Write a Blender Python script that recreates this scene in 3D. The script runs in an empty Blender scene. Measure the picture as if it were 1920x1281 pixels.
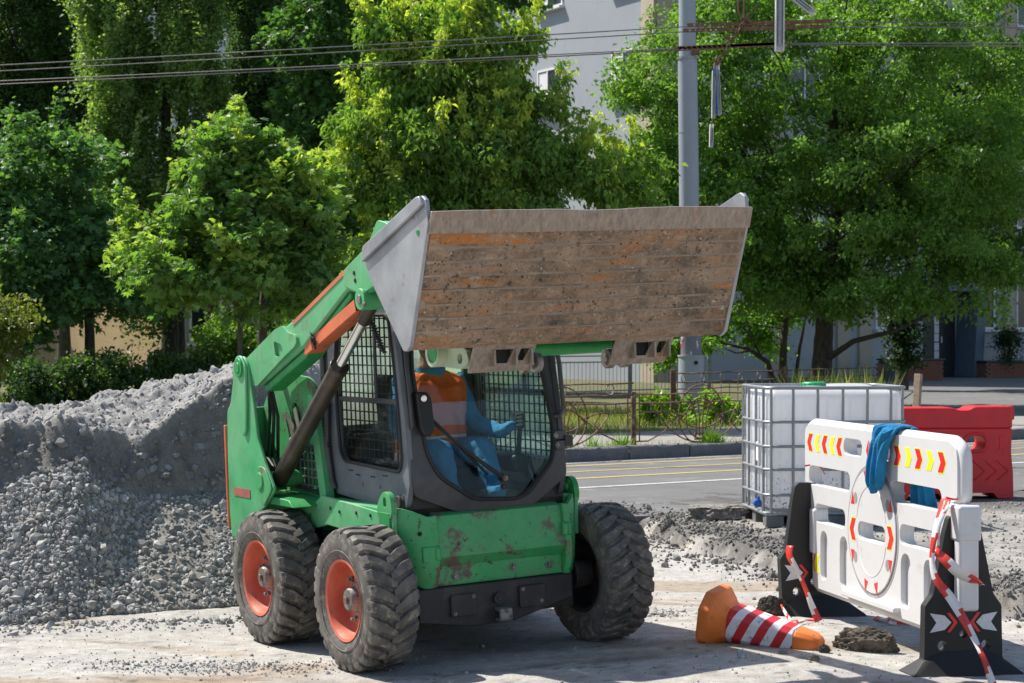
import bpy, bmesh, math, random
import numpy as np
from mathutils import Vector, Matrix, noise as mnoise
from mathutils.geometry import delaunay_2d_cdt

# ---------------------------------------------------------------- camera, sky, sun, exposure
SC = bpy.context.scene
COL = SC.collection
F, HC, HOR = 3885.68, 1.764, 625.0          # focal length in px of a 1920 wide frame, eye height, horizon row
cam = bpy.data.cameras.new('camera'); cam_o = bpy.data.objects.new('camera', cam); COL.objects.link(cam_o)
cam.sensor_width = 36; cam.lens = F / 1920 * 36; cam.clip_start = .1; cam.clip_end = 2000
cam_o.location = (0, 0, HC); cam_o.rotation_euler = (math.radians(90) - math.atan((640.5 - HOR) / F), 0, 0)
cam.dof.use_dof = True; cam.dof.focus_distance = 11.6; cam.dof.aperture_fstop = 9
SC.camera = cam_o
SUN_AZ = math.atan2(-.86, .51); SUN_EL = math.radians(53)
world = bpy.data.worlds.new('World'); SC.world = world; world.use_nodes = True
wn = world.node_tree.nodes; bg = wn['Background']; bg.inputs[1].default_value = .105
sky = wn.new('ShaderNodeTexSky'); sky.sky_type = 'NISHITA'; sky.sun_disc = False
sky.sun_elevation = SUN_EL; sky.sun_rotation = SUN_AZ % (2 * math.pi); sky.air_density = 1.0; sky.dust_density = 1.2; sky.ozone_density = 1.0
world.node_tree.links.new(sky.outputs[0], bg.inputs[0])
sl = bpy.data.lights.new('sun', 'SUN'); sl.energy = 5.0; sl.angle = math.radians(.53); sl.color = (1, .95, .86)
so = bpy.data.objects.new('sun', sl); COL.objects.link(so)
to_sun = Vector((math.sin(SUN_AZ) * math.cos(SUN_EL), math.cos(SUN_AZ) * math.cos(SUN_EL), math.sin(SUN_EL)))
so.rotation_euler = to_sun.to_track_quat('Z', 'Y').to_euler(); so.location = to_sun * 60
vs = SC.view_settings; vs.view_transform = 'Standard'; vs.look = 'None'; vs.exposure = .55; vs.gamma = 1; vs.use_curve_mapping = False
SC.render.engine = 'CYCLES'; SC.cycles.use_denoising = True; SC.cycles.max_bounces = 8; SC.cycles.transparent_max_bounces = 16
SC.cycles.caustics_reflective = False; SC.cycles.caustics_refractive = False

# ---------------------------------------------------------------- helpers
def at(px, py, D): return Vector(((px - 960) / F * D, D, HC - (py - HOR) / F * D))
def gnd(px, py, z=0.0):
    D = F * (HC - z) / (py - HOR); return Vector(((px - 960) / F * D, D, z))
def V(*a): return Vector(a)
def rs(seed): return np.random.RandomState(seed)

class MB:
    def __init__(s): s.v = []; s.f = []; s.m = []; s.cur = 0; s.mat = None
    def add(s, verts, faces):
        o = len(s.v)
        if s.mat is not None: verts = [s.mat @ Vector(p) for p in verts]
        s.v += [tuple(p) for p in verts]; s.f += [tuple(i + o for i in f) for f in faces]; s.m += [s.cur] * len(faces); return s
    def box(s, c, d, R=None):
        c = Vector(c); x, y, z = (k / 2 for k in d); P = [Vector((a * x, b * y, e * z)) for a in (-1, 1) for b in (-1, 1) for e in (-1, 1)]
        if R is not None: P = [R @ p for p in P]
        return s.add([c + p for p in P], [(0, 1, 3, 2), (4, 6, 7, 5), (0, 4, 5, 1), (2, 3, 7, 6), (0, 2, 6, 4), (1, 5, 7, 3)])
    def bar(s, a, b, w, t, up=(0, 0, 1)):
        a, b = Vector(a), Vector(b); d = (b - a); L = d.length; d.normalize(); u = Vector(up); x = d.cross(u)
        if x.length < 1e-4: x = d.cross(Vector((1, 0, 0)))
        x.normalize(); y = x.cross(d); return s.box((a + b) / 2, (w, L, t), Matrix((x, d, y)).transposed())
    def cyl(s, a, b, r0, r1=None, n=16, caps=True):
        a, b = Vector(a), Vector(b); r1 = r0 if r1 is None else r1; d = (b - a).normalized()
        x = d.orthogonal().normalized(); y = d.cross(x); P = []
        for c, r in ((a, r0), (b, r1)): P += [c + r * (x * math.cos(2 * math.pi * i / n) + y * math.sin(2 * math.pi * i / n)) for i in range(n)]
        Fc = [(i, (i + 1) % n, n + (i + 1) % n, n + i) for i in range(n)]
        if caps: Fc += [tuple(range(n))[::-1], tuple(range(n, 2 * n))]
        return s.add(P, Fc)
    def tube(s, path, r, n=8, caps=True, closed=False):
        path = [Vector(p) for p in path]; N = len(path); P = []; prev = None
        R = r if hasattr(r, '__len__') else [r] * N
        for i, p in enumerate(path):
            d = (path[(i + 1) % N] - path[i - 1]) if closed else (path[min(i + 1, N - 1)] - path[max(i - 1, 0)])
            d.normalize()
            if prev is None: x = d.orthogonal().normalized()
            else:
                x = prev - d * prev.dot(d)
                x = x.normalized() if x.length > 1e-5 else d.orthogonal().normalized()
            prev = x; y = d.cross(x)
            P += [p + R[i] * (x * math.cos(2 * math.pi * k / n) + y * math.sin(2 * math.pi * k / n)) for k in range(n)]
        Fc = []
        for i in range(N if closed else N - 1):
            j = (i + 1) % N
            Fc += [(i * n + k, i * n + (k + 1) % n, j * n + (k + 1) % n, j * n + k) for k in range(n)]
        if caps and not closed: Fc += [tuple(range(n))[::-1], tuple(range((N - 1) * n, N * n))]
        return s.add(P, Fc)
    def lathe(s, prof, n=32, fr=None, closed=False):
        # prof [(axial, radius)] about local X axis; fr maps to place
        P = []; N = len(prof)
        for a, r in prof: P += [Vector((a, r * math.cos(2 * math.pi * k / n), r * math.sin(2 * math.pi * k / n))) for k in range(n)]
        if fr is not None: P = [fr @ p for p in P]
        Fc = []
        for i in range(N if closed else N - 1):
            j = (i + 1) % N
            Fc += [(i * n + k, j * n + k, j * n + (k + 1) % n, i * n + (k + 1) % n) for k in range(n)]
        return s.add(P, Fc)
    def plate(s, loops, fn, t0, t1):
        # 2-D loops (first outer, rest holes) extruded between t0 and t1; fn(a, b, t) -> point
        loops = [[p for i, p in enumerate(l) if (Vector(p) - Vector(l[i - 1])).length > 1e-5] for l in loops]; pts = [p for l in loops for p in l]; n = len(pts)
        E, o = [], 0
        for l in loops: E += [(o + i, o + (i + 1) % len(l)) for i in range(len(l))]; o += len(l)
        vo, _, fo, om, _, _ = delaunay_2d_cdt([Vector(p) for p in pts], E, [], 0, 1e-7)
        def ins(l, x, y):
            c = False
            for i in range(len(l)):
                (x0, y0), (x1, y1) = l[i - 1], l[i]
                if (y0 > y) != (y1 > y) and x < (x1 - x0) * (y - y0) / (y1 - y0) + x0: c = not c
            return c
        tris = []
        for f in fo:
            cx_, cy_ = sum(vo[i].x for i in f) / 3, sum(vo[i].y for i in f) / 3
            if ins(loops[0], cx_, cy_) and not any(ins(h, cx_, cy_) for h in loops[1:]): tris.append([om[i][0] for i in f])
        P = [fn(a, b, t0) for a, b in pts] + [fn(a, b, t1) for a, b in pts]
        Fc = [tuple(t) for t in tris] + [tuple(i + n for i in t[::-1]) for t in tris]; o = 0
        for l in loops:
            k = len(l); Fc += [(o + i, o + (i + 1) % k, n + o + (i + 1) % k, n + o + i) for i in range(k)]; o += k
        return s.add(P, Fc)
    def prism(s, poly, fn, t0, t1):
        n = len(poly); P = [fn(a, b, t0) for a, b in poly] + [fn(a, b, t1) for a, b in poly]
        return s.add(P, [tuple(range(n))[::-1], tuple(range(n, 2 * n))] + [(i, (i + 1) % n, n + (i + 1) % n, n + i) for i in range(n)])
    def build(s, name, mats, parent=None, bevel=0, seg=2, smooth=35, fix=True, weld=0):
        me = bpy.data.meshes.new(name); me.from_pydata(s.v, [], s.f)
        for m in (mats if isinstance(mats, (list, tuple)) else [mats]): me.materials.append(m)
        if any(s.m): me.polygons.foreach_set('material_index', s.m)
        if fix or weld:
            b = bmesh.new(); b.from_mesh(me)
            if weld: bmesh.ops.remove_doubles(b, verts=b.verts, dist=weld)
            bmesh.ops.recalc_face_normals(b, faces=b.faces); b.to_mesh(me); b.free()
        me.polygons.foreach_set('use_smooth', [True] * len(me.polygons)); me.set_sharp_from_angle(angle=math.radians(smooth))
        o = bpy.data.objects.new(name, me); COL.objects.link(o); o.parent = parent
        if bevel:
            b = o.modifiers.new('bevel', 'BEVEL'); b.width = bevel; b.segments = seg; b.limit_method = 'ANGLE'; b.angle_limit = math.radians(38); b.use_clamp_overlap = True
        return o

def fastmesh(name, co, faces, mats, parent=None, cols=None, smooth=False):
    """numpy mesh: co (N,3); faces (M,k) all the same k; cols (N,3) point colours 'tint'."""
    me = bpy.data.meshes.new(name); N, (Mf, k) = len(co), faces.shape
    me.vertices.add(N); me.vertices.foreach_set('co', np.asarray(co, np.float32).ravel())
    me.loops.add(Mf * k); me.loops.foreach_set('vertex_index', faces.astype(np.int32).ravel())
    me.polygons.add(Mf); me.polygons.foreach_set('loop_start', np.arange(0, Mf * k, k, dtype=np.int32))
    me.polygons.foreach_set('use_smooth', np.full(Mf, smooth))
    me.update(calc_edges=True)
    if cols is not None:
        a = me.color_attributes.new('tint', 'FLOAT_COLOR', 'POINT'); c = np.ones((N, 4), np.float32); c[:, :3] = cols; a.data.foreach_set('color', c.ravel())
    for m in (mats if isinstance(mats, (list, tuple)) else [mats]): me.materials.append(m)
    o = bpy.data.objects.new(name, me); COL.objects.link(o); o.parent = parent; return o

def thing(name, label, cat, loc=(0, 0, 0), rz=0, group=None):
    o = bpy.data.objects.new(name, None); COL.objects.link(o); o.empty_display_size = .2
    o.location = loc; o.rotation_euler = (0, 0, rz); return tag(o, label, cat, group)
def tag(o, label, cat, group=None):
    o['label'] = label; o['category'] = cat
    if group: o['group'] = group
    return o
def struct(o): o['kind'] = 'structure'; return o
def stuff(o): o['kind'] = 'stuff'; return o
def sub(o, parent):   # a linked copy of a piece
    c = o.copy(); COL.objects.link(c); c.parent = parent; return c
def part_empty(name, parent):
    o = bpy.data.objects.new(name, None); COL.objects.link(o); o.parent = parent; o.empty_display_size = .05; return o
def fbm(x, y, z=0., o=4, H=.9):
    return mnoise.fractal(Vector((x, y, z)), H, 2.0, o)
def rrect(a0, b0, a1, b1, r, n=5):
    P = []
    for cx, cy, s in ((a1 - r, b1 - r, 0), (a0 + r, b1 - r, 1), (a0 + r, b0 + r, 2), (a1 - r, b0 + r, 3)):
        P += [(cx + r * math.cos((s + k / n) * math.pi / 2), cy + r * math.sin((s + k / n) * math.pi / 2)) for k in range(n + 1)]
    return P
def rounded(poly, r, n=4):
    """round the corners of a polygon"""
    out = []; N = len(poly)
    for i in range(N):
        p, a, b = Vector(poly[i]), Vector(poly[i - 1]), Vector(poly[(i + 1) % N])
        rr = min(r, (a - p).length * .45, (b - p).length * .45); q0 = p + (a - p).normalized() * rr; q1 = p + (b - p).normalized() * rr
        for k in range(n + 1):
            t = k / n; q = q0 * (1 - t) ** 2 + p * 2 * t * (1 - t) + q1 * t * t; out.append((q.x, q.y))
    return out
def circ(cx, cy, r, n=24, ry=None): return [(cx + r * math.cos(2 * math.pi * k / n), cy + (ry or r) * math.sin(2 * math.pi * k / n)) for k in range(n)]

# ---------------------------------------------------------------- materials
class NT:
    def __init__(s, name):
        s.m = bpy.data.materials.new(name); s.m.use_nodes = True; s.t = s.m.node_tree; s.b = s.t.nodes['Principled BSDF']; s.out = s.t.nodes['Material Output']
        s._co = None
    def n(s, typ, **k):
        o = s.t.nodes.new('ShaderNode' + typ)
        for a, v in k.items():
            if a.startswith('i_'): o.inputs[int(a[2:]) if a[2:].isdigit() else a[2:]].default_value = v
            else: setattr(o, a, v)
        return o
    def l(s, a, b): s.t.links.new(a, b)
    def co(s, sc=(1, 1, 1), kind='Object'):
        if s._co is None: s._co = s.n('TexCoord')
        if sc == (1, 1, 1): return s._co.outputs[kind]
        m = s.n('Mapping'); m.inputs['Scale'].default_value = sc; s.l(s._co.outputs[kind], m.inputs[0]); return m.outputs[0]
    def noise(s, scale, detail=4, rough=.55, co=None, dist=0):
        o = s.n('TexNoise'); o.inputs['Scale'].default_value = scale; o.inputs['Detail'].default_value = detail; o.inputs['Roughness'].default_value = rough; o.inputs['Distortion'].default_value = dist
        s.l(co if co is not None else s.co(), o.inputs['Vector']); return o.outputs[0]
    def vor(s, scale, co=None, feat='F1'):
        o = s.n('TexVoronoi', feature=feat); o.inputs['Scale'].default_value = scale; s.l(co if co is not None else s.co(), o.inputs['Vector']); return o.outputs['Distance']
    def ramp(s, fac, a, b, lo=0., hi=1.):
        o = s.n('MapRange'); o.clamp = True; o.inputs[1].default_value = a; o.inputs[2].default_value = b; o.inputs[3].default_value = lo; o.inputs[4].default_value = hi; s.l(fac, o.inputs[0]); return o.outputs[0]
    def mix(s, fac, a, b, mode='MIX'):
        o = s.n('Mix', data_type='RGBA', blend_type=mode); o.clamp_factor = True
        for v, i in ((fac, 0), (a, 6), (b, 7)):
            if isinstance(v, (int, float)): o.inputs[i].default_value = v
            elif isinstance(v, tuple): o.inputs[i].default_value = (*v, 1)[:4]
            else: s.l(v, o.inputs[i])
        return o.outputs[2]
    def math(s, op, a, b=None):
        o = s.n('Math', operation=op)
        for v, i in ((a, 0), (b, 1)):
            if v is None: continue
            if isinstance(v, (int, float)): o.inputs[i].default_value = v
            else: s.l(v, o.inputs[i])
        return o.outputs[0]
    def bump(s, h, strength=.3, dist=.01):
        o = s.n('Bump'); o.inputs['Strength'].default_value = strength; o.inputs['Distance'].default_value = dist; s.l(h, o.inputs['Height'])
        if s.b.inputs['Normal'].is_linked: s.l(s.b.inputs['Normal'].links[0].from_socket, o.inputs['Normal'])
        s.l(o.outputs[0], s.b.inputs['Normal'])
    def set(s, **k):
        for a, v in k.items():
            i = s.b.inputs[a.replace('_', ' ')]
            if isinstance(v, (int, float)): i.default_value = v
            elif isinstance(v, tuple): i.default_value = (*v, 1)[:4]
            else: s.l(v, i)
        return s

def mat(name, col, rough=.6, metal=0., var=.15, vs=6., dirt=None, da=.5, ds=4., dw=.12, speck=None, sp=.62, ss=60., bump=.1, bs=40., bd=.004, spec=.5, fade=None, fa=.55):
    """painted / dusty surface: base colour with soft variation, a dirt colour in patches, fine specks, fine relief"""
    N = NT(name); lo = tuple(c * (1 - var) for c in col); hi = tuple(min(1, c * (1 + var)) for c in col)
    c = N.mix(N.ramp(N.noise(vs, 5, .6), .3, .7), lo, hi)
    if fade: c = N.mix(N.math('MULTIPLY', N.ramp(N.noise(3.1, 9, .72), .34, .68), fa), c, fade); c = N.mix(N.ramp(N.noise(9, 8, .8, N.co((1, 1, .25))), .60, .66, 0, .55), c, fade)
    r = None
    if dirt:
        f = N.ramp(N.noise(ds, 8, .68), da, da + dw); c = N.mix(f, c, dirt); r = N.ramp(f, 0, 1, rough, min(1, rough + .3))
    if speck: c = N.mix(N.ramp(N.noise(ss, 3, .7), sp, sp + .06), c, speck)
    N.set(Base_Color=c, Roughness=r if r is not None else rough, Metallic=metal); N.b.inputs['Specular IOR Level'].default_value = spec
    if bump: N.bump(N.noise(bs, 6, .6), bump, bd)
    return N.m

M = {}
DUST = (.24, .20, .155)
M['green'] = mat('green_paint', (.045, .34, .12), .46, fade=(.26, .44, .28), fa=.5, var=.2, vs=5, dirt=(.15, .165, .10), da=.56, ds=6, dw=.2, speck=(.10, .075, .05), sp=.70, ss=45, bump=.05)
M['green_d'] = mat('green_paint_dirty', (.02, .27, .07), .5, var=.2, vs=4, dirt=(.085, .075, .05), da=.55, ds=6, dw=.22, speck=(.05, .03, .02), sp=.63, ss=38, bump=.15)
M['green_w'] = mat('green_paint_worn', (.03, .33, .095), .48, fade=(.20, .37, .21), fa=.45, var=.18, vs=4, dirt=(.15, .11, .085), da=.545, ds=6, dw=.07, speck=(.05, .04, .03), sp=.63, ss=30, bump=.12)
M['cream'] = mat('pale_green_casting', (.42, .5, .36), .5, dirt=(.2, .15, .1), da=.55)
M['cab'] = mat('black_cab_paint', (.034, .036, .043), .42, fade=(.11, .11, .115), fa=.4, var=.2, dirt=(.10, .09, .085), da=.56, ds=3.5, dw=.3, speck=(.16, .15, .14), sp=.72, ss=55, bump=.08)
M['cab_side'] = mat('sunlit_cab_paint', (.13, .145, .17), .38, var=.2, dirt=(.17, .165, .16), da=.5, ds=3, dw=.4, bump=.05)  # paler copy of the cab paint, sunlight on the left side put into it
M['iron'] = mat('dark_iron', (.03, .028, .028), .62, var=.25, dirt=(.10, .085, .07), da=.5, ds=7, dw=.25, speck=(.2, .19, .18), sp=.68, ss=40, bump=.25)
M['steel'] = mat('steel', (.34, .34, .35), .38, .75, var=.2, dirt=(.3, .27, .23), da=.58, ds=5)
M['chrome'] = mat('chrome', (.75, .75, .77), .08, 1, var=.03, bump=0)
M['barrel'] = mat('brown_cylinder', (.05, .04, .032), .34, .3, var=.3, dirt=(.15, .11, .075), da=.5, ds=5, dw=.3)
M['orange'] = mat('orange_paint', (.62, .15, .06), .5, dirt=(.3, .14, .09), da=.58, ds=10, bump=.05)
M['rim'] = mat('red_rim_paint', (.60, .085, .04), .45, fade=(.55, .27, .19), fa=.45, var=.2, dirt=(.28, .14, .09), da=.55, ds=9, dw=.2, speck=(.2, .13, .1), sp=.66, ss=50)
M['hub'] = mat('grey_hub', (.22, .21, .20), .5, .4, var=.3, dirt=(.15, .1, .07), da=.5, ds=20)
M['black'] = mat('black_rubber', (.012, .012, .013), .55, var=.2, bump=.03)
M['dark'] = mat('dark_inside', (.012, .012, .011), .8, var=.3)
M['white_pl'] = mat('white_plastic', (.64, .64, .65), .38, var=.025, dirt=(.47, .445, .40), da=.60, ds=7, dw=.2, speck=(.33, .31, .28), sp=.735, ss=60, bump=.03)
M['towel'] = None
M['rust'] = mat('rusty_iron', (.145, .072, .045), .8, var=.4, vs=14, dirt=(.33, .29, .25), da=.56, ds=18, dw=.08, bump=.4, bs=60)
M['galv'] = mat('galvanised', (.31, .325, .34), .45, .5, var=.15, dirt=(.28, .25, .2), da=.62, bump=.05)
M['red_pl'] = mat('red_plastic', (.68, .018, .026), .42, var=.12, dirt=(.42, .07, .07), da=.60, ds=5, dw=.3, bump=.05)
M['glass_win'] = mat('window_glass', (.03, .036, .04), .06, var=.3, vs=.6, bump=0, spec=.8)
M['lens_red'] = mat('red_lens', (.45, .01, .012), .15, bump=0)
M['lens_orange'] = mat('orange_lens', (.95, .22, .01), .15, bump=0)

def rubber(name):
    N = NT(name); co = N.co()
    c = N.mix(N.ramp(N.noise(7, 6, .65), .35, .7), (.05, .047, .043), (.17, .155, .137))
    c = N.mix(N.ramp(N.noise(22, 6, .7), .52, .66), c, (.26, .225, .18))
    N.set(Base_Color=c, Roughness=.72); N.bump(N.noise(70, 6, .7), .35, .006); return N.m
M['tyre'] = rubber('tyre_rubber')

def bucket_floor():
    N = NT('rusty_bucket_floor'); st = N.co((3.2, 6, 6)); st2 = N.co((1.15, 9, 13))
    c = N.mix(N.ramp(N.noise(1.6, 9, .74, st), .3, .7), (.165, .106, .064), (.45, .32, .22))
    c = N.mix(N.ramp(N.noise(2.6, 10, .76), .48, .62), c, (.095, .076, .058))
    c = N.mix(N.math('MULTIPLY', N.ramp(N.noise(.9, 7, .68, st2), .50, .60), N.ramp(N.noise(1.7, 6, .65), .42, .56)), c, (.47, .17, .035))
    c = N.mix(N.ramp(N.noise(13, 9, .85, N.co((.7, 1, 1))), .55, .66), c, (.46, .37, .29)); c = N.mix(N.ramp(N.noise(19, 9, .85), .55, .64), c, (.10, .08, .06)); c = N.mix(N.ramp(N.noise(44, 6, .8), .57, .66), c, (.40, .33, .27)); c = N.mix(N.ramp(N.noise(52, 6, .8), .58, .66), c, (.07, .055, .042))
    c = N.mix(N.math('MULTIPLY', N.ramp(N.vor(21), .14, .05), N.ramp(N.noise(3, 3), .5, .6)), c, (.44, .40, .35))
    c = N.mix(N.ramp(N.noise(5, 8, .75, N.co((1.2, 1, .7))), .66, .70), c, (.085, .07, .055))
    N.set(Base_Color=c, Roughness=.72, Metallic=.1)
    N.bump(N.noise(2.0, 8, .78, st), .6, .016); N.bump(N.noise(40, 8, .75), .8, .010); return N.m
M['bfloor'] = bucket_floor()
N = NT('worn_weld_line'); _c = N.mix(N.ramp(N.noise(1.5, 6, .7), .50, .66), (.235, .18, .135), (.42, .34, .26)); _c = N.mix(N.ramp(N.noise(30, 5, .7), .5, .62), _c, (.26, .2, .15)); N.set(Base_Color=_c, Roughness=.6); M['bbead'] = N.m
def bucket_edge():
    N = NT('worn_cutting_edge'); st = N.co((7, 7, 1.6))
    c = N.mix(N.ramp(N.noise(6, 8, .72, st), .3, .72), (.17, .132, .105), (.40, .335, .28))
    c = N.mix(N.ramp(N.noise(3, 6, .7), .6, .68), c, (.30, .11, .03))
    N.set(Base_Color=c, Roughness=.5, Metallic=.35); N.bump(N.noise(45, 6, .7), .35, .006); return N.m
M['bedge'] = bucket_edge()
def bucket_side():
    N = NT('worn_bucket_side'); 
    c = N.mix(N.ramp(N.noise(2.6, 7, .65), .3, .72), (.20, .212, .24), (.41, .42, .45))
    c = N.mix(N.ramp(N.noise(9, 8, .72), .60, .70), c, (.21, .175, .14))
    c = N.mix(N.ramp(N.noise(34, 4, .7, N.co((1, 3, .6))), .66, .72), c, (.55, .54, .53))
    N.set(Base_Color=c, Roughness=.42, Metallic=.3); N.bump(N.noise(30, 6, .65), .15, .006); return N.m
M['bside'] = bucket_side()

def glass(name, tint, dcol=(.5, .54, .52), ior=1.32, dust=0.):
    m = bpy.data.materials.new(name); m.use_nodes = True; t = m.node_tree; t.nodes.clear()
    o = t.nodes.new('ShaderNodeOutputMaterial'); tr = t.nodes.new('ShaderNodeBsdfTransparent'); gl = t.nodes.new('ShaderNodeBsdfGlossy'); mx = t.nodes.new('ShaderNodeMixShader'); fr = t.nodes.new('ShaderNodeFresnel')
    tr.inputs[0].default_value = (*tint, 1); gl.inputs['Roughness'].default_value = .03; gm = t.nodes.new('ShaderNodeNewGeometry'); mr = t.nodes.new('ShaderNodeMapRange'); mr.inputs[3].default_value = ior; mr.inputs[4].default_value = 1 / ior; t.links.new(gm.outputs['Backfacing'], mr.inputs[0]); t.links.new(mr.outputs[0], fr.inputs[0])
    t.links.new(fr.outputs[0], mx.inputs[0]); t.links.new(tr.outputs[0], mx.inputs[1]); t.links.new(gl.outputs[0], mx.inputs[2]); last = mx.outputs[0]
    if dust:
        df = t.nodes.new('ShaderNodeBsdfTranslucent'); df.inputs[0].default_value = (*dcol, 1); m2 = t.nodes.new('ShaderNodeMixShader'); nz = t.nodes.new('ShaderNodeTexNoise'); nz.inputs['Scale'].default_value = 2.5; nz.inputs['Detail'].default_value = 6
        tc = t.nodes.new('ShaderNodeTexCoord'); mp = t.nodes.new('ShaderNodeMapping'); mp.inputs['Scale'].default_value = (3, 3, .6); t.links.new(tc.outputs['Object'], mp.inputs[0]); t.links.new(mp.outputs[0], nz.inputs['Vector'])
        rg = t.nodes.new('ShaderNodeMapRange'); rg.inputs[1].default_value = .3; rg.inputs[2].default_value = .75; rg.inputs[3].default_value = dust * .3; rg.inputs[4].default_value = dust; t.links.new(nz.outputs[0], rg.inputs[0])
        t.links.new(rg.outputs[0], m2.inputs[0]); t.links.new(last, m2.inputs[1]); t.links.new(df.outputs[0], m2.inputs[2]); last = m2.outputs[0]
    t.links.new(last, o.inputs[0]); return m
M['glass'] = glass('cab_glass', (.84, .93, .91), dust=.03)
M['glass_side'] = glass('dusty_side_glass', (.80, .89, .87), dust=.09)
M['glass_rear'] = glass('added_dust_rear_glass', (.85, .85, .83), (.92, .76, .68), dust=.8); M['glass_far'] = glass('added_dust_far_glass', (.8, .9, .85), (.62, .74, .66), dust=.45)  # pale dust film added so these panes scatter sunlight and look bright
M['mesh'] = mat('black_mesh', (.014, .014, .015), .5, var=.1, bump=0)

def leafmat(name, trans=.46, rough=.42):
    N = NT(name); a = N.n('Attribute', attribute_name='tint'); N.set(Base_Color=a.outputs[0], Roughness=rough); N.b.inputs['Specular IOR Level'].default_value = .35
    tr = N.n('BsdfTranslucent'); mx = N.n('MixShader'); mx.inputs[0].default_value = trans
    br = N.mix(1.0, a.outputs[0], (1.5, 1.65, .55), 'MULTIPLY'); N.l(br, tr.inputs[0])
    N.l(N.b.outputs[0], mx.inputs[1]); N.l(tr.outputs[0], mx.inputs[2]); N.l(mx.outputs[0], N.out.inputs[0]); return N.m
M['leaf'] = leafmat('leaf'); M['leaf_thin'] = leafmat('young_leaf', .5)
M['grass'] = leafmat('grass_blade', .4, .6)
def bark():
    N = NT('bark'); st = N.co((9, 9, 1.6)); h = N.noise(2.2, 7, .7, st, .6)
    N.set(Base_Color=N.mix(N.ramp(h, .32, .68), (.028, .021, .016), (.12, .098, .08)), Roughness=.9); N.bump(h, .9, .03); return N.m
M['bark'] = bark()
def tinted(name, rough=.9, bs=30., bump=.3, bd=.01, var=.25, fine=.0):
    N = NT(name); a = N.n('Attribute', attribute_name='tint')
    c = N.mix(N.ramp(N.noise(bs * .35, 7, .7), .25, .75), (1 - var,) * 3, (1 + var,) * 3); c = N.mix(1.0, a.outputs[0], c, 'MULTIPLY')
    c = N.mix(1.0, c, N.mix(N.ramp(N.noise(bs * 2.6, 7, .8), .3, .7), (1 - fine,) * 3, (1 + fine,) * 3), 'MULTIPLY')
    N.set(Base_Color=c, Roughness=rough); N.b.inputs['Specular IOR Level'].default_value = .25; N.bump(N.noise(bs, 6, .7), bump, bd); return N.m
M['site'] = tinted('dusty_site_ground', .92, 30, .6, .012, .26, .32)
M['stone'] = tinted('crushed_stone', .85, 60, .25, .004, .18)
def asphalt():
    N = NT('asphalt'); c = N.mix(N.ramp(N.noise(.8, 6, .65), .3, .7), (.135, .135, .137), (.195, .192, .188))
    c = N.mix(N.ramp(N.noise(140, 3, .6), .4, .72), N.mix(.35, c, (.06, .06, .06)), c); c = N.mix(N.ramp(N.noise(2.2, 7, .7, N.co((1, 1, 1))), .58, .7), c, (.25, .24, .225))
    N.set(Base_Color=c, Roughness=.88); N.bump(N.noise(160, 4, .6), .25, .004); return N.m
M['asphalt'] = asphalt()
M['concrete'] = mat('kerb_stone', (.16, .155, .155), .85, var=.2, vs=8, dirt=(.09, .085, .08), da=.55, ds=6, dw=.2, speck=(.3, .29, .28), sp=.62, ss=70, bump=.5, bs=50)
M['pave'] = mat('sidewalk', (.27, .255, .24), .9, var=.12, vs=1.5, dirt=(.2, .18, .15), da=.55, ds=2, dw=.2, bump=.2)
M['paint_y'] = mat('yellow_line', (.50, .38, .14), .8, var=.1, dirt=(.25, .22, .17), da=.56, ds=6, dw=.12, bump=.1)
M['paint_w'] = mat('white_line', (.50, .50, .48), .8, var=.1, dirt=(.24, .23, .22), da=.54, ds=6, dw=.14, bump=.1)
M['soil'] = mat('lawn_soil', (.11, .10, .05), .95, var=.3, vs=1.5, dirt=(.10, .14, .03), da=.45, ds=.6, dw=.3, bump=.4)

# ---------------------------------------------------------------- ground, road, kerb, gravel heap
def vnoise(x, y, seed=0):
    xi, yi = np.floor(x).astype(np.int64), np.floor(y).astype(np.int64); fx, fy = x - xi, y - yi
    fx = fx * fx * (3 - 2 * fx); fy = fy * fy * (3 - 2 * fy)
    def hsh(a, b):
        n = (a * 374761393 + b * 668265263 + seed * 974634777) & 0xffffffff; n = ((n ^ (n >> 13)) * 1274126177) & 0xffffffff; return ((n ^ (n >> 16)) & 0xffff) / 65535.0
    return (hsh(xi, yi) * (1 - fx) + hsh(xi + 1, yi) * fx) * (1 - fy) + (hsh(xi, yi + 1) * (1 - fx) + hsh(xi + 1, yi + 1) * fx) * fy
def fb(x, y, seed=0, o=4, gain=.5):
    s, a, t = 0, 1., 0
    for i in range(o): s = s + a * vnoise(x * 2 ** i + 17.3 * i, y * 2 ** i - 9.1 * i, seed + i); t += a; a *= gain
    return s / t
def sstep(a, b, x): t = np.clip((x - a) / (b - a), 0, 1); return t * t * (3 - 2 * t)
def lerp3(a, b, t): return np.asarray(a) * (1 - t[..., None]) + np.asarray(b) * t[..., None]

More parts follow.
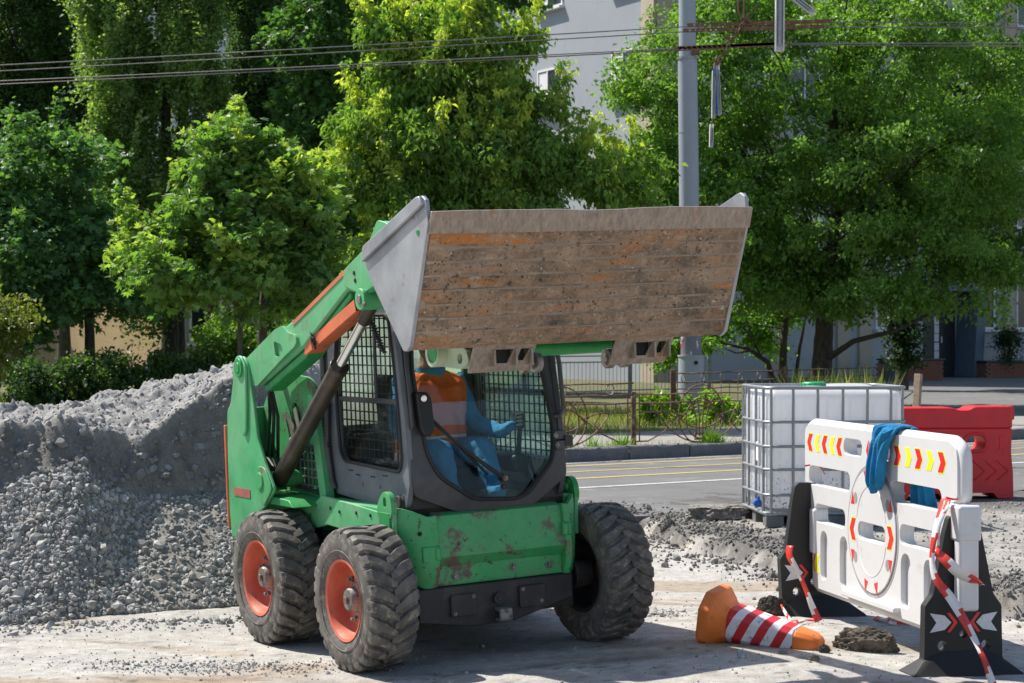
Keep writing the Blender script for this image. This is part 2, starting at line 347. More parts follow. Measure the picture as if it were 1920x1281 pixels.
EDGE = np.array([(-9., 23.), (-3, 20.6), (.2, 19.3), (1.17, 18.2), (1.5, 16.7), (2.0, 15.0), (2.5, 13.95), (3.1, 12.95), (4.2, 12.3), (8, 11.0)])
def edge_dist(x, y):
    """signed distance to the broken asphalt edge, positive on the upper side (towards the road)"""
    best = np.full(x.shape, 1e9); sg = np.zeros(x.shape)
    for (ax, ay), (bx, by) in zip(EDGE[:-1], EDGE[1:]):
        dx, dy = bx - ax, by - ay; t = np.clip(((x - ax) * dx + (y - ay) * dy) / (dx * dx + dy * dy), 0, 1)
        qx, qy = x - ax - t * dx, y - ay - t * dy; d = np.hypot(qx, qy); k = d < best; best = np.where(k, d, best); sg = np.where(k, np.sign(dx * qy - dy * qx), sg)
    return best * sg
CA, SA = math.cos(.517), math.sin(.517)
def site_z(x, y):
    x, y = np.asarray(x, float), np.asarray(y, float)
    xm = (x + .13) * CA + (y - 11.411) * SA          # across the loader: the yard falls towards its left wheels
    tilt = .0415 * np.clip(xm, -.95, .95) * (1 - sstep(1.6, 2.6, np.hypot(x + .13, y - 11.6)))
    e = edge_dist(x, y) + (fb(x * 4, y * 4, 5) - .5) * .22 + (fb(x * 17, y * 17, 6, 3) - .5) * .10
    up = sstep(-.05, .06, e) * .115 + sstep(-.25, .5, e) * .025
    n = (fb(x * 1.1, y * 1.1, 1, 3) - .5) * .022 + (fb(x * 7, y * 7, 2, 4, .65) - .5) * .014
    n = n + sstep(-.9, -.1, e) * (1 - sstep(.5, 1.6, e)) * (fb(x * 8, y * 8, 3, 4) - .45) * .06
    near = 1 - sstep(.75, 1.5, np.hypot((x + .13) * .8, y - 11.8) / 1.3)
    return tilt + up + n * (1 - .6 * near)
gx, gy = np.arange(-8, 8.01, .042), np.arange(7, 21.4, .042); X, Y = np.meshgrid(gx, gy); Z = site_z(X, Y)
e = edge_dist(X, Y) + (fb(X * 4, Y * 4, 5) - .5) * .22 + (fb(X * 17, Y * 17, 6, 3) - .5) * .10
c = lerp3((.43, .412, .385), (.335, .318, .29), fb(X * .9 + 3, Y * 2.2, 11, 4))
c = lerp3(c, (.30, .235, .17), .75 * sstep(.57, .70, fb(X * .75, Y * 2.6, 12, 5)))
c = lerp3(c, (.36, .345, .33), .7 * sstep(.50, .62, fb(X * 1.7, Y * 1.7, 13, 5)))
# brown tread prints along the front of the yard and a scuffed arc behind the loader's tail
trk = np.exp(-((Y - 10.78 - .03 * X - .05 * np.sin(X * .8)) / .13) ** 2) * sstep(-.9, -1.3, X) * (.35 + .65 * (np.sin(X * 24 + Y * 34 + 3 * fb(X * 3, Y * 3, 15)) > -.1))
c = lerp3(c, (.225, .175, .125), np.clip(trk * 1.1 * sstep(.3, .5, fb(X * 2, Y * 5, 16)), 0, 1))
arc = np.exp(-((np.hypot(X + 3.0, (Y - 10.1) * 1.3) - 2.45) / .10) ** 2) * (Y > 11.2); c = lerp3(c, (.31, .24, .17), arc * .55 * sstep(.3, .6, fb(X * 3, Y * 3, 18)))
# dark smear the tyres left in front of the right wheel
sm = np.exp(-((Y - 10.95 - .22 * (X - .1)) / .07) ** 2) * sstep(-.9, -.2, X) * (1 - sstep(.7, 1.1, X)); c = lerp3(c, (.13, .12, .11), np.clip(sm * .8 * sstep(.35, .6, fb(X * 6, Y * 14, 19)), 0, 1))
upc = lerp3((.30, .285, .26), (.20, .19, .178), sstep(.38, .62, fb(X * 1.6, Y * 1.6, 14, 5)))
c = lerp3(c, upc, sstep(-.02, .06, e))
c = lerp3(c, (.135, .127, .118), sstep(-.16, .0, e) * (1 - sstep(.35, .9, e + .4 * fb(X * 2, Y * 2, 21) - .2)) * sstep(.3, .5, fb(X * 5, Y * 5, 20)))
c = lerp3(c, (.115, .11, .105), sstep(17.3, 18.4, Y - .35 * X + .4) * sstep(0, .3, e))
c = c * (1 + .55 * (fb(X * 11, Y * 11, 22, 4, .8) - .5))[..., None]; c = lerp3(c, c * .55, sstep(.66, .76, fb(X * 8, Y * 8, 24, 4, .8)))
ny, nx = X.shape; idx = np.arange(nx * ny).reshape(ny, nx)
quads = np.stack([idx[:-1, :-1], idx[:-1, 1:], idx[1:, 1:], idx[1:, :-1]], -1).reshape(-1, 4)
struct(fastmesh('site_ground', np.stack([X, Y, Z], -1).reshape(-1, 3), quads, M['site'], cols=c.reshape(-1, 3), smooth=True))
def site(px, py):
    """point of the yard seen at a pixel"""
    z = 0.
    for _ in range(8): p = gnd(px, py, z); z = float(site_z(p.x, p.y))
    return gnd(px, py, z)

def sheet(name, poly, z, m, thick=0.):
    b = MB(); b.prism([tuple(p) for p in poly], lambda a, c, t: Vector((a, c, t)), z - .25 if not thick else z - thick, z); return b.build(name, m)
bigg = MB(); bigg.add([(-400, -80, -.16), (400, -80, -.16), (400, 700, -.16), (-400, 700, -.16)], [(0, 1, 2, 3)]); struct(bigg.build('ground', M['soil']))
yard = MB()     # the dusty yard goes on outside the finely worked piece
for a in ((-60, -20, -7.9, 21.3, -.05), (7.9, 11, 60, 21.3, .128), (7.9, -20, 60, 11, -.05), (-8, -20, 8, 7.05, -.05)): yard.add([(a[0], a[1], a[4]), (a[2], a[1], a[4]), (a[2], a[3], a[4]), (a[0], a[3], a[4])], [(0, 1, 2, 3)])
struct(yard.build('yard', mat('yard_dust', (.43, .39, .34), .92, var=.15, vs=1.2, dirt=(.30, .22, .15), da=.55, ds=1, dw=.2, bump=.3)))

K0, KD, KD2 = Vector((.6, 25.97)), Vector((.805, .594)).normalized(), Vector((.77, .638)).normalized(); KN = Vector((KD.y, -KD.x))
def kerb_pt(t, off=0.):     # off > 0: towards the camera
    p = K0 + KD * min(t, 3.6) + (KD2 * (t - 3.6) if t > 3.6 else Vector((0, 0))); return p + KN * off
def kband(t0, t1, o0, o1, n=24):
    T = [t0 + (t1 - t0) * i / n for i in range(n + 1)]
    return [kerb_pt(t, o0) for t in T] + [kerb_pt(t, o1) for t in T[::-1]]
r = rs(3); T = np.linspace(-45, 60, 420)
road = [kerb_pt(t, -.02) for t in T] + [kerb_pt(t, 6.45 + .45 * (fb(np.array([t * .8]), np.array([0.]), 8)[0] - .5) + .1 * r.rand()) for t in T[::-1]]
struct(sheet('road', road, .146, M['asphalt']))
lines = MB()
for t0, t1, o, w, m in ((-12, 60, .72, .10, 0), (-12, 60, 2.45, .11, 0), (-12, 60, 1.55, .09, 0), (-40, 60, 3.55, .11, 1), (-12, 60, .30, .08, 1)):
    lines.cur = m; n = 90
    for i in range(n):
        a, b = t0 + (t1 - t0) * i / n, t0 + (t1 - t0) * (i + 1) / n
        lines.add([(*kerb_pt(a, o - w / 2), .1505), (*kerb_pt(b, o - w / 2), .1505), (*kerb_pt(b, o + w / 2), .1505), (*kerb_pt(a, o + w / 2), .1505)], [(0, 1, 2, 3)])
struct(lines.build('road_markings', [M['paint_y'], M['paint_w']]))
# kerb: separate stones with open joints
kerb = tag(bpy.data.objects.new('kerb', None), 'grey kerb of worn long stones along the road edge', 'kerb'); COL.objects.link(kerb)
del kerb['category']; del kerb['label']; kerb['kind'] = 'structure'
t = -30.; k = 0; rr = random.Random(5)
while t < 32:
    L = 1.0 + rr.random() * .06 if t < 18 else 2.0
    p, q = kerb_pt(t + .008), kerb_pt(t + L - .012); d = (q - p).normalized(); nn = Vector((d.y, -d.x)); b = MB(); n = 7; P = []; dz = rr.uniform(-.008, .008)
    prof = [(0.02, .06), (.03, .27), (.012, .298), (-.02, .306), (-.16, .308), (-.17, .06)]
    for i in range(n + 1):
        c0 = p + (q - p) * i / n
        for o, z in prof:
            w = c0 + nn * (o + rr.uniform(-.006, .006) if z > .1 else o); P.append((w.x, w.y, z + dz + (rr.uniform(-.006, .006) if z > .1 else 0)))
    m = len(prof); b.add(P, [(i * m + j, i * m + (j + 1) % m, (i + 1) * m + (j + 1) % m, (i + 1) * m + j) for i in range(n) for j in range(m)] + [tuple(range(m)), tuple(range(n * m, n * m + m))[::-1]])
    b.build('kerb_stone', M['concrete'], kerb, smooth=50); t += L + .002
struct(sheet('sidewalk', kband(-45, 60, -.165, -3.1), .298, M['pave']))
lawn_poly = [kerb_pt(t, -3.1) for t in np.linspace(-45, 5.2, 20)] + [Vector((9.5, 52)), Vector((14, 80)), Vector((-90, 80)), Vector((-90, 0))]
struct(sheet('lawn_ground', lawn_poly, .285, M['soil']))
plaza = [kerb_pt(5.2, -3.1)] + [kerb_pt(t, -3.1) for t in np.linspace(7, 60, 12)] + [Vector((90, 80)), Vector((14, 80)), Vector((9.5, 52))]
struct(sheet('forecourt', plaza, .284, M['asphalt']))

# ---- crushed stone
ICO_V = np.array([(-1, 1.618, 0), (1, 1.618, 0), (-1, -1.618, 0), (1, -1.618, 0), (0, -1, 1.618), (0, 1, 1.618), (0, -1, -1.618), (0, 1, -1.618), (1.618, 0, -1), (1.618, 0, 1), (-1.618, 0, -1), (-1.618, 0, 1)]) / 1.902
ICO_F = np.array([(0, 11, 5), (0, 5, 1), (0, 1, 7), (0, 7, 10), (0, 10, 11), (1, 5, 9), (5, 11, 4), (11, 10, 2), (10, 7, 6), (7, 1, 8), (3, 9, 4), (3, 4, 2), (3, 2, 6), (3, 6, 8), (3, 8, 9), (4, 9, 5), (2, 4, 11), (6, 2, 10), (8, 6, 7), (9, 8, 1)])
def rotmats(n, R):
    q = R.normal(size=(n, 4)); q /= np.linalg.norm(q, axis=1)[:, None]; w, x, y, z = q.T
    return np.stack([1 - 2 * (y * y + z * z), 2 * (x * y - z * w), 2 * (x * z + y * w), 2 * (x * y + z * w), 1 - 2 * (x * x + z * z), 2 * (y * z - x * w), 2 * (x * z - y * w), 2 * (y * z + x * w), 1 - 2 * (x * x + y * y)], -1).reshape(n, 3, 3)
def stones(name, pos, size, col, seed, parent=None):
    R = rs(seed); n = len(pos); v = ICO_V[None] * (1 + R.uniform(-.28, .22, (n, 12, 1))); sc = R.uniform(.55, 1.15, (n, 1, 3)); sc[:, :, 2] *= .75
    v = np.einsum('nij,nkj->nki', rotmats(n, R), v * sc) * size[:, None, None] + pos[:, None, :]
    f = (ICO_F[None] + (np.arange(n) * 12)[:, None, None]).reshape(-1, 3); cc = np.repeat(col, 12, axis=0)
    o = fastmesh(name, v.reshape(-1, 3), f, M['stone'], parent, cc); o['kind'] = 'stuff'; return o
KX = np.array([-9, -3.5, -2.85, -2.55, -2.25, -1.95, -1.5, -1.0])
KDp = np.array([[11.9, 13.3, 13.72, 14.5, 16.2, 18.6], [12.2, 13.38, 13.75, 14.6, 16.2, 18.6], [12.6, 13.85, 14.15, 14.9, 16.5, 18.8], [12.9, 14.1, 14.35, 15.0, 16.7, 19.0], [13.15, 14.3, 14.65, 15.3, 16.9, 19.2], [13.3, 14.4, 14.85, 15.6, 17.0, 19.4], [13.6, 14.6, 15.1, 15.9, 17.1, 19.4], [14.3, 15.0, 15.6, 16.2, 17.2, 19.0]])
KZp = np.array([[0, .74, 1.19, 1.10, 1.17, 0], [0, .74, 1.19, 1.10, 1.20, 0], [0, .80, 1.10, 1.08, 1.36, 0], [0, .66, 1.05, 1.12, 1.44, 0], [0, .64, 1.28, 1.34, 1.54, 0], [0, .64, 1.50, 1.50, 1.60, 0], [0, .7, 1.5, 1.5, 1.60, 0], [0, .2, .4, .5, .6, 0]])
def heap_z(x, y):
    Dk = [np.interp(x, KX, KDp[:, k]) for k in range(6)]; Zk = [np.interp(x, KX, KZp[:, k]) for k in range(6)]
    y = y + (fb(x * 2.2, y * .6, 31, 3) - .5) * .24
    z = np.full(x.shape, -.06); zone = np.zeros(x.shape)
    for k in range(5):
        t = (y - Dk[k]) / (Dk[k + 1] - Dk[k]); m = (t >= 0) & (t < 1); z = np.where(m, Zk[k] + (Zk[k + 1] - Zk[k]) * t, z); zone = np.where(m, k + t, zone)
    z = np.where(y < Dk[0], -.06 - .3 * (Dk[0] - y), z); z = np.where(y >= Dk[5], -.1, z)
    # a fan of loose stone spilling out of the notch
    fan = np.exp(-((x + 2.50) / .20) ** 2) * sstep(12.9, 13.7, y) * (1 - sstep(13.7, 14.35, y)); z = z - .10 * fan + .09 * np.exp(-((x + 2.95) / .28) ** 2) * sstep(12.8, 13.6, y) * (1 - sstep(13.7, 14.3, y))
    rough = sstep(.9, 2.0, zone)
    z = z + ((fb(x * 7, zone * .7, 39, 4, .6) - .5) * .20 + (fb(x * 2.5, zone * .5, 40, 3) - .5) * .12) * sstep(.8, 1.2, zone) * (1 - sstep(1.7, 2.2, zone))
    z = z + (fb(x * 1.3, y * 1.3, 32, 3) - .5) * .06 * sstep(0, .6, zone) + (fb(x * 5, y * 5, 33, 4) - .5) * (.05 + .09 * rough) + (fb(x * 11, y * 11, 34, 4, .75) - .5) * (.035 + .10 * rough)
    return z, zone
hx, hy = np.arange(-7, -.75, .021), np.arange(11.6, 19.6, .021); HX, HY = np.meshgrid(hx, hy); HZ, zone = heap_z(HX, HY)
hc = lerp3((.30, .28, .25), (.21, .195, .17), fb(HX * 3, HY * 3, 35)); zj = zone + .5 * (fb(HX * 4, HY * 2, 38, 4) - .5); cut = sstep(.85, 1.1, zj) * (1 - sstep(1.75, 2.05, zj)); hc = lerp3(hc, (.165, .152, .138), cut * .9)  # cut face darkened for damp and for the shade lying on it
hc = lerp3(hc, (.265, .26, .25), sstep(1.85, 2.15, zone)); hc = hc * (1 + .35 * (fb(HX * 22, HY * 22, 36, 3) - .5))[..., None]
hny, hnx = HX.shape; hid = np.arange(hnx * hny).reshape(hny, hnx); hq = np.stack([hid[:-1, :-1], hid[:-1, 1:], hid[1:, 1:], hid[1:, :-1]], -1).reshape(-1, 4)
hq = hq[(HZ.reshape(-1)[hq] > -.12).any(1)]
heap = thing('gravel_heap', 'big grey heap of crushed stone behind the green loader', 'gravel heap', (0, 0, 0))
fastmesh('heap_body', np.stack([HX, HY, HZ], -1).reshape(-1, 3), hq, M['site'], heap, hc.reshape(-1, 3), True)
R = rs(41); n = 30000; sx, sy = R.uniform(-7, -.9, n), R.uniform(11.9, 18, n); sz, zn = heap_z(sx, sy)
keep = (zn > .0) & (((zn < 1.05) & (R.rand(n) < np.where(np.abs(sx + 2.15) < .22, .45, 1.0))) | ((zn < 4.2) & (R.rand(n) < .10))) & (sz > -.03)
sx, sy, sz, zn = sx[keep], sy[keep], sz[keep], zn[keep]; big = np.where(zn < 1.05, 1.0, .7) * np.where((zn < .12), 1.15, 1)
size = np.clip(R.lognormal(math.log(.0145), .48, len(sx)), .009, .05) * big; g = R.uniform(.17, .46, len(sx))
colr = g[:, None] * np.array([1.0, .965, .915]) * R.uniform(.95, 1.05, (len(sx), 3)); pos = np.stack([sx, sy, sz + size * .05], 1)
stones('gravel', pos, size, colr, 42, heap)
# denser coarse face in view
n = 30000; sx, sy = R.uniform(-3.9, -1.5, n), R.uniform(12.0, 14.9, n); sz, zn = heap_z(sx, sy); keep = (zn > -.0) & (zn < 1.02) & (sz > -.03) & (R.rand(n) < np.where(np.abs(sx + 2.2) < .2, .35, 1.0)); sx, sy, sz = sx[keep], sy[keep], sz[keep]
size = np.clip(R.lognormal(math.log(.0125), .5, len(sx)), .008, .046); g = R.uniform(.17, .48, len(sx)); stones('gravel', np.stack([sx, sy, sz + size * .12], 1), size, g[:, None] * np.array([1., .97, .925]), 43, heap)
n = 26000; sx, sy = R.uniform(-4.2, -1.3, n), R.uniform(13.2, 17.6, n); sz, zn = heap_z(sx, sy); keep = (zn > .95) & (zn < 4.1) & (R.rand(n) < np.where(zn < 1.9, .95, .26)); sx, sy, sz, zn = sx[keep], sy[keep], sz[keep], zn[keep]
size = np.clip(R.lognormal(math.log(.0085), .85, len(sx)), .005, .045); g = R.uniform(.8, 1.25, len(sx)) * np.where(zn < 1.9, .21, .29); stones('gravel', np.stack([sx, sy, sz - size * .1], 1), size, g[:, None] * np.array([1., .985, .97]), 44, heap)
# loose stones and crumbs on the yard
def scatter(name, seed, n, fx, size_med, gcol, lim=(.004, .03)):
    R = rs(seed); x, y = fx(R, n); z = site_z(x, y); s = np.clip(R.lognormal(math.log(size_med), .45, n), *lim); g = R.uniform(.65, 1.3, n)
    return stones(name, np.stack([x, y, z + s * .3], 1), s, g[:, None] * np.array(gcol), seed + 1)
def along_edge(R, n):
    t = R.rand(n) * (len(EDGE) - 4) + 2; i = t.astype(int); f = t - i; i2 = np.minimum(i + 1, len(EDGE) - 1); p = EDGE[i] * (1 - f)[:, None] + EDGE[i2] * f[:, None]; return p[:, 0] + R.normal(0, .30, n) + .12, p[:, 1] + R.normal(0, .28, n) + .2
scatter('asphalt_crumbs', 51, 6500, along_edge, .011, (.17, .162, .152), (.004, .05))
scatter('gravel', 53, 1300, lambda R, n: (R.uniform(-4, 4, n), R.uniform(9.6, 17, n)), .0055, (.30, .28, .26), (.003, .016))
scatter('gravel', 55, 700, lambda R, n: (lambda x: (x, 12.2 + .36 * (x + 3.5) + np.abs(R.normal(0, .22, n)) * -1 + .12))(R.uniform(-3.7, -1.3, n)), .010, (.34, .335, .32), (.004, .028))
scatter('gravel', 57, 900, lambda R, n: (R.normal(-1.55, .42, n), R.normal(11.15, .13, n)), .006, (.33, .33, .33), (.003, .014))
scatter('gravel', 59, 160, lambda R, n: (R.normal(.90, .09, n), R.normal(12.75, .10, n)), .011, (.50, .49, .47), (.005, .022))
scatter('gravel', 63, 5200, lambda R, n: (R.uniform(-4, 5, n), 9.7 + 6.5 * R.rand(n) ** 1.5), .0032, (.25, .235, .215), (.0018, .009))
scatter('gravel', 61, 1500, lambda R, n: (R.uniform(2.6, 5.0, n), R.uniform(13.5, 20, n)), .009, (.31, .30, .285), (.004, .022))

# ---------------------------------------------------------------- buildings
M['wall'] = mat('grey_render', (.31, .335, .37), .9, var=.05, vs=.6, dirt=(.27, .285, .30), da=.55, ds=.8, dw=.3, bump=.25, bs=14, bd=.02)
M['wall_b'] = mat('pale_render', (.40, .41, .42), .9, var=.06, vs=.6, dirt=(.33, .335, .34), da=.55, ds=.7, dw=.3, bump=.25, bs=14, bd=.02)
M['pilaster'] = mat('beige_render', (.46, .39, .30), .9, var=.06, vs=1, bump=.2, bs=16, bd=.02)
M['ochre'] = mat('ochre_render', (.55, .40, .22), .9, var=.08, vs=1, dirt=(.42, .30, .17), da=.55, ds=1.2, dw=.3, bump=.3, bs=12, bd=.03)
M['frame'] = mat('white_frame', (.72, .72, .72), .5, var=.04, bump=0)
M['door'] = mat('dark_door', (.022, .025, .03), .35, var=.2, bump=0)
M['portal'] = mat('blue_grey_portal', (.09, .13, .17), .5, var=.1, bump=.05)
M['paper'] = mat('paper', (.78, .78, .76), .7, var=.02, bump=0)
M['brick'] = mat('red_brick', (.27, .10, .06), .9, var=.35, vs=3, dirt=(.14, .06, .045), da=.5, ds=3, dw=.3, bump=.3)
M['mortar'] = mat('mortar', (.17, .14, .12), .95, bump=.2)

def wall_window(parent, P, d, out, z0, h, w, lit=False):
    """recessed window on a wall: centre point P (x, y), wall direction d, outward normal out"""
    def fr(a, b, t): q = P + d * a + out * t; return Vector((q.x, q.y, z0 + b))
    b = MB(); b.plate([[(-w / 2, 0), (w / 2, 0), (w / 2, h), (-w / 2, h)], [(-w / 2 + .07, .07), (w / 2 - .07, .07), (w / 2 - .07, h - .07), (-w / 2 + .07, h - .07)]], fr, -.02, .05)
    b.prism([(-.03 + w * .1, .07), (.03 + w * .1, .07), (.03 + w * .1, h - .07), (-.03 + w * .1, h - .07)], fr, -.01, .045)
    f = b.build('window', M['frame'], parent)
    g = MB(); g.prism([(-w / 2 + .03, .03), (w / 2 - .03, .03), (w / 2 - .03, h - .03), (-w / 2 + .03, h - .03)], fr, -.015, .012); g.build('pane', M['glass_win'], f)
    if lit:
        g = MB(); g.prism([(w * .13, .1), (w / 2 - .08, .1), (w / 2 - .08, h - .1), (w * .13, h - .1)], fr, .013, .02); g.build('blind', M['frame'], f)
    s = MB(); s.prism([(-w / 2 - .08, -.09), (w / 2 + .08, -.09), (w / 2 + .08, -.01), (-w / 2 - .08, -.01)], fr, -.02, .20); s.build('sill', M['frame'], f)
def slab(parent, name, m, A, d, out, L, z0, z1, t0, t1):
    b = MB(); b.prism([(0, z0), (L, z0), (L, z1), (0, z1)], lambda a, c, t: Vector((A.x + d.x * a + out.x * t, A.y + d.y * a + out.y * t, c)), t0, t1); return b.build(name, m, parent)
CB = Vector((4.3, 62.)); dA, dB = Vector((-.452, .892)), Vector((.8, .6)); nA, nB = Vector((-.892, -.452)), Vector((.6, -.8))
office = thing('office_building', 'tall grey rendered building with white windows behind the big elm', 'building')
slab(office, 'wall', M['wall'], CB, dA, nA, 8.3, .1, 17, -.4, 0)
slab(office, 'wall', M['wall_b'], CB, dB, nB, 34, .1, 17, -.4, 0)
slab(office, 'wall', M['wall_b'], CB + dA * 8.3, dB, nB, 34, .1, 17, -.2, .1)
slab(office, 'roof', M['wall_b'], CB, dB, nB, 34, 17, 17.3, -9, .3)
slab(office, 'corner_pilaster', M['pilaster'], CB + dA * -.02, dA, nA, .75, .1, 16.9, 0, .09)
slab(office, 'corner_pilaster', M['pilaster'], CB, dB, nB, .6, .1, 16.9, 0, .09)
def tB(px): k = (px - 960) / F; return (62 * k - 4.3) / (.8 - .6 * k)
def zB(px, py): return HC - (py - HOR) / F * (62 + .6 * tB(px))
for px in (1440, 1567, 1608, 1880):
    slab(office, 'pilaster', M['pilaster'], CB + dB * tB(px), dB, nB, .55, .1, 16.9, 0, .1)
for zz in (5.6, 9.0, 12.4): 
    for t in (6.7, 1.75): wall_window(office, CB + dA * t, dA, nA, zz, 1.45, 1.75, True)
for px in (1310, 1370, 1500, 1675, 1737, 1832, 1935, 2050):
    t = tB(px)
    for zz in ((1.9,) if px in (1675, 1832, 1935) else ()) + ((5.4, 9.0, 12.4)): wall_window(office, CB + dB * t, dB, nB, zz, 1.9 if zz < 3 else 1.5, 1.75, px in (1310, 1675))
door_t = tB(1752)
def onB(t0): return lambda a, b, t: Vector((CB.x + dB.x * (t0 + a) + nB.x * t, CB.y + dB.y * (t0 + a) + nB.y * t, b))
b = MB(); b.prism([(-.55, .29), (1.0, .29), (1.0, 3.1), (-.55, 3.1)], onB(door_t), -.05, .03); dr = b.build('door', M['door'], office)
b = MB(); b.box(onB(door_t)(.28, 1.55, .06), (.05, .06, .22)); b.build('handle', M['steel'], dr)
b = MB(); b.prism([(.95, .29), (1.38, .29), (1.72, 4.2), (1.25, 4.2)], onB(door_t), 0, .9); b.build('portal_column', M['portal'], office, .02)
b = MB(); b.prism([(-.8, 3.15), (1.7, 3.15), (1.7, 3.5), (-.8, 3.5)], onB(door_t), 0, .95); b.build('canopy', M['portal'], office, .02)
for k, y in enumerate((601, 617, 633, 650, 666)):
    z = zB(1755, y); b = MB(); b.prism([(-.12, z - .13), (.10, z - .13), (.10, z + .13), (-.12, z + .13)], onB(tB(1755)), .034, .037); pp = b.build('paper_notice', M['paper'], dr)
    for i in range(5):
        b = MB(); b.prism([(-.09, z + .08 - i * .04), (.07 - .03 * (i % 2), z + .08 - i * .04), (.07 - .03 * (i % 2), z + .09 - i * .04), (-.09, z + .09 - i * .04)], onB(tB(1755)), .0375, .0385)
        if i == 0: jn = b
        else: jn.v += b.v; o = len(jn.v) - 8; jn.f += [tuple(q + o for q in f) for f in b.f]; jn.m += b.m
    # five lines of print on the sheet
    jn.build('paper_print', mat('print_grey', (.35, .35, .36), .8, bump=0) if 'pg' not in M else M['pg'], dr); M['pg'] = bpy.data.materials['print_grey']
lampb = MB(); lampb.box(onB(tB(1888))(0, zB(1888, 308), .35), (.55, .5, .10)); lampb.box(onB(tB(1888))(0, zB(1888, 308) - .02, .1), (.06, .5, .05)); lampb.build('wall_lamp', M['door'], office, .02)

def planter(name, label, px0, px1, D, h, depth):
    z0 = .285; a, c = at(px0, 700, D), at(px1, 700, D + .6 * (px1 - px0) / F * D / .8); d = Vector((c.x - a.x, c.y - a.y)); L = d.length; d.normalize(); nn = Vector((d.y, -d.x))
    root = thing(name, label, 'brick planter', (a.x, a.y, z0), math.atan2(d.y, d.x), 'brick planters at the entrance')
    b = MB(); b.box((L / 2, depth / 2, h / 2), (L - .03, depth - .03, h)); b.build('core', M['mortar'], root)
    rows = int(h / .075); bw, bh = .25, .065; proto = MB(); proto.box((0, 0, 0), (bw - .012, .05, bh - .002)); first = None
    for j in range(rows):
        off = (bw / 2 if j % 2 else 0); x = -off + bw / 2
        while x < L + .01:
            if x > .02:
                if first is None: first = o = proto.build('brick', M['brick'], root)
                else: o = sub(first, root)
                o.location = (min(max(x, bw / 2 - .01), L - bw / 2 + .01), .0, .04 + j * .075)
            x += bw
        for k in range(int(depth / bw)):
            o = sub(first, root); o.location = (.0, .15 + k * bw + (0 if j % 2 else .1), .04 + j * .075); o.rotation_euler = (0, 0, math.pi / 2)
    b = MB(); b.box((L / 2, depth / 2, h + .03), (L + .12, depth + .12, .06)); b.build('coping', M['door'], root, .01); return root, a, d, L
planter('brick_planter', 'low red brick planter beside the dark entrance door', 1690, 1768, 64.6, .62, 1.0)
planter('brick_planter', 'red brick planter holding the clipped round bush', 1850, 1960, 69.0, .5, .9)
tr = thing('plant_trough', 'black trough standing left of the entrance planter', 'trough', (*at(1671, 700, 64)[:2], .285), .3)
b = MB(); b.plate([rrect(-.36, -.2, .36, .2, .04), rrect(-.31, -.15, .31, .15, .03)], lambda x, y, t: Vector((x, y, t)), .0, .62); b.build('tub', M['door'], tr); b = MB(); b.box((0, 0, .5), (.64, .32, .1)); b.build('earth', M['soil'], tr)
cot = thing('low_building', 'low ochre house behind the poplar trunks', 'building')
A0 = Vector((-14.5, 63)); d0 = Vector((.68, -.733)).normalized(); n0 = Vector((-d0.y * -1, -d0.x)).normalized(); n0 = Vector((d0.y, -d0.x))
slab(cot, 'wall', M['ochre'], A0, d0, n0, 7.5, .1, 4.6, -.3, 0)
slab(cot, 'wall', M['wall_b'], A0 + d0 * 7.5, Vector((.9, .43)), Vector((.43, -.9)), 9, .1, 4.6, -.3, 0)
slab(cot, 'wall', M['wall_b'], A0 - Vector((.9, .43)) * 6, Vector((.9, .43)), Vector((.43, -.9)), 6, .1, 4.6, -.3, 0)
slab(cot, 'roof', M['frame'], A0 - d0 * .4, d0, n0, 8.4, 4.6, 4.85, -7, .4)
for a in (1.0, 2.6, 5.6): wall_window(cot, A0 + d0 * 7.5 + Vector((.9, .43)) * a, Vector((.9, .43)), Vector((.43, -.9)), 1.5, 1.6, 1.1, True)
far = thing('apartment_block', 'pale apartment block glimpsed through the poplars', 'building')
fa = Vector((-34, 92)); fd, fn = Vector((1, .06)).normalized(), Vector((.06, -1)).normalized()
slab(far, 'wall', mat('pale_block', (.58, .61, .66), .9, var=.05, vs=.5, bump=.1), fa, fd, fn, 35, .1, 24, -.5, 0)
for zz in (3, 6.2, 9.4, 12.6, 15.8, 19):
    for a in range(3, 34, 4): wall_window(far, fa + fd * a, fd, fn, zz, 1.6, 1.8)

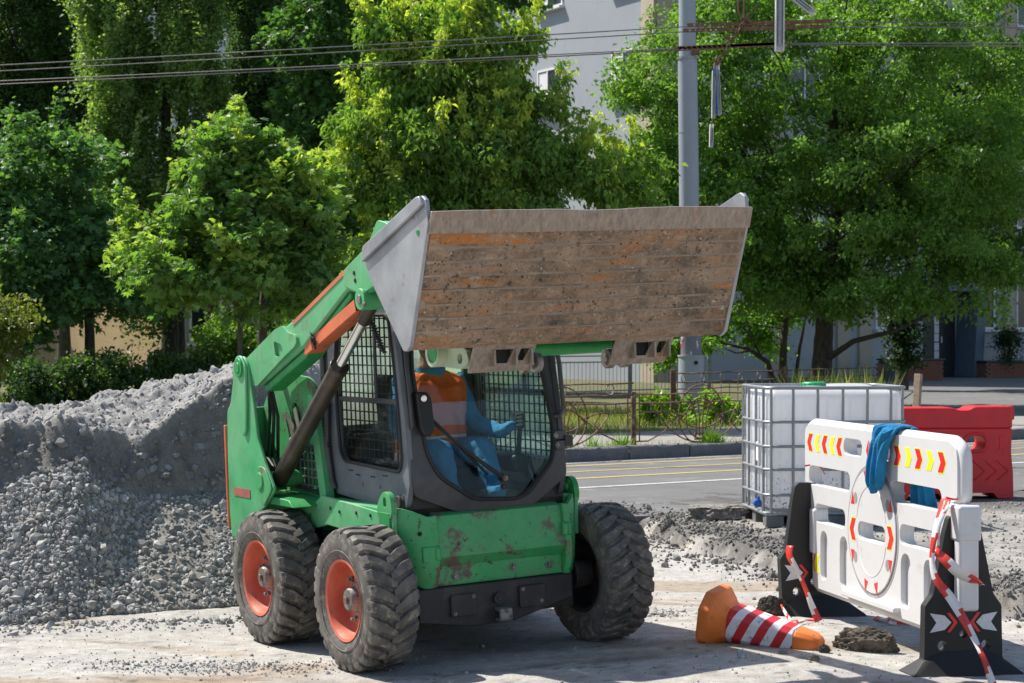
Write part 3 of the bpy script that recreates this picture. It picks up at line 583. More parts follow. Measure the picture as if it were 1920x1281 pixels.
# ---------------------------------------------------------------- trees
def leaf_mesh(name, P, Dr, Nr, size, cols, m, parent, kind='rhomb', width=.5, seed=0):
    """leaves at P growing along Dr with face normal about Nr"""
    n = len(P); Dr = Dr / np.linalg.norm(Dr, axis=1)[:, None]; S = np.cross(Dr, Nr); S /= np.maximum(np.linalg.norm(S, axis=1), 1e-6)[:, None]; N = np.cross(S, Dr)
    if kind == 'rhomb':
        T = np.array([(0, 0, 0), (-width, .42, .14), (0, 1, -.10), (width, .42, .14)]); Fc = np.array([(0, 2, 1), (0, 3, 2)])
    elif kind == 'maple':
        T = np.array([(0, 0, 0), (-.30, .06, .02), (-.62, .34, -.06), (-.24, .42, .03), (-.40, .80, -.04), (-.13, .66, .03), (0, 1.06, -.10), (.13, .66, .03), (.40, .80, -.04), (.24, .42, .03), (.62, .34, -.06), (.30, .06, .02)])
        Fc = np.array([(0, 2, 1), (0, 3, 2), (0, 5, 3), (3, 5, 4), (0, 6, 5), (0, 7, 6), (0, 9, 7), (7, 9, 8), (0, 10, 9), (0, 11, 10)])
    elif kind == 'tri':
        T = np.array([(-width, 0, 0), (width, 0, 0), (0, 1, 0)]); Fc = np.array([(0, 1, 2)])
    k = len(T); v = P[:, None, :] + size[:, None, None] * (T[None, :, 0, None] * S[:, None] + T[None, :, 1, None] * Dr[:, None] + T[None, :, 2, None] * N[:, None])
    f = (Fc[None] + (np.arange(n) * k)[:, None, None]).reshape(-1, 3)
    return fastmesh(name, v.reshape(-1, 3), f, m, parent, np.repeat(cols, k, axis=0))
def tips(blobs, R, thr=.0, seed=0, shell=.55, clump=(.34, .34, .15), k=9, dens=1.0):
    """spray centres: blobs (px, py, D, rx_px, ry_px, depth_m, n) hold layered clumps of sprays, with gaps between the clumps"""
    C, O, T = [], [], []
    for (px, py, D, rx, ry, dm, n) in blobs:
        m = max(4, int(n * dens / k)); c = at(px, py, D); s = D / F; d = R.normal(size=(m, 3)); d /= np.linalg.norm(d, axis=1)[:, None]; r = shell + (1.0 - shell) * R.rand(m) ** .6
        p = np.array(c)[None] + d * r[:, None] * np.array([rx * s, dm, ry * s])
        if thr: q = fb(p[:, 0] * 1.4 + p[:, 1] * .7, p[:, 2] * 1.4 - p[:, 1] * .5, seed, 3) > thr - .06; p, d, r = p[q], d[q], r[q]
        n2 = len(p) * k; e = R.normal(size=(n2, 3)); e /= np.linalg.norm(e, axis=1)[:, None]; e *= R.rand(n2, 1) ** .45; sz = np.repeat(R.uniform(.6, 1.35, (len(p), 1)), k, 0)
        off = e * np.array(clump)[None] * sz; off[:, 2] -= .55 * clump[2] * (e[:, 0] ** 2 + e[:, 1] ** 2)
        C.append(np.repeat(p, k, 0) + off); O.append(np.repeat(d, k, 0) * .5 + e * .8); T.append(np.repeat(r, k) * .75 + .25 * (.6 + .4 * e[:, 2]) + .06)
    return np.concatenate(C), np.concatenate(O), np.concatenate(T)
def spray_leaves(C, O, T, R, per, spread, size, droop, out=.7, flat=1.0, twig=None):
    n = len(C) * per; c = np.repeat(C, per, 0); o = np.repeat(O, per, 0); t = np.repeat(T, per)
    ax = np.repeat(R.normal(size=(len(C), 3)) * .6 + O + np.array([0, 0, -.5 * droop]), per, 0); ax /= np.linalg.norm(ax, axis=1)[:, None]
    s = R.rand(n) * 2 - 1; q = R.normal(size=(n, 3)) * np.array(spread)[None] * .55; P = c + ax * (s * np.max(spread) * 1.3)[:, None] + q
    Dr = out * ax + R.normal(size=(n, 3)) * .75 + np.array([0, 0, -droop]); Nr = R.normal(size=(n, 3)) * .55 * flat + np.array([0, 0, 1.0]) + .3 * o
    return P, Dr, Nr, size * np.clip(R.lognormal(0, .28, n), .5, 1.7), t
def trunk_part(parent, paths, wob=.02, seed=0):
    b = MB(); R = random.Random(seed)
    for path, r0, r1 in paths:
        pts = [Vector(p) for p in path]; out = []; m = 6
        for i in range(len(pts) - 1):
            for k in range(m): out.append(pts[i].lerp(pts[i + 1], k / m) + Vector((R.uniform(-1, 1), R.uniform(-1, 1), 0)) * wob * (r0 * 4))
        out.append(pts[-1]); N = len(out); b.tube(out, [r0 + (r1 - r0) * (i / (N - 1)) ** .8 for i in range(N)], 10)
    return b.build('trunk', M['bark'], parent, smooth=80)
def tree(name, label, cat, base, blobs, colour, colour2=None, seed=1, per=26, spread=(.20, .20, .12), size=.085, droop=.35, kind='rhomb', width=.42, thr=.40, m='leaf', trunks=(), limbs=14, limb_r=.035, tip=0., group='trees along the street', shell=.5, var=.3, out=.7, clump=(.34, .34, .15), dens=1.0, shoots=(45, .5, .6)):
    R = rs(seed); root = thing(name, label, cat, base, 0, group); o = Vector(base)
    C, O, T = tips(blobs, R, thr, seed, shell, clump, 9, dens)
    if shoots[0]:      # ragged outline: young shoots standing out of the crown
        q = R.choice(len(C), shoots[0] * 3); q = q[np.argsort(-(T[q] + .25 * O[q][:, 2]))][:shoots[0]]; L = shoots[1] * R.uniform(.4, 1.3, len(q)); d = O[q] * .7 + R.normal(size=(len(q), 3)) * .3 + np.array([0, 0, shoots[2]]); d /= np.linalg.norm(d, axis=1)[:, None]
        for j in range(1, 6): C = np.concatenate([C, C[q] + d * (L * j / 5)[:, None]]); O = np.concatenate([O, d]); T = np.concatenate([T, np.full(len(q), .98 + .03 * j)])
    P, Dr, Nr, S, t = spray_leaves(C, O, T, R, per, spread, size, droop, out)
    nb = len(C) - 5 * min(shoots[0], len(C)); k5 = np.repeat(np.arange(len(C)) >= nb, per)
    if shoots[0]: sh = np.where(k5, .55, 1.0)[:, None]; Cc = np.repeat(C, per, 0); P = Cc + (P - Cc) * sh; S = S * np.where(k5, .85, 1)
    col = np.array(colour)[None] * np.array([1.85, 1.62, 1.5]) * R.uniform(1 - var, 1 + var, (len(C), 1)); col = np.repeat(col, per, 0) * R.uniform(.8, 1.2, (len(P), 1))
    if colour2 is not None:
        f = np.clip((t - .85) / .2, 0, 1) * np.repeat(R.rand(len(C)) < tip, per) * R.uniform(.4, 1, len(P)); col = col * (1 - f[:, None]) + 1.35 * np.array(colour2)[None] * f[:, None]  # paler outer and upper sprays: young tips, and painted sun highlights on some crowns
    lf = leaf_mesh('crown', P - np.array(o)[None], Dr, Nr, S, col, M[m], root, kind, width); lf['kind'] = 'stuff'
    paths = [([Vector(p) - o for p in pt], a, b_) for pt, a, b_ in trunks]
    if trunks and limbs:
        main = trunks[0][0]; rr = random.Random(seed)
        for i in range(limbs):
            j = rr.randrange(len(C)); e = Vector(C[j]); k = rr.uniform(.35, 1.0) * (len(main) - 1); i0 = int(min(k, len(main) - 1.001)); s = Vector(main[i0]).lerp(Vector(main[i0 + 1]), k - i0)
            mid = s.lerp(e, .55) + Vector((0, 0, .12 * (e - s).length)); paths.append(([s - o, mid - o, e - o], limb_r, .006))
    if paths: trunk_part(root, paths, seed=seed)
    return root
def tb(px, D, z=.29): p = at(px, 625, D); return (p.x, p.y, z)
def tp(px, py, D): return tuple(at(px, py, D))
G_DARK, G_MID, G_LIT, G_YEL = (.042, .088, .034), (.075, .16, .036), (.12, .22, .04), (.40, .42, .075)
tree('poplar_tree', 'tall dark poplar at the far left end of the row', 'tree', tb(45, 47), [(60, -120, 47, 85, 150, 1.1, 230), (40, 60, 47, 95, 160, 1.2, 260), (80, 220, 47, 80, 150, 1.1, 220), (20, 330, 47, 80, 120, 1.0, 150)], G_DARK, seed=11, clump=(.17, .17, .45), dens=2.0, shoots=(120, 1.0, 2.2), size=.075, spread=(.16, .16, .26), droop=-.15, width=.46, trunks=[([tb(45, 47), tp(48, 300, 47), tp(55, -200, 47)], .22, .05)], per=34)
tree('poplar_tree', 'tall leaning poplar with a sunlit left edge and thick pale trunk', 'tree', tb(320, 43), [(195, -40, 42.6, 62, 130, .9, 170), (205, 130, 42.4, 55, 130, .9, 190), (225, 300, 42.4, 55, 130, .8, 190), (255, 440, 42.5, 55, 110, .8, 150), (282, 545, 42.6, 45, 70, .7, 90), (285, 20, 43, 70, 210, 1.0, 240), (310, 270, 43, 70, 200, .9, 220), (320, 470, 43, 60, 110, .8, 110), (365, 70, 42, 55, 110, .8, 140), (380, 200, 42.2, 48, 100, .7, 110), (335, -140, 43, 90, 120, 1.0, 150)], (.085, .155, .052), (.34, .42, .18), seed=12, clump=(.17, .17, .45), dens=1.8, shoots=(230, .9, 2.0), size=.07, spread=(.14, .14, .24), droop=-.1, width=.46, tip=.85, trunks=[([tb(320, 43), tp(318, 560, 43), tp(312, 250, 43), tp(320, -180, 43)], .235, .05), ([tb(333, 43.6), tp(335, 540, 43.6), tp(345, 200, 43.4)], .20, .05)], per=34, limbs=20)  # pale second colour puts sun highlights into the outer leaves
tree('poplar_tree', 'dark poplar standing behind the bright maple', 'tree', tb(480, 48), [(470, -90, 48, 75, 150, 1, 190), (480, 100, 48, 75, 160, 1, 220), (470, 290, 48, 70, 150, .9, 180), (520, 200, 48, 60, 150, .9, 140)], G_DARK, seed=13, clump=(.17, .17, .45), dens=1.7, shoots=(120, 1.0, 2.2), size=.075, spread=(.16, .16, .26), droop=-.1, width=.46, trunks=[([tb(487, 48), tp(486, 560, 48), tp(478, 100, 48), tp(476, -160, 48)], .26, .06)], per=32)
tree('maple_tree', 'dark dense maple with low spreading boughs at left', 'tree', tb(168, 38), [(40, 350, 38, 100, 90, 1.3, 170), (130, 330, 38, 90, 80, 1.2, 130), (60, 470, 37.4, 110, 90, 1.4, 210), (180, 450, 38, 100, 100, 1.3, 210), (100, 555, 37.6, 120, 62, 1.4, 200), (215, 560, 38, 55, 24, .7, 40), (20, 590, 37.2, 60, 70, 1.0, 90)], (.055, .128, .052), (.16, .26, .055), seed=14, dens=1.5, clump=(.42, .42, .16), size=.10, kind='maple', width=.5, tip=.25, trunks=[([tb(170, 38), tp(168, 600, 38), tp(150, 420, 38), tp(120, 330, 38)], .125, .03), ([tb(34, 37), tp(40, 600, 37), tp(60, 440, 37)], .21, .06)], per=15, thr=.36)
tree('maple_tree', 'bright young maple with large sunlit leaves behind the heap', 'tree', tb(452, 28), [(430, 300, 28, 55, 70, .7, 95), (445, 235, 28, 28, 35, .4, 26), (370, 430, 28, 75, 65, .9, 135), (300, 460, 28, 65, 35, .7, 70), (330, 500, 27.7, 70, 50, .8, 85), (480, 400, 28, 90, 80, 1.0, 170), (555, 440, 28, 80, 85, .9, 140), (400, 525, 27.8, 80, 40, .9, 90), (520, 540, 28, 85, 60, .9, 110), (600, 500, 28, 45, 60, .6, 60), (530, 310, 28, 30, 40, .4, 28)], (.075, .155, .045), (.30, .37, .075), seed=15, clump=(.27, .27, .10), dens=.9, shoots=(60, .55, .9), size=.10, kind='maple', tip=.5, trunks=[([tb(452, 28), tp(450, 600, 28), tp(440, 450, 28), tp(436, 260, 28)], .05, .012), ([tb(500, 29), tp(492, 600, 29), tp(500, 450, 29)], .11, .03)], per=19, thr=.37, spread=(.17, .17, .08), limb_r=.018, limbs=22, droop=.25)  # yellow second colour paints part of the sunlit look into the outer leaves
tree('maple_tree', 'dark green maple towering between the poplars and the yellow tree', 'tree', tb(600, 41), [(600, 60, 41, 85, 90, 1.2, 200), (700, -10, 41, 120, 70, 1.3, 210), (610, 200, 41, 75, 90, 1.1, 180), (590, 330, 41, 80, 85, 1.1, 170), (640, 440, 40.6, 95, 90, 1.2, 210), (560, 560, 41, 85, 75, 1.1, 150), (880, -30, 41, 130, 60, 1.3, 180), (640, 590, 40.8, 60, 60, 1, 90)], (.042, .105, .032), (.17, .25, .04), seed=16, dens=1.5, clump=(.42, .42, .16), size=.10, kind='maple', tip=.22, trunks=[([tb(505, 41), tp(530, 560, 41), tp(590, 300, 41), tp(640, 20, 41)], .24, .05)], per=15, thr=.36)
tree('box_elder_tree', 'yellow green box elder with drooping leaflets above the bucket', 'tree', tb(880, 33), [(720, 70, 33, 34, 40, .5, 40), (790, 95, 33, 62, 62, .8, 105), (880, 70, 33, 52, 80, .7, 100), (945, 95, 33, 42, 80, .6, 80), (972, 112, 33, 28, 55, .5, 40), (740, 170, 33, 80, 50, .9, 110), (860, 190, 33, 100, 60, 1.0, 160), (960, 200, 33, 65, 70, .8, 120), (700, 235, 32.6, 80, 40, .8, 100), (800, 270, 32.4, 100, 55, 1.0, 170), (900, 300, 32.4, 90, 55, 1.0, 150), (1000, 290, 32.6, 55, 85, .7, 120), (1080, 340, 32.8, 75, 50, .8, 120), (700, 350, 32.6, 90, 60, .9, 160), (820, 370, 32.2, 130, 50, 1.0, 190), (960, 385, 32.4, 110, 45, .9, 150), (1150, 350, 33, 60, 45, .6, 50), (1025, 240, 33, 26, 45, .4, 24), (1090, 320, 33.2, 45, 35, .4, 24), (1190, 300, 33.4, 45, 45, .4, 16), (740, 480, 32.8, 100, 70, .9, 140)], (.085, .165, .040), (.40, .43, .09), seed=17, clump=(.27, .27, .14), dens=1.15, shoots=(170, .6, .9), size=.10, droop=1.0, width=.27, tip=.62, m='leaf_thin', trunks=[([tb(880, 33), tp(875, 480, 33), tp(860, 250, 33), tp(850, 60, 33)], .15, .03)], per=32, spread=(.15, .15, .10), thr=.41, limbs=26, limb_r=.022, out=.45)
elm = tree('elm_tree', 'huge spreading elm with furrowed trunk in front of the grey building', 'tree', tb(1542, 42), [(1250, 75, 42, 60, 35, 1.57, 70), (1180, 120, 42, 45, 22, 0.88, 22), (1165, 165, 42, 60, 20, 0.88, 24), (1350, 60, 42, 90, 80, 2.10, 190), (1240, 190, 42, 65, 50, 1.57, 110), (1330, 200, 42, 100, 90, 2.27, 240), (1230, 300, 42, 55, 60, 1.40, 110), (1320, 320, 41.8, 90, 70, 2.10, 170), (1250, 400, 42, 60, 60, 1.40, 90), (1480, 110, 42, 150, 130, 2.98, 360), (1480, -60, 42, 200, 80, 2.98, 260), (1680, 90, 42, 160, 130, 3.15, 380), (1760, -50, 42, 190, 90, 3.15, 290), (1850, 160, 42, 95, 140, 2.45, 250), (1420, 300, 41.7, 110, 90, 2.62, 250), (1560, 290, 41.5, 140, 100, 3.15, 330), (1720, 290, 41.6, 140, 110, 3.15, 340), (1850, 330, 42, 75, 100, 2.10, 150), (1440, 440, 41.6, 95, 75, 2.27, 210), (1580, 440, 41.3, 130, 80, 2.98, 310), (1720, 440, 41.5, 120, 80, 2.62, 270), (1430, 530, 41.6, 85, 55, 1.75, 170), (1490, 548, 42.4, 60, 36, 1.40, 90), (1390, 470, 41.6, 60, 60, 1.57, 100), (1600, 545, 41.2, 110, 50, 2.45, 210), (1720, 540, 41.4, 85, 42, 1.93, 130), (1830, 470, 42, 70, 60, 1.75, 110), (1860, 540, 42, 35, 50, 1.22, 40), (1950, 250, 42, 80, 200, 2.27, 170)], (.080, .165, .040), (.17, .28, .055), seed=18, clump=(.40, .40, .15), dens=1.4, shoots=(300, .8, .15), size=.085, droop=.5, width=.36, tip=.35, trunks=[([tb(1540, 42), tp(1543, 640, 42), tp(1552, 540, 42), tp(1570, 380, 42), tp(1560, 120, 42)], .265, .07), ([tp(1548, 590, 42), tp(1600, 470, 41.8), tp(1700, 330, 41.6), tp(1770, 180, 42)], .13, .03), ([tp(1550, 560, 42), tp(1480, 440, 41.7), tp(1400, 300, 42), tp(1330, 190, 42)], .12, .03), ([tp(1556, 670, 41.8), tp(1600, 640, 41.2), tp(1680, 620, 41.0), tp(1740, 590, 41)], .07, .03)], per=26, thr=.43, limbs=60, limb_r=.03, spread=(.20, .20, .13))
# pale dead twigs inside the elm
b = MB(); rr = random.Random(9)
for px, py in ((1637, 232), (1640, 228), (1500, 150), (1730, 130), (1690, 260), (1460, 130)):
    s = at(px, py, 40.6)
    for k in range(4):
        a = rr.uniform(2.2, 5.6); e = s + Vector((math.cos(a), rr.uniform(-.4, .2), math.sin(a))) * rr.uniform(.4, .9); b.tube([s, s.lerp(e, .5) + Vector((rr.uniform(-.08, .08), 0, .06)), e], [.008, .006, .003], 5)
tw = b.build('dead_twigs', mat('grey_twig', (.22, .19, .15), .9, bump=0), elm); tw.matrix_parent_inverse = Matrix.Translation(-Vector(tb(1542, 42))); tw['kind'] = 'stuff'
tree('plum_tree', 'small dark many-stemmed tree with bent bare boughs beside the elm trunk', 'tree', tb(1468, 43.8), [(1395, 585, 44.4, 40, 34, .5, 40), (1290, 640, 43.5, 40, 20, .4, 27), (1262, 655, 43.5, 18, 22, .3, 18), (1345, 605, 43.8, 34, 20, .4, 20), (1430, 640, 44.2, 26, 14, .3, 12), (1450, 600, 44.5, 30, 16, .3, 12)], (.08, .18, .034), (.18, .30, .045), seed=19, size=.085, tip=.4, width=.42, trunks=[([tb(1466, 43.8), tp(1470, 640, 43.8), tp(1478, 560, 43.8), tp(1470, 480, 43.8)], .10, .04), ([tb(1462, 43.8), tp(1440, 680, 43.8), tp(1405, 655, 43.6), tp(1362, 645, 43.5), tp(1310, 632, 43.5)], .07, .02), ([tp(1410, 657, 43.6), tp(1380, 662, 43.4), tp(1350, 650, 43.4)], .03, .01), ([tb(1486, 44), tp(1500, 650, 44), tp(1515, 570, 44)], .055, .02), ([tp(1430, 675, 43.7), tp(1408, 630, 43.6), tp(1398, 590, 43.6)], .03, .01)], per=22, limbs=8, thr=.3, limb_r=.015, shoots=(12, .4, .3))
tree('ivy_column', 'dark ivy climbing the trunk before the entrance planter', 'climbing plant', tb(1692, 53.2), [(1692, 640, 53.2, 17, 50, .35, 110), (1697, 590, 53.2, 20, 34, .35, 70)], (.016, .036, .015), seed=20, size=.08, width=.5, trunks=[([tb(1688, 53.4), tp(1692, 600, 53.4)], .05, .03)], limbs=0, per=20, thr=0, group=None, shoots=(8, .3, 0))
tree('clipped_bush', 'clipped dark round bush in the right brick planter', 'bush', (*at(1893, 676, 69.6)[:2], .8), [(1893, 652, 69.6, 17, 27, .35, 110), (1890, 634, 69.6, 9, 14, .2, 40)], (.022, .05, .02), seed=21, size=.06, width=.35, trunks=[((*[(*at(1893, 676, 69.6)[:2], .72)], tp(1893, 640, 69.6)), .05, .03)], limbs=0, per=24, thr=0, group=None, shoots=(0, 0, 0))
# darker growth that closes the view behind the street trees
for k, (nm, lab, px, D, bl, sd) in enumerate((('linden_tree', 'dark linden filling the gap behind the bright maple', 400, 54, [(440, 400, 54, 120, 130, 1.6, 230), (520, 520, 54, 100, 100, 1.4, 160), (560, 600, 53, 80, 60, 1.3, 130)], 31), ('linden_tree', 'dark linden behind the leaning poplar at the far left', 120, 56, [(120, 120, 56, 120, 170, 1.8, 260), (110, 320, 56, 130, 120, 1.7, 200), (240, 60, 56, 110, 200, 1.6, 180)], 32), ('linden_tree', 'dark linden behind the yellow green tree', 780, 52, [(760, 130, 52, 140, 150, 1.8, 280), (700, 380, 52, 130, 130, 1.6, 230), (880, 330, 52, 120, 140, 1.6, 220), (560, 120, 52, 90, 180, 1.4, 180), (960, 420, 52, 70, 90, 1.2, 90)], 33))):
    tree(nm, lab, 'tree', tb(px, D), bl, (.026, .058, .024), seed=sd, dens=1.6, size=.12, kind='rhomb', width=.5, per=24, spread=(.28, .28, .2), thr=.33, trunks=[([tb(px, D), tp(px, 480, D), tp(px, 200, D)], .22, .06)], limbs=10)
tree('linden_tree', 'broad linden standing between the elm and the dark entrance', 'tree', tb(1690, 54), [(1700, 330, 54, 120, 150, 2.6, 260), (1830, 300, 54, 110, 160, 2.6, 260), (1760, 150, 54, 150, 120, 2.6, 240), (1900, 400, 53.5, 70, 90, 2.0, 110)], (.040, .090, .028), seed=34, size=.12, dens=1.3, per=22, spread=(.28, .28, .2), thr=.36, trunks=[([tb(1690, 54), tp(1700, 520, 54), tp(1765, 250, 54)], .2, .06)], limbs=14)
for px, D, sd, nm, lab in ((-190, 44, 35, 'poplar_tree', 'poplar standing beyond the left edge of the view'), (-420, 40, 36, 'linden_tree', 'linden beyond the left edge, nearer the heap'), (-680, 46, 37, 'linden_tree', 'farthest linden of the row beyond the left edge')):
    tree(nm, lab, 'tree', tb(px, D), [(px, 100, D, 130, 170, 1.6, 200), (px + 10, 350, D, 140, 150, 1.6, 200), (px - 20, -100, D, 110, 150, 1.5, 150), (px, 520, D, 120, 70, 1.4, 110)], (.040, .088, .030), seed=sd, size=.13, dens=1.1, per=18, spread=(.28, .28, .2), thr=.36, trunks=[([tb(px, D), tp(px, 520, D), tp(px, 200, D)], .2, .06)], limbs=8)
for k, (px, py, rx, ry, D, lab, colr, sd) in enumerate(((105, 712, 85, 40, 35, 'dark round shrub beneath the low maple boughs', (.028, .062, .025), 41), (235, 708, 75, 36, 36, 'dark green shrub between the maple trunk and the poplar', (.032, .072, .026), 42), (350, 705, 50, 30, 37, 'dark shrub at the foot of the poplar', (.032, .07, .026), 43), (425, 640, 50, 55, 39, 'sunlit shrub right of the poplar trunks', (.07, .14, .03), 44), (575, 640, 65, 62, 38, 'leafy shrub behind the loader arm', (.045, .095, .026), 45), (-15, 600, 48, 78, 30, 'olive green bush at the left edge', (.075, .10, .035), 46), (690, 640, 80, 60, 38, 'shrub behind the loader cab', (.045, .095, .026), 47))):
    tree('shrub', lab, 'shrub', tb(px, D), [(px, py, D, rx, ry, .9, 260)], colr, (.13, .20, .04), seed=sd, size=.075, width=.42, tip=.2, per=20, thr=.3, trunks=[([tb(px, D), tp(px, py, D)], .04, .02)], limbs=6, limb_r=.015, group='shrubs on the lawn', spread=(.16, .16, .12), shoots=(14, .22, .6))
# grass
def grass(name, seed, n, fx, h, cols, zz=.285):
    R = rs(seed); x, y = fx(R, n); P = np.stack([x, y, np.full(n, zz)], 1); Dr = R.normal(size=(n, 3)) * .35 + np.array([0, 0, 1.]); Nr = R.normal(size=(n, 3)); f = R.rand(n)
    col = np.where((f < .62)[:, None], np.array(cols[0]), np.array(cols[1])) * R.uniform(.7, 1.3, (n, 1)); o = leaf_mesh(name, P, Dr, Nr, h * R.uniform(.4, 1.3, n), col, M['grass'], None, 'tri', .035); o['kind'] = 'stuff'; return o
def lawn_pts(px0, px1, d0, d1):
    def f(R, n): D = R.uniform(d0, d1, n); return (R.uniform(px0, px1, n) - 960) / F * D, D
    return f
def lawn_strip(t0, t1, o0, o1):
    def f(R, n):
        T = R.uniform(t0, t1, n); O = R.uniform(o0, o1, n); q = [kerb_pt(a, b) for a, b in zip(T, O)]; return np.array([p.x for p in q]), np.array([p.y for p in q])
    return f
grass('grass', 71, 26000, lawn_strip(-3, 9.5, -3.1, -13), .15, ((.16, .24, .045), (.42, .34, .15)))
grass('grass', 72, 9000, lawn_pts(-100, 420, 31, 45), .30, ((.10, .19, .035), (.30, .27, .10)))
grass('weeds', 73, 900, lawn_strip(-1.5, 6, -.19, -.34), .075, ((.13, .24, .04), (.2, .27, .06)), .298)
def tuft(R, n): c = [kerb_pt(t, o) for t, o in ((2.72, -.23), (1.25, -.30), (2.78, -.2), (.9, -.4))]; k = R.choice(4, n, p=(.5, .2, .2, .1)); return np.array([c[i].x for i in k]) + R.normal(0, .06, n), np.array([c[i].y for i in k]) + R.normal(0, .06, n)
grass('weeds', 74, 700, tuft, .17, ((.16, .30, .04), (.22, .33, .06)), .298)
grass('tall_grass', 75, 900, lawn_pts(1465, 1660, 36, 39), .75, ((.14, .20, .05), (.36, .33, .13)))
for k, (px, D, lab, sd) in enumerate(((1342, 33.5, 'sunlit leafy weed clump beside the white tank', 51), (1385, 34, 'bushy green weed behind the corner of the white tank', 52), (1225, 33.4, 'leafy weed at the foot of the rusty fence post', 53), (1290, 34.5, 'green weed growing round the foot of the pole', 54))):
    p = tb(px, D); tree('weed', lab, 'weed', p, [(px, HOR + (HC - .29 - .17) / D * F, D, 34, 15, .3, 40)], (.10, .19, .03), seed=sd, size=.075, width=.42, per=14, thr=0, trunks=[([p, tuple(Vector(p) + Vector((0, 0, .25)))], .012, .006)], limbs=6, limb_r=.006, group='weeds on the verge', spread=(.09, .09, .07), m='leaf_thin', shoots=(8, .2, 1))

# ---------------------------------------------------------------- street furniture
M['pole'] = mat('grey_pole_paint', (.34, .37, .43), .55, var=.08, vs=2, dirt=(.22, .22, .23), da=.6, ds=2, dw=.2, speck=(.15, .13, .12), sp=.74, ss=14, bump=.1, bs=20)
N = NT('splashed_pole_paint'); cc = N.mix(N.ramp(N.noise(11, 3, .6, N.co((1, 1, .35))), .615, .63), (.19, .19, .22), (.58, .58, .6)); cc = N.mix(N.ramp(N.noise(6, 3, .5), .64, .66), cc, (.35, .03, .05)); N.set(Base_Color=cc, Roughness=.6); M['pole_s'] = N.m
PD = 36.; pole = thing('utility_pole', 'tall grey tubular steel pole behind the raised bucket', 'utility pole', tb(1296, PD)); pb = Vector(tb(1296, PD))
def ppt(px, py): return at(px, py, PD) - pb
u = PD / F
b = MB(); b.cyl((0, 0, -.1), ppt(1296, 668), 24.5 * u, 24 * u, 28); b.cyl(ppt(1296, 669), ppt(1296, 666), 25.5 * u, 25.5 * u, 28); b.build('sleeve', M['pole'], pole, smooth=40)
b = MB(); b.cyl(ppt(1296, 670), ppt(1294.5, 575), 19.5 * u, 19.3 * u, 28); b.build('splashed_section', M['pole_s'], pole, smooth=40)
b = MB(); b.cyl(ppt(1294.5, 575), ppt(1289, 110), 19.2 * u, 18 * u, 28, False); b.cyl(ppt(1289, 110), ppt(1286, -420), 16.2 * u, 14 * u, 28); b.build('shaft', M['pole'], pole, smooth=40)
for y, w, hgt in ((110, 19.5, 2.2), (249, 18.9, 1.2)):
    b = MB(); c = ppt(1289 + (y - 110) * .012, y); b.cyl(c - Vector((0, 0, hgt * u)), c + Vector((0, 0, hgt * u)), w * u, w * u, 28); b.build('band', M['galv'] if y < 200 else M['pole'], pole, smooth=40)
b = MB(); b.box(ppt(1303, 101) - Vector((0, 19 * u, 0)), (.12, .08, .09)); b.cyl(ppt(1303, 101) - Vector((0, .2, 0)), ppt(1316, 112) - Vector((0, .1, 0)), .015); b.build('clamp', M['rust'], pole, .006)
b = MB(); c = ppt(1303, 680) - Vector((0, 23.5 * u, 0)); b.cyl(c, c + Vector((0, -.02, 0)), .035, n=14); b.build('bolt_hole_cover', M['dark'], pole)

WD = 27.
def wire(px0, py0, px1, py1, name, label, r=.0075, D0=WD, D1=WD, sag=.02):
    a, c = at(px0, py0, D0), at(px1, py1, D1); b = MB(); n = 14; b.tube([a.lerp(c, i / n) - Vector((0, 0, sag * 4 * (i / n) * (1 - i / n))) for i in range(n + 1)], r, 6); return tag(b.build(name, M['galv_d'], smooth=60), label, 'wire', 'overhead trolley wires')
M['galv_d'] = mat('weathered_wire', (.17, .165, .16), .45, .6, bump=0)
wire(-700, 158, 1292, 50, 'overhead_wire', 'topmost of the four overhead wires left of the pole'); wire(-700, 170, 1282, 60, 'overhead_wire', 'second overhead wire from the top left of the pole')
wire(-700, 182, 1270, 91, 'overhead_wire', 'third overhead wire from the top left of the pole'); wire(-700, 190, 1270, 94, 'overhead_wire', 'lowest of the four overhead wires left of the pole')
wire(1545, 42, 2700, 36, 'overhead_wire', 'topmost overhead wire right of the rusty beams'); wire(1545, 51, 2700, 48, 'overhead_wire', 'second overhead wire from the top right of the rusty beams')
wire(1480, 82, 2700, 72, 'overhead_wire', 'third overhead wire from the top right of the rusty beams'); wire(1480, 84, 2700, 86, 'overhead_wire', 'lowest overhead wire right of the rusty beams')
def beam(px0, py0, px1, py1, lab, h=.05):
    a, c = at(px0, py0, WD), at(px1, py1, WD); d = (c - a); L = d.length; d.normalize(); up = Vector((0, 0, 1)); root = thing('wire_beam', lab, 'beam', a, 0, 'rusty beams on the wires')
    n = 26; holes = [circ(.12 + i * (L * .47) / n * 2 % (L - .2), 0, .009, 8) for i in range(n)]
    b = MB(); b.plate([[(0, -h / 2), (L, -h / 2), (L, h / 2), (0, h / 2)]] + [circ(.10 + i * .066, 0, .011, 8) for i in range(int(L * .45 / .066))], lambda x, y, t: d * x + up * y + Vector((0, t, 0)), -.006, .006); b.build('web', M['rust'], root)
    b = MB(); b.bar(Vector((0, .012, h / 2 - .004)), d * L + Vector((0, .012, h / 2 - .004)), .03, .006); b.build('flange', M['rust'], root)
beam(1288, 48, 1560, 40, 'upper of the two close rusty beams on the trolley wires'); beam(1280, 58, 1545, 50, 'lower of the two close rusty beams on the trolley wires')
beam(1265, 93, 1455, 83, 'front one of the low pair of rusty beams'); beam(1272, 90, 1480, 81, 'rear one of the low pair of rusty beams', .04)
hang = thing('chain_hanger', 'rusty chain and insulators holding the overhead beams together', 'chain', at(1395, 30, WD)); hb = at(1395, 30, WD)
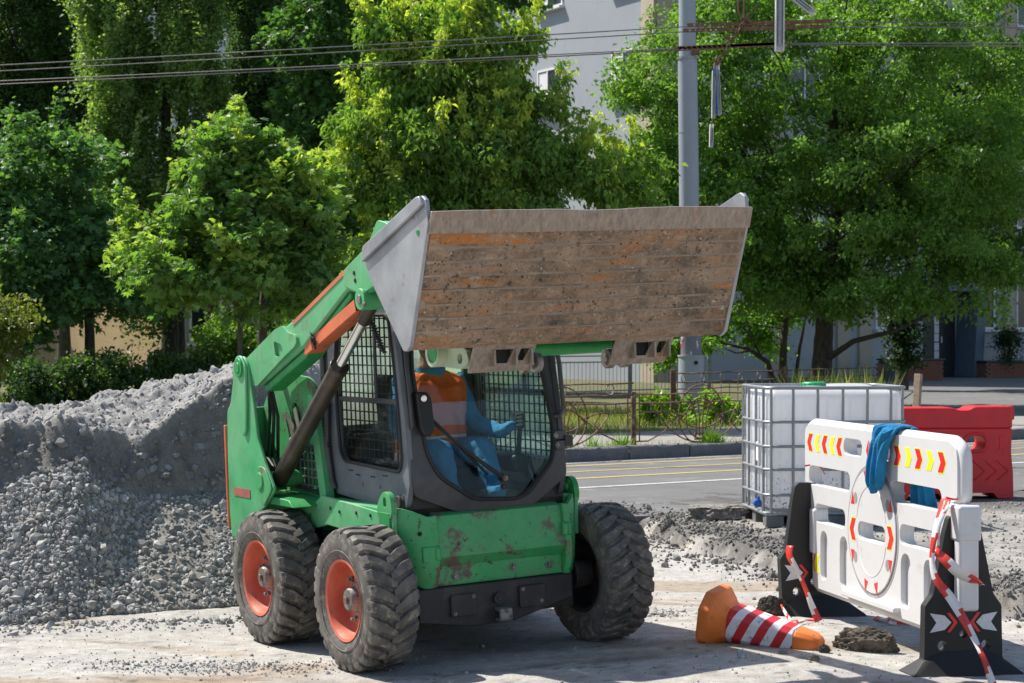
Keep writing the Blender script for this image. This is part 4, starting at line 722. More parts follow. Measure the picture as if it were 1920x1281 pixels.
b = MB(); b.tube([at(1382, -60, WD) - hb, at(1384, 20, WD) - hb, at(1392, 42, WD) - hb], .014, 8); b.tube([at(1394, -60, WD) - hb, at(1395, 30, WD) - hb], .012, 8); b.tube([at(1420, 8, WD) - hb, at(1396, 36, WD) - hb], .006, 6); b.build('rod', M['rust'], hang)
for i in range(14):
    t = i / 13; c = at(1397 - 52 * t, 36 + 84 * t, WD - .03) - hb; b = MB(); e = c + Vector((.028, 0, -.028)) * (1 if i % 2 else 1.1); R_ = Vector((-.52, 0, -.85)); path = [c + R_ * .036 * math.cos(a) + (Vector((0, 1, 0)) if i % 2 else Vector((.85, 0, -.52))) * .018 * math.sin(a) for a in [k * math.pi / 5 for k in range(10)]]
    b.tube(path, .008, 6, closed=True); b.build('link', M['rust'], hang)
for px, py in ((1402, 38), (1366, 72), (1345, 118)):
    b = MB(); c = at(px, py, WD - .03) - hb; b.cyl(c + Vector((-.05, 0, .03)), c + Vector((.05, 0, -.03)), .028, .02, 12); b.build('insulator', M['rust'], hang, .004)
def trough(px0, py0, px1, py1, w, lab, m='white_pl', blue=False):
    a, c = at(px0, py0, WD - .25), at(px1, py1, WD - .25); root = thing('hanging_trough', lab, 'trough', a, 0, 'white troughs hanging from the wires'); d = c - a; L = d.length; d.normalize(); x = Vector((d.z, 0, -d.x)).normalized(); h = w / 2
    fn = lambda p, q, t: x * p + Vector((0, q, 0)) + d * t
    b = MB(); b.prism([(-h, -.05), (-h, .05), (h, .05), (h, -.05), (h * .75, -.05), (h * .75, .02), (-h * .75, .02), (-h * .75, -.05)], fn, 0, L); b.build('channel', M[m], root, .004)
    b = MB(); b.prism([(-h * .35, -.03), (h * .35, -.03), (h * .35, .018), (-h * .35, .018)], fn, .05, L - .08); b.build('inner_rib', M['galv'], root)
    if blue: b = MB(); b.prism([(h, -.05), (h + .02, -.05), (h + .02, .05), (h, .05)], fn, 0, L); b.build('blue_edge', mat('blue_paint', (.03, .12, .32), .5), root)
    return root
trough(1463, -120, 1461, 97, .115, 'big white trough hanging in front of the rusty beams'); trough(1478, -12, 1527, 27, .075, 'short tilted white trough at the top beside the big one')
trough(1338, 133, 1337, 222, .04, 'thin white trough hanging beside the pole, left one of the pair'); trough(1345, 124, 1349, 216, .04, 'thin white trough with a blue edge hanging beside the pole', blue=True); trough(1334, 233, 1333, 276, .045, 'shortest white trough, hanging lowest beside the pole')
b = MB(); o_ = at(1336, 122, WD - .2); b.tube([at(1345, 100, WD) - o_, at(1340, 118, WD - .2) - o_, at(1338, 133, WD - .25) - o_], .01, 6); b.tube([at(1332, 128, WD - .2) - o_, at(1352, 120, WD - .2) - o_], .012, 6); b.tube([at(1337, 222, WD - .25) - o_, at(1335, 234, WD - .25) - o_], .008, 6); hk = b.build('hook_bar', M['rust']); hk.location = o_; tag(hk, 'rusty hook bar from which the thin white troughs hang', 'hook')

# fences
def seg_tube(b, pts, r=.010, n=6, closed=False): b.tube(pts, r, n, closed=closed)
def ornate(root, fr, L, ring_row=True, motif=True, rail_top=.64):
    """one bay of the rusty ornamental fence: fr(u, v) -> point"""
    def rail(v, nm='rail', u0=0, u1=L, r=.011): b = MB(); n = 10; b.tube([fr(u0 + (u1 - u0) * i / n, v + .006 * math.sin(i * 2.1)) for i in range(n + 1)], r, 6); return b.build(nm, M['rust'], root, smooth=60)
    rail(rail_top); rail(rail_top - .11)
    if ring_row:
        rail(rail_top + .15)
        k = int(L / .62)
        for i in range(k):
            u0 = (i + .5) * L / k; b = MB(); b.tube([fr(u0 + .062 * math.cos(a), rail_top + .075 + .068 * math.sin(a)) for a in [j * math.pi / 9 for j in range(18)]], .009, 6, closed=True); b.build('ring', M['rust_l'], root, smooth=60)
    if not motif: return
    c, v0 = L / 2, .36
    def arc(cu, cv, R, a0, a1, nm, r=.010, n=28, ry=None): b = MB(); b.tube([fr(cu + R * math.cos(a0 + (a1 - a0) * i / n), cv + (ry or R) * math.sin(a0 + (a1 - a0) * i / n)) for i in range(n + 1)], r, 6); b.build(nm, M['rust'], root, smooth=60)
    P2 = 2 * math.pi
    arc(c, v0, .40, 0, P2, 'outer_ring'); arc(c, v0 - .05, .27, 0, P2, 'inner_ring'); arc(c, v0 - .34, .46, .55, math.pi - .55, 'arch'); arc(c, v0 + .42, .60, math.pi + .75, P2 - .75, 'arch')
    arc(c, v0 + .55, .92, math.pi + .58, P2 - .58, 'swoop', .011)
    for k in range(4):
        u = c - .09 + .06 * k; b = MB(); b.tube([fr(u, v0 - .30), fr(u, v0 - .06), fr(u + (k - 1.5) * .03, v0 + .12), fr(u + (k - 1.5) * .09, v0 + .22)], .009, 6); b.build('stem', M['rust'], root, smooth=60)
    b = MB(); b.tube([fr(c - .11, v0 - .33), fr(c + .11, v0 - .33), fr(c + .11, v0 - .25), fr(c - .11, v0 - .25)], .012, 6, closed=True); b.build('socket', M['rust'], root)
    for sg in (-1, 1):
        u = c + sg * (L / 2 - .10); b = MB(); b.tube([fr(u, .02), fr(u, rail_top)], .010, 6); b.build('bar', M['rust'], root)
        b = MB(); b.tube([fr(u + sg * .08, .03), fr(u - sg * .15, .03), fr(u - sg * .42, .14), fr(u - sg * .56, .27), fr(u - sg * .44, .42), fr(u - sg * .38, rail_top - .23), fr(u + sg * .02, rail_top - .23)], .010, 6); b.build('scroll', M['rust'], root)
        for q in (.38, .2): b = MB(); b.tube([fr(u - sg * q, rail_top - .23), fr(u - sg * q, rail_top - .11)], .009, 6); b.build('strut', M['rust'], root)
        b = MB(); b.tube([fr(c + sg * .30, v0 - .02), fr(c + sg * .62, v0 + .06), fr(c + sg * .50, v0 - .12), fr(c + sg * .2, v0 + .08)], .009, 6); b.build('leaf_scroll', M['rust'], root)
M['rust_l'] = mat('peeling_paint_iron', (.33, .30, .26), .7, var=.2, dirt=(.13, .06, .03), da=.52, ds=30, dw=.06, bump=.3)
t_post = next(t for t in np.arange(-5, 12, .01) if 960 + F * kerb_pt(t, -.30).x / kerb_pt(t, -.30).y > 1188)
LB = 2.36
for k, (lab, ring) in enumerate((('bay of the rusty ornamental fence nearest the loader cab', True), ('rusty ornamental fence bay just left of the white tank', False), ('rusty ornamental fence bay behind the white tank', False), ('rusty ornamental fence bay hidden behind the loader', True))):
    t0 = t_post + {0: -LB, 1: 0, 2: LB, 3: -2 * LB}[k]; p, q = kerb_pt(t0, -.30), kerb_pt(t0 + LB, -.30); d = (q - p) / LB
    root = thing('ornamental_fence', lab, 'fence', (p.x, p.y, .298), 0, 'rusty fence bays along the kerb')
    ornate(root, lambda u_, v_, d=d: Vector((d.x * u_, d.y * u_, v_ + .02)), LB, ring)
    b = MB(); b.cyl((d.x * LB, d.y * LB, 0), (d.x * LB, d.y * LB, .70), .036, .034, 10); b.build('post', M['rust'], root, smooth=50)
rootf = None
pf = [at(1262, 625, 34.2), at(1650, 625, 40.5)]; d = Vector((pf[1].x - pf[0].x, pf[1].y - pf[0].y)); Lf = d.length; d.normalize()
rootf = thing('rail_fence', 'rusty low fence with a row of rings behind the weeds', 'fence', (pf[0].x, pf[0].y, .285), 0)
for k in range(3):
    ornate(rootf, lambda u_, v_, k=k: Vector((d.x * (u_ + k * Lf / 3), d.y * (u_ + k * Lf / 3), v_)), Lf / 3, True, False, .66)
    for i in range(9):
        b = MB(); w = (k * 9 + i + .5) / 27 * Lf; b.tube([(d.x * w, d.y * w, .0), (d.x * w, d.y * w, .66)], .008, 5); b.build('bar', M['rust_l'], rootf)
for w in (0, Lf / 2, Lf): b = MB(); b.box((d.x * w, d.y * w, .44), (.085, .085, .88)); b.build('post', M['rust'], rootf, .006)
pf2 = [at(1020, 625, 46), at(1330, 625, 50)]; d2 = Vector((pf2[1].x - pf2[0].x, pf2[1].y - pf2[0].y)); L2 = d2.length; d2.normalize()
M['fence_b'] = mat('blue_grey_fence_paint', (.30, .33, .35), .6, dirt=(.15, .1, .08), da=.58, ds=8, bump=.1)
root2 = thing('picket_fence', 'thin blue grey bar fence in front of the grey building', 'fence', (pf2[0].x, pf2[0].y, .285), 0)
for v in (.16, .82, .96): b = MB(); b.bar((0, 0, v), (d2.x * L2, d2.y * L2, v), .03, .03); b.build('rail', M['fence_b'], root2)
pr0 = None
for i in range(44):
    w = (i + .5) / 44 * L2
    if pr0 is None: b = MB(); b.box((0, 0, .46), (.011, .011, .78)); pr0 = o = b.build('picket', M['fence_b'], root2)
    else: o = sub(pr0, root2)
    o.location = (d2.x * w, d2.y * w, 0)
for w in (.3, L2 * .5, L2): b = MB(); b.box((d2.x * w, d2.y * w, .5), (.09, .09, 1.0)); b.build('post', M['fence_b'], root2)
b = MB(); a = gnd(1716, 772, .146); a.z = .146; sp = a
a0, a1 = site(1690, 900), None
st = MB(); st.bar((0, 0, 0), (.10, .14, 1.17), .075, .06); stake = st.build('wooden_stake', mat('weathered_wood', (.35, .27, .19), .85, var=.3, vs=9, dirt=(.2, .09, .04), da=.55, ds=9, dw=.1, bump=.3), bevel=.004)
stake.location = at(1710, 820, 22.6).xy.to_3d(); stake.location.z = .146; tag(stake, 'slanting weathered wooden stake behind the red barrier', 'stake')

# parked car beyond the loader
car = thing('parked_car', 'white car parked at the kerb behind the loader cab', 'car', (0, 0, 0)); kp = kerb_pt(-2.72, 1.1); car.location = (kp.x, kp.y, .146); car.rotation_euler = (0, 0, math.atan2(KD.y, KD.x))
# local: rear at x=0, nose at x=-4.2, right-hand side towards +y
prof = [(-.02, .32), (.02, .55), (.0, .86), (-.05, .98), (-.14, 1.02), (-.34, 1.38), (-.60, 1.44), (-1.35, 1.45), (-1.75, 1.38), (-2.35, .98), (-3.05, .88), (-3.30, .72), (-3.35, .40), (-3.25, .24), (-3.05, .22), (-3.0, .42), (-2.78, .62), (-2.48, .62), (-2.25, .42), (-2.2, .22), (-1.05, .22), (-1.0, .42), (-.78, .62), (-.48, .62), (-.25, .42), (-.2, .24)]
def cprof(x): return .80
b = MB(); n = len(prof); ws = (-.80, -.74, .74, .80); Pv = []
for i, w in enumerate((-.83, -.80, -.5, .5, .80, .83)):
    for (x, z) in prof: Pv.append((x * (1 if abs(w) < .82 else .995), w - math.copysign(max(0, z - .9) * .30, w) if abs(w) > .4 else w, z + (.03 * (1 - abs(w) / .8) if z > 1.3 else 0)))
b.add(Pv, [(k * n + i, k * n + (i + 1) % n, (k + 1) * n + (i + 1) % n, (k + 1) * n + i) for k in range(5) for i in range(n)] + [tuple(range(n)), tuple(range(5 * n, 6 * n))[::-1]])
M['car'] = mat('white_car_paint', (.72, .74, .78), .2, var=.02, bump=0); b.build('body', M['car'], car, .03, 2, 40)
for s in (-1, 1):
    for k, poly in enumerate(([(-.32, 1.0), (-.5, 1.33), (-.98, 1.37), (-1.0, 1.0)], [(-1.06, 1.0), (-1.04, 1.37), (-1.4, 1.37), (-1.72, 1.28), (-2.2, 1.0)])):
        b = MB(); b.prism(poly, lambda x, z, t, s=s: Vector((x, s * (.815 - (z - .9) * .30 + t), z)), -.02, .012); b.build('side_window', M['glass_win'], car)
    b = MB(); b.prism(rounded([(.0, .62), (.0, 1.0), (-.16, 1.02), (-.20, .64)], .04), lambda x, z, t, s=s: Vector((x + .02, s * t, z)), .60, .84); tl = b.build('tail_light', M['lens_red'], car, .01)
    b = MB(); b.prism(rounded([(.01, .76), (.01, .86), (-.14, .87), (-.17, .77)], .03), lambda x, z, t, s=s: Vector((x + .03, s * t, z)), .62, .848); b.build('indicator', M['lens_orange'], tl, .008)
    b = MB(); b.box((-2.1, s * .9, 1.0), (.12, .18, .12)); b.build('mirror', M['car'], car, .03)
    for x in (-.63, -2.63):
        w = part_empty('wheel', car); w.location = (x, s * .72, .31); tb_ = MB(); tb_.lathe([(-.10, .19), (-.10, .29), (-.07, .31), (.07, .31), (.10, .29), (.10, .19)], 28, Matrix.Rotation(math.pi / 2, 4, 'Z')); tb_.build('tyre', M['black'], w); rb = MB(); rb.lathe([(s * .08, .02), (s * .085, .12), (s * .07, .19)], 20, Matrix.Rotation(math.pi / 2, 4, 'Z')); rb.cyl((0, -.06, 0), (0, .06, 0), .185, n=20); rb.build('rim', M['galv'], w)
b = MB(); b.prism([(-.66, 1.02), (.66, 1.02), (.55, 1.33), (-.55, 1.33)], lambda y, z, t: Vector((-.14 - (z - 1.02) * .55 + t, y, z + t * .5)), -.01, .02); b.build('rear_window', M['glass_win'], car)
b = MB(); b.prism([(-.68, 1.0), (.68, 1.0), (.56, 1.36), (-.56, 1.36)], lambda y, z, t: Vector((-2.33 + (z - 1.0) * 1.5 - t, y, z + t * .8)), -.01, .02); b.build('windscreen', M['glass_win'], car)
b = MB(); b.box((.02, 0, .42), (.10, 1.5, .2)); b.build('bumper', M['car'], car, .04)

# ---------------------------------------------------------------- skid-steer loader (local: x across to the right in the photograph, y backwards, z up)
LD = thing('skid_steer_loader', 'green skid steer loader with its rusty bucket raised and curled back', 'loader', (-.13, 11.411, -.004))
LM = Matrix.Translation((-.13, 11.411, -.004)) @ Matrix.Rotation(.517, 4, 'Z') @ Matrix.Rotation(-.0415, 4, 'Y'); LD.matrix_world = LM
LD.location = LM.to_translation(); LD.rotation_euler = LM.to_euler()
XY = lambda a, b, t: Vector((t, a, b))        # (y, z) outline extruded across x
XZ = lambda a, b, t: Vector((a, t, b))        # (x, z) outline extruded along y
def P(name, b, m, par=LD, bevel=.004, smooth=35, seg=2, weld=0): return b.build(name, m, par, bevel, seg, smooth, weld=weld)
def ext(name, poly, x0, x1, m, par=LD, bevel=.004, holes=(), smooth=35):
    b = MB(); b.plate([poly, *holes], XY, x0, x1) if holes else b.prism(poly, XY, x0, x1); return P(name, b, m, par, bevel, smooth)
def bolt(c, ax, r=.012, h=.014, m='hub', par=LD, name='bolt'):
    c, ax = Vector(c), Vector(ax).normalized(); b = MB(); b.cyl(c - ax * .004, c + ax * .004, r * 1.5, n=14); b.cyl(c, c + ax * h, r, n=6); return P(name, b, M[m], par, .0015)

# --- wheels
TW, TR = .283, .387
def tyre_mesh():
    b = MB(); h = TW / 2
    b.lathe([(-h + .03, .215), (-h + .012, .222), (-h + .001, .25), (-h - .004, .290), (-h - .002, .330), (-h + .006, .350), (-h + .022, .361), (-h + .05, .365), (0, .368), (h - .05, .365), (h - .022, .361), (h - .006, .350), (h + .002, .330), (h + .004, .290), (h - .001, .25), (h - .012, .222), (h - .03, .215)], 72)
    b.lathe([(-h - .0045, .262), (-h - .0075, .266), (-h - .0045, .270)], 72)
    rr = random.Random(4); Nl = 27
    for side in (-1, 1):
        for k in range(Nl):
            th0 = 2 * math.pi * (k + (.5 if side > 0 else 0)) / Nl; prevs = None; secs = []
            # centre line of a lug: from the shoulder inward, bending with the direction of travel
            path = [(.1405, .344, .0, .062), (.136, .368, .0, .064), (.116, .383, .010, .064), (.065, .387, .055, .062), (.028, .3875, .105, .058), (-.012, .387, .150, .036)]
            for (x, r, dth, w) in path:
                w = w * rr.uniform(.84, .96); r = r + rr.uniform(-.0025, .0015); th = th0 + dth * 1.25; rb = .358 if x < .12 else (.345 if x < .138 else .338); row = []
                for (dr, q) in ((rb, -1.22), (r - .006, -1.0), (r, -.82), (r, .82), (r - .006, 1.0), (rb, 1.22)):
                    a = th + q * w / 2 / .37; row.append(Vector((side * x, dr * math.cos(a), dr * math.sin(a))))
                secs.append(row)
            m = 6; Pn = [p for row in secs for p in row]; b.add(Pn, [(i * m + j, i * m + j + 1, (i + 1) * m + j + 1, (i + 1) * m + j) for i in range(len(secs) - 1) for j in range(m - 1)] + [tuple(range(m)), tuple(range((len(secs) - 1) * m, len(secs) * m))[::-1]])
    return b
tyre0 = rim0 = bolt0 = hub0 = None
for cx, cy in ((-.874 + TW / 2, 0), (-.874 + TW / 2, 1.17), (.874 - TW / 2, 0), (.874 - TW / 2, 1.17)):
    s = -1 if cx < 0 else 1; w = part_empty('wheel', LD); w.location = (cx, cy, TR); rot = {(-1, 0): .1, (-1, 1): .23, (1, 0): .05, (1, 1): .3}[(s, int(cy > 0))]
    w.rotation_euler = (rot, 0, 0 if s < 0 else math.pi)
    if tyre0 is None:
        tyre0 = t = tyre_mesh().build('tyre', M['tyre'], w, smooth=28)
        b = MB(); h = TW / 2   # local -x is the outer side
        b.lathe([(-h + .018, .222), (-h + .006, .219), (-h + .012, .205), (-h + .03, .198), (-h + .055, .192), (-h + .10, .188), (-h + .118, .176), (-h + .108, .150), (-h + .10, .10), (-h + .10, .0)], 56)
        rim0 = b.build('rim', M['rim'], w, smooth=30); b = MB(); b.lathe([(h - .018, .222), (h - .006, .219), (h - .02, .2), (h - .12, .19), (h - .14, .05)], 40); rim1 = b.build('inner_rim', M['iron'], w, smooth=30)
        b = MB(); b.lathe([(-h + .105, .092), (-h + .085, .088), (-h + .078, .07), (-h + .045, .062), (-h + .035, .055), (-h + .034, .0)], 32); b.cyl((-h + .034, 0, 0), (-h + .018, 0, 0), .022, n=6); hub0 = P('hub', b, M['hub'], w, .003)
        for k in range(8):
            a = k * math.pi / 4 + .2; b = MB(); c = Vector((-h + .10, .115 * math.cos(a), .115 * math.sin(a))); b.cyl(c, c + Vector((-.018, 0, 0)), .017, n=6); b.cyl(c, c + Vector((-.034, 0, 0)), .009, n=10)
            if k == 0: bolt0 = []
            bolt0.append(P('wheel_bolt', b, M['hub'], w, .002))
    else:
        for o in (tyre0, rim0, rim1, hub0, *bolt0): sub(o, w)

# --- lower frame
b = MB(); b.box((0, .86, .43), (1.06, 1.82, .42)); P('chassis', b, M['iron'])
for s in (-1, 1):
    b = MB(); b.box((s * .555, .92, .45), (.05, 1.56, .30)); P('chain_case', b, M['iron'])
    for cy in (0, 1.17): b = MB(); b.cyl((s * .54, cy, TR), (s * .66, cy, TR), .085, .07, 24); P('axle', b, M['iron'])
    # green side panel with the fender line over the tyres
    pl = [(-.06, .83), (-.05, .62), (.10, .60), (.34, .72), (.58, .69), (.80, .70), (1.0, .66), (1.4, .70), (1.80, .60), (1.86, .74), (1.86, .83), (1.0, .80), (.86, .865), (.42, .845), (.10, .825)]
    ext('side_panel', pl, s * .58, s * .555, M['green'], bevel=.006)
    b = MB(); b.box((s * .525, .40, .838), (.10, .84, .02)); P('running_board', b, M['green'])
    for y, z in ((.62, .79), (.40, .80), (.22, .80), (.74, .80), (1.02, .74)): bolt((s * .582, y, z), (s, 0, 0), .007, .006, 'iron')
# --- towers, engine body
for s in (-1, 1):
    outer = rounded([(1.60, 1.66), (1.665, 1.62), (1.76, 1.37), (1.815, 1.335), (1.835, 1.10), (1.84, .72), (1.82, .56), (1.62, .57), (1.45, .72), (1.299, .772), (1.129, .893), (1.25, 1.026), (1.355, 1.177), (1.393, 1.371), (1.43, 1.49), (1.474, 1.622), (1.53, 1.665)], .03)
    ext('tower_plate', outer, s * .755, s * .735, M['green'], bevel=.005)
    rim = rounded([(1.60, 1.665), (1.66, 1.60), (1.66, 1.50), (1.585, 1.24), (1.535, 1.18), (1.49, 1.22), (1.47, 1.40), (1.46, 1.60), (1.53, 1.67)], .03)
    ext('pivot_doubler', rim, s * .772, s * .754, M['green'], bevel=.006)
    b = MB(); b.cyl((s * .79, 1.551, 1.596), (s * .44, 1.551, 1.596), .032, n=20); b.cyl((s * .785, 1.551, 1.596), (s * .765, 1.551, 1.596), .058, n=24); P('pivot_pin', b, M['green_d'])
    inner = rounded([(1.83, .80), (1.83, 1.32), (1.66, 1.495), (1.417, 1.551), (1.108, 1.534), (1.02, 1.477), (.955, 1.25), (.86, .80)], .05)
    gr = [(1.30, 1.12), (1.07, 1.12), (1.00, .97), (1.02, .865), (1.30, .90)]
    ext('body_plate', inner, s * .52, s * .50, M['green_w'], bevel=.006, holes=[rounded(gr, .03)[::-1], rrect(1.08, 1.22, 1.105, 1.36, .012)[::-1], circ(1.33, 1.0 + .33, .05, 14)[::-1]])
    b = MB(); b.prism([(.50, 1.84), (.74, 1.84), (.74, 1.80), (.50, 1.80)], lambda a, c, t: Vector((s * a, c, t)), .58, 1.34); P('tower_back', b, M['green'])
    ext('tower_floor', [(1.80, .80), (1.80, .86), (.98, .84), (.92, .80)], s * .50, s * .735, M['green_d'])
    b = MB(); b.prism(rounded(gr, .03), XY, s * .46, s * .47); P('grille_back', b, M['dark'])
    g = MB()
    for i in range(6): y = 1.02 + i * .055; g.box((s * .512, y, 1.0), (.006, .009, .24))
    for i in range(5): g.box((s * .516, 1.15, .90 + i * .048), (.006, .31, .009))
    P('grille', g, M['galv'], bevel=0)
    b = MB(); b.plate([rounded([(1.34, 1.14), (1.06, 1.14), (.98, .97), (1.0, .85), (1.34, .88)], .03), rounded(gr, .03)[::-1]], XY, s * .53, s * .50); P('grille_frame', b, M['iron'])
    # the upright in front of the engine body
    ext('upright', rounded([(1.06, 1.44), (.985, 1.44), (.87, .96), (.83, .76), (.86, .70), (.90, .70), (.92, .80), (.99, 1.12)], .02), s * .56, s * .50, M['green'], bevel=.005)
    bolt((s * .562, .875, .76), (s, 0, 0), .012, .008, 'green_d')
    b = MB(); b.cyl((s * .775, 1.315, .934), (s * .50, 1.315, .934), .05, n=22); P('cylinder_pin', b, M['green_w'])
    ext('pin_boss', rounded([(1.40, .90), (1.36, 1.02), (1.25, 1.02), (1.14, .90), (1.28, .78)], .04), s * .766, s * .754, M['green_w'], bevel=.005)
    b = MB(); b.box((s * .7575, 1.62, .845), (.003, .25, .05)); P('reflector_strip', b, mat('faded_red_strip', (.42, .14, .11), .5, var=.3, vs=3, dirt=(.35, .33, .3), da=.5, ds=3), bevel=0) if s < 0 else None
    if s < 0:
        for k in range(3):
            b = MB(); yy = 1.45 + .06 * k; b.tube([(-.62 + .02 * k, yy, 1.50 - .03 * k), (-.60, yy - .05, 1.30), (-.58 - .01 * k, yy + .02, 1.05), (-.60, 1.40, .88 + .03 * k)], .011, 8); P('hose', b, M['black'], bevel=0)
        b = MB(); b.prism([(1.30, 1.34), (1.265, 1.36), (1.15, 1.10), (1.185, 1.08)], XY, -.545, -.54); b.prism([(1.42, 1.30), (1.40, 1.33), (1.29, 1.25), (1.30, 1.22)], XY, -.55, -.545); P('dangling_strap', b, mat('cream_strap', (.5, .47, .33), .7), bevel=0)
        b = MB(); b.box((-.523, 1.19, 1.19), (.008, .11, .09)); P('warning_sticker', b, M['dark'], bevel=0); b = MB(); b.box((-.5235, 1.11, 1.31), (.006, .03, .14)); P('warning_sticker', b, M['cream'], bevel=0)
b = MB(); b.prism([(1.86, .44), (1.86, 1.30), (1.70, 1.42), (1.10, 1.46), (1.04, 1.40), (1.04, .60), (1.3, .44)], XY, -.485, .485); P('engine_body', b, M['green_d'], bevel=.02)
b = MB(); b.box((0, 1.90, .92), (1.02, .07, .80)); tg = P('tailgate', b, M['green'], bevel=.02)
b = MB(); b.box((0, 1.945, .95), (.8, .02, .4)); P('vent', b, M['dark'], tg)
b = MB(); b.box((0, 1.88, .42), (1.2, .10, .16)); P('rear_bumper', b, M['iron'], bevel=.02)
for s in (-1, 1): b = MB(); b.box((s * .735, 1.862, .93), (.05, .022, .62)); P('tail_strip', b, M['orange'], bevel=.006); b = MB(); b.box((s * .70, 1.89, .50), (.06, .05, .05)); P('tail_bracket', b, M['hub'])
b = MB(); b.cyl((.25, 1.45, 1.40), (.25, 1.45, 1.62), .035, n=16); P('exhaust', b, M['iron'])
# --- front
b = MB()
profile = [(.12, .83), (-.045, .808), (-.075, .795), (-.125, .60), (-.125, .575), (-.078, .52), (-.078, .415), (-.072, .415), (-.066, .50), (-.105, .58), (-.06, .78), (.12, .815)]
b.prism(profile, XY, -.345, .445); P('front_panel', b, M['green_w'], bevel=.008)
for s, x0, x1 in ((-1, -.345, -.565), (1, .445, .565)):
    # curved ear plate from the panel back to the fender
    Pn = []; secs = [(x0, -.085, .805, .405, .0), (x0 + (x1 - x0) * .25, -.098, .800, .40, 0), (x0 + (x1 - x0) * .55, -.085, .83, .43, .4), (x0 + (x1 - x0) * .8, -.055, .85, .56, .8), (x1, -.015, .84, .72, 1)]
    b = MB()
    for (x, y, z1, z0, q) in secs:
        for k in range(6): t = k / 5; Pn.append((x, y - .035 * math.sin(t * 2.6) * (1 - q * .6) - (.02 if k in (1, 2) else 0) * (1 - q), z0 + (z1 - z0) * t))
    for (x, y, z1, z0, q) in secs:
        for k in range(6): t = k / 5; Pn.append((x, y + .022, z0 + (z1 - z0) * t))
    n = 6; m = len(secs); Fc = [(i * n + j, i * n + j + 1, (i + 1) * n + j + 1, (i + 1) * n + j) for i in range(m - 1) for j in range(n - 1)]; o = n * m
    Fc += [tuple(o + q for q in f[::-1]) for f in Fc]; Fc += [(j, j + 1, o + j + 1, o + j) for j in range(n - 1)] + [((m - 1) * n + j + 1, (m - 1) * n + j, o + (m - 1) * n + j, o + (m - 1) * n + j + 1) for j in range(n - 1)]
    Fc += [(i * n, (i + 1) * n, o + (i + 1) * n, o + i * n) for i in range(m - 1)] + [((i + 1) * n + n - 1, i * n + n - 1, o + i * n + n - 1, o + (i + 1) * n + n - 1) for i in range(m - 1)]
    b.add(Pn, Fc); P('front_ear', b, M['green_w'], bevel=.003, smooth=40)
    b = MB(); b.box((s * (.40 if s < 0 else .455), -.128, .665 if s > 0 else .60), (.10 if s < 0 else .06, .022, .075 if s > 0 else .085)); b.cyl((s * .36 if s < 0 else .445, -.13, .63 if s > 0 else .565), (s * .36 if s < 0 else .445, -.13, .70 if s > 0 else .635), .020, n=12); P('strap_hook', b, M['green_w'], bevel=.008)
    if s < 0: bolt((-.455, -.118, .715), (0, -1, 0), .008, .003, 'dark')
    lug = [(.125, .80), (.115, .87), (.065, .925), (.03, .943), (-.02, .935), (-.05, .90), (-.06, .84), (-.045, .80)]
    ext('lifting_lug', rounded(lug, .02), s * .555, s * .588, M['green_w'] if s < 0 else M['green_d'], bevel=.006, holes=[circ(.025, .885, .02, 14, .028)[::-1]])
    b = MB(); b.prism([(.50 * s, .83), (.59 * s, .83), (.59 * s, .70), (.50 * s, .70)], lambda a, c, t: Vector((a, t, c)), -.03, .10); P('front_corner', b, M['green_d'])
for x, z in ((-.235, .463), (.13, .478), (.36, .468)): bolt((x, -.08, z), (0, -1, 0), .014, .018)
bump = [(-.475, .412), (-.475, .235), (-.16, .186), (.11, .190), (.485, .28), (.485, .412)]
b = MB(); b.prism(bump, XZ, -.118, -.04); P('bumper_plate', b, M['iron'], bevel=.006)
b = MB(); b.prism(rrect(-.292, .250, -.135, .368, .012), XZ, -.139, -.126); cp = P('cover_plate', b, M['iron'], bevel=.003)
for x, z in ((-.155, .352), (-.27, .268)): bolt((x, -.139, z), (0, -1, 0), .008, .008, par=cp)
b = MB(); b.prism(rrect(.135, .258, .298, .376, .012), XZ, -.139, -.126); cp = P('cover_plate', b, M['iron'], bevel=.003)
for x, z in ((.155, .36), (.27, .285)): bolt((x, -.139, z), (0, -1, 0), .008, .008, par=cp)
b = MB(); b.cyl((0, -.125, .325), (0, -.15, .325), .030, n=20); b.cyl((0, -.148, .325), (0, -.156, .325), .016, n=6); P('drain_plug', b, M['iron'], bevel=.002)
b = MB(); b.prism(rounded([(-.13, .28), (-.20, .275), (-.205, .215), (-.19, .20), (-.13, .205), (-.13, .22), (-.18, .222), (-.182, .258), (-.13, .262)], .008), XY, -.025, .05); P('tow_hook', b, M['hub'], bevel=.004)
b = MB(); b.box((0, .35, .79), (1.0, .74, .10)); P('cab_floor', b, M['iron'])
for s in (-1, 1):
    b = MB(); b.prism([(s * .475, .975), (s * .10, .79), (s * .10, .77), (s * .52, .80)], lambda a, c, t: Vector((a, t, c)), -.02, .05); P('skirt_plate', b, M['iron'])
    b = MB(); b.cyl((s * .50, .02, .88), (s * .515, .02, .88), .035, n=20); P('pivot_cap', b, M['iron'])

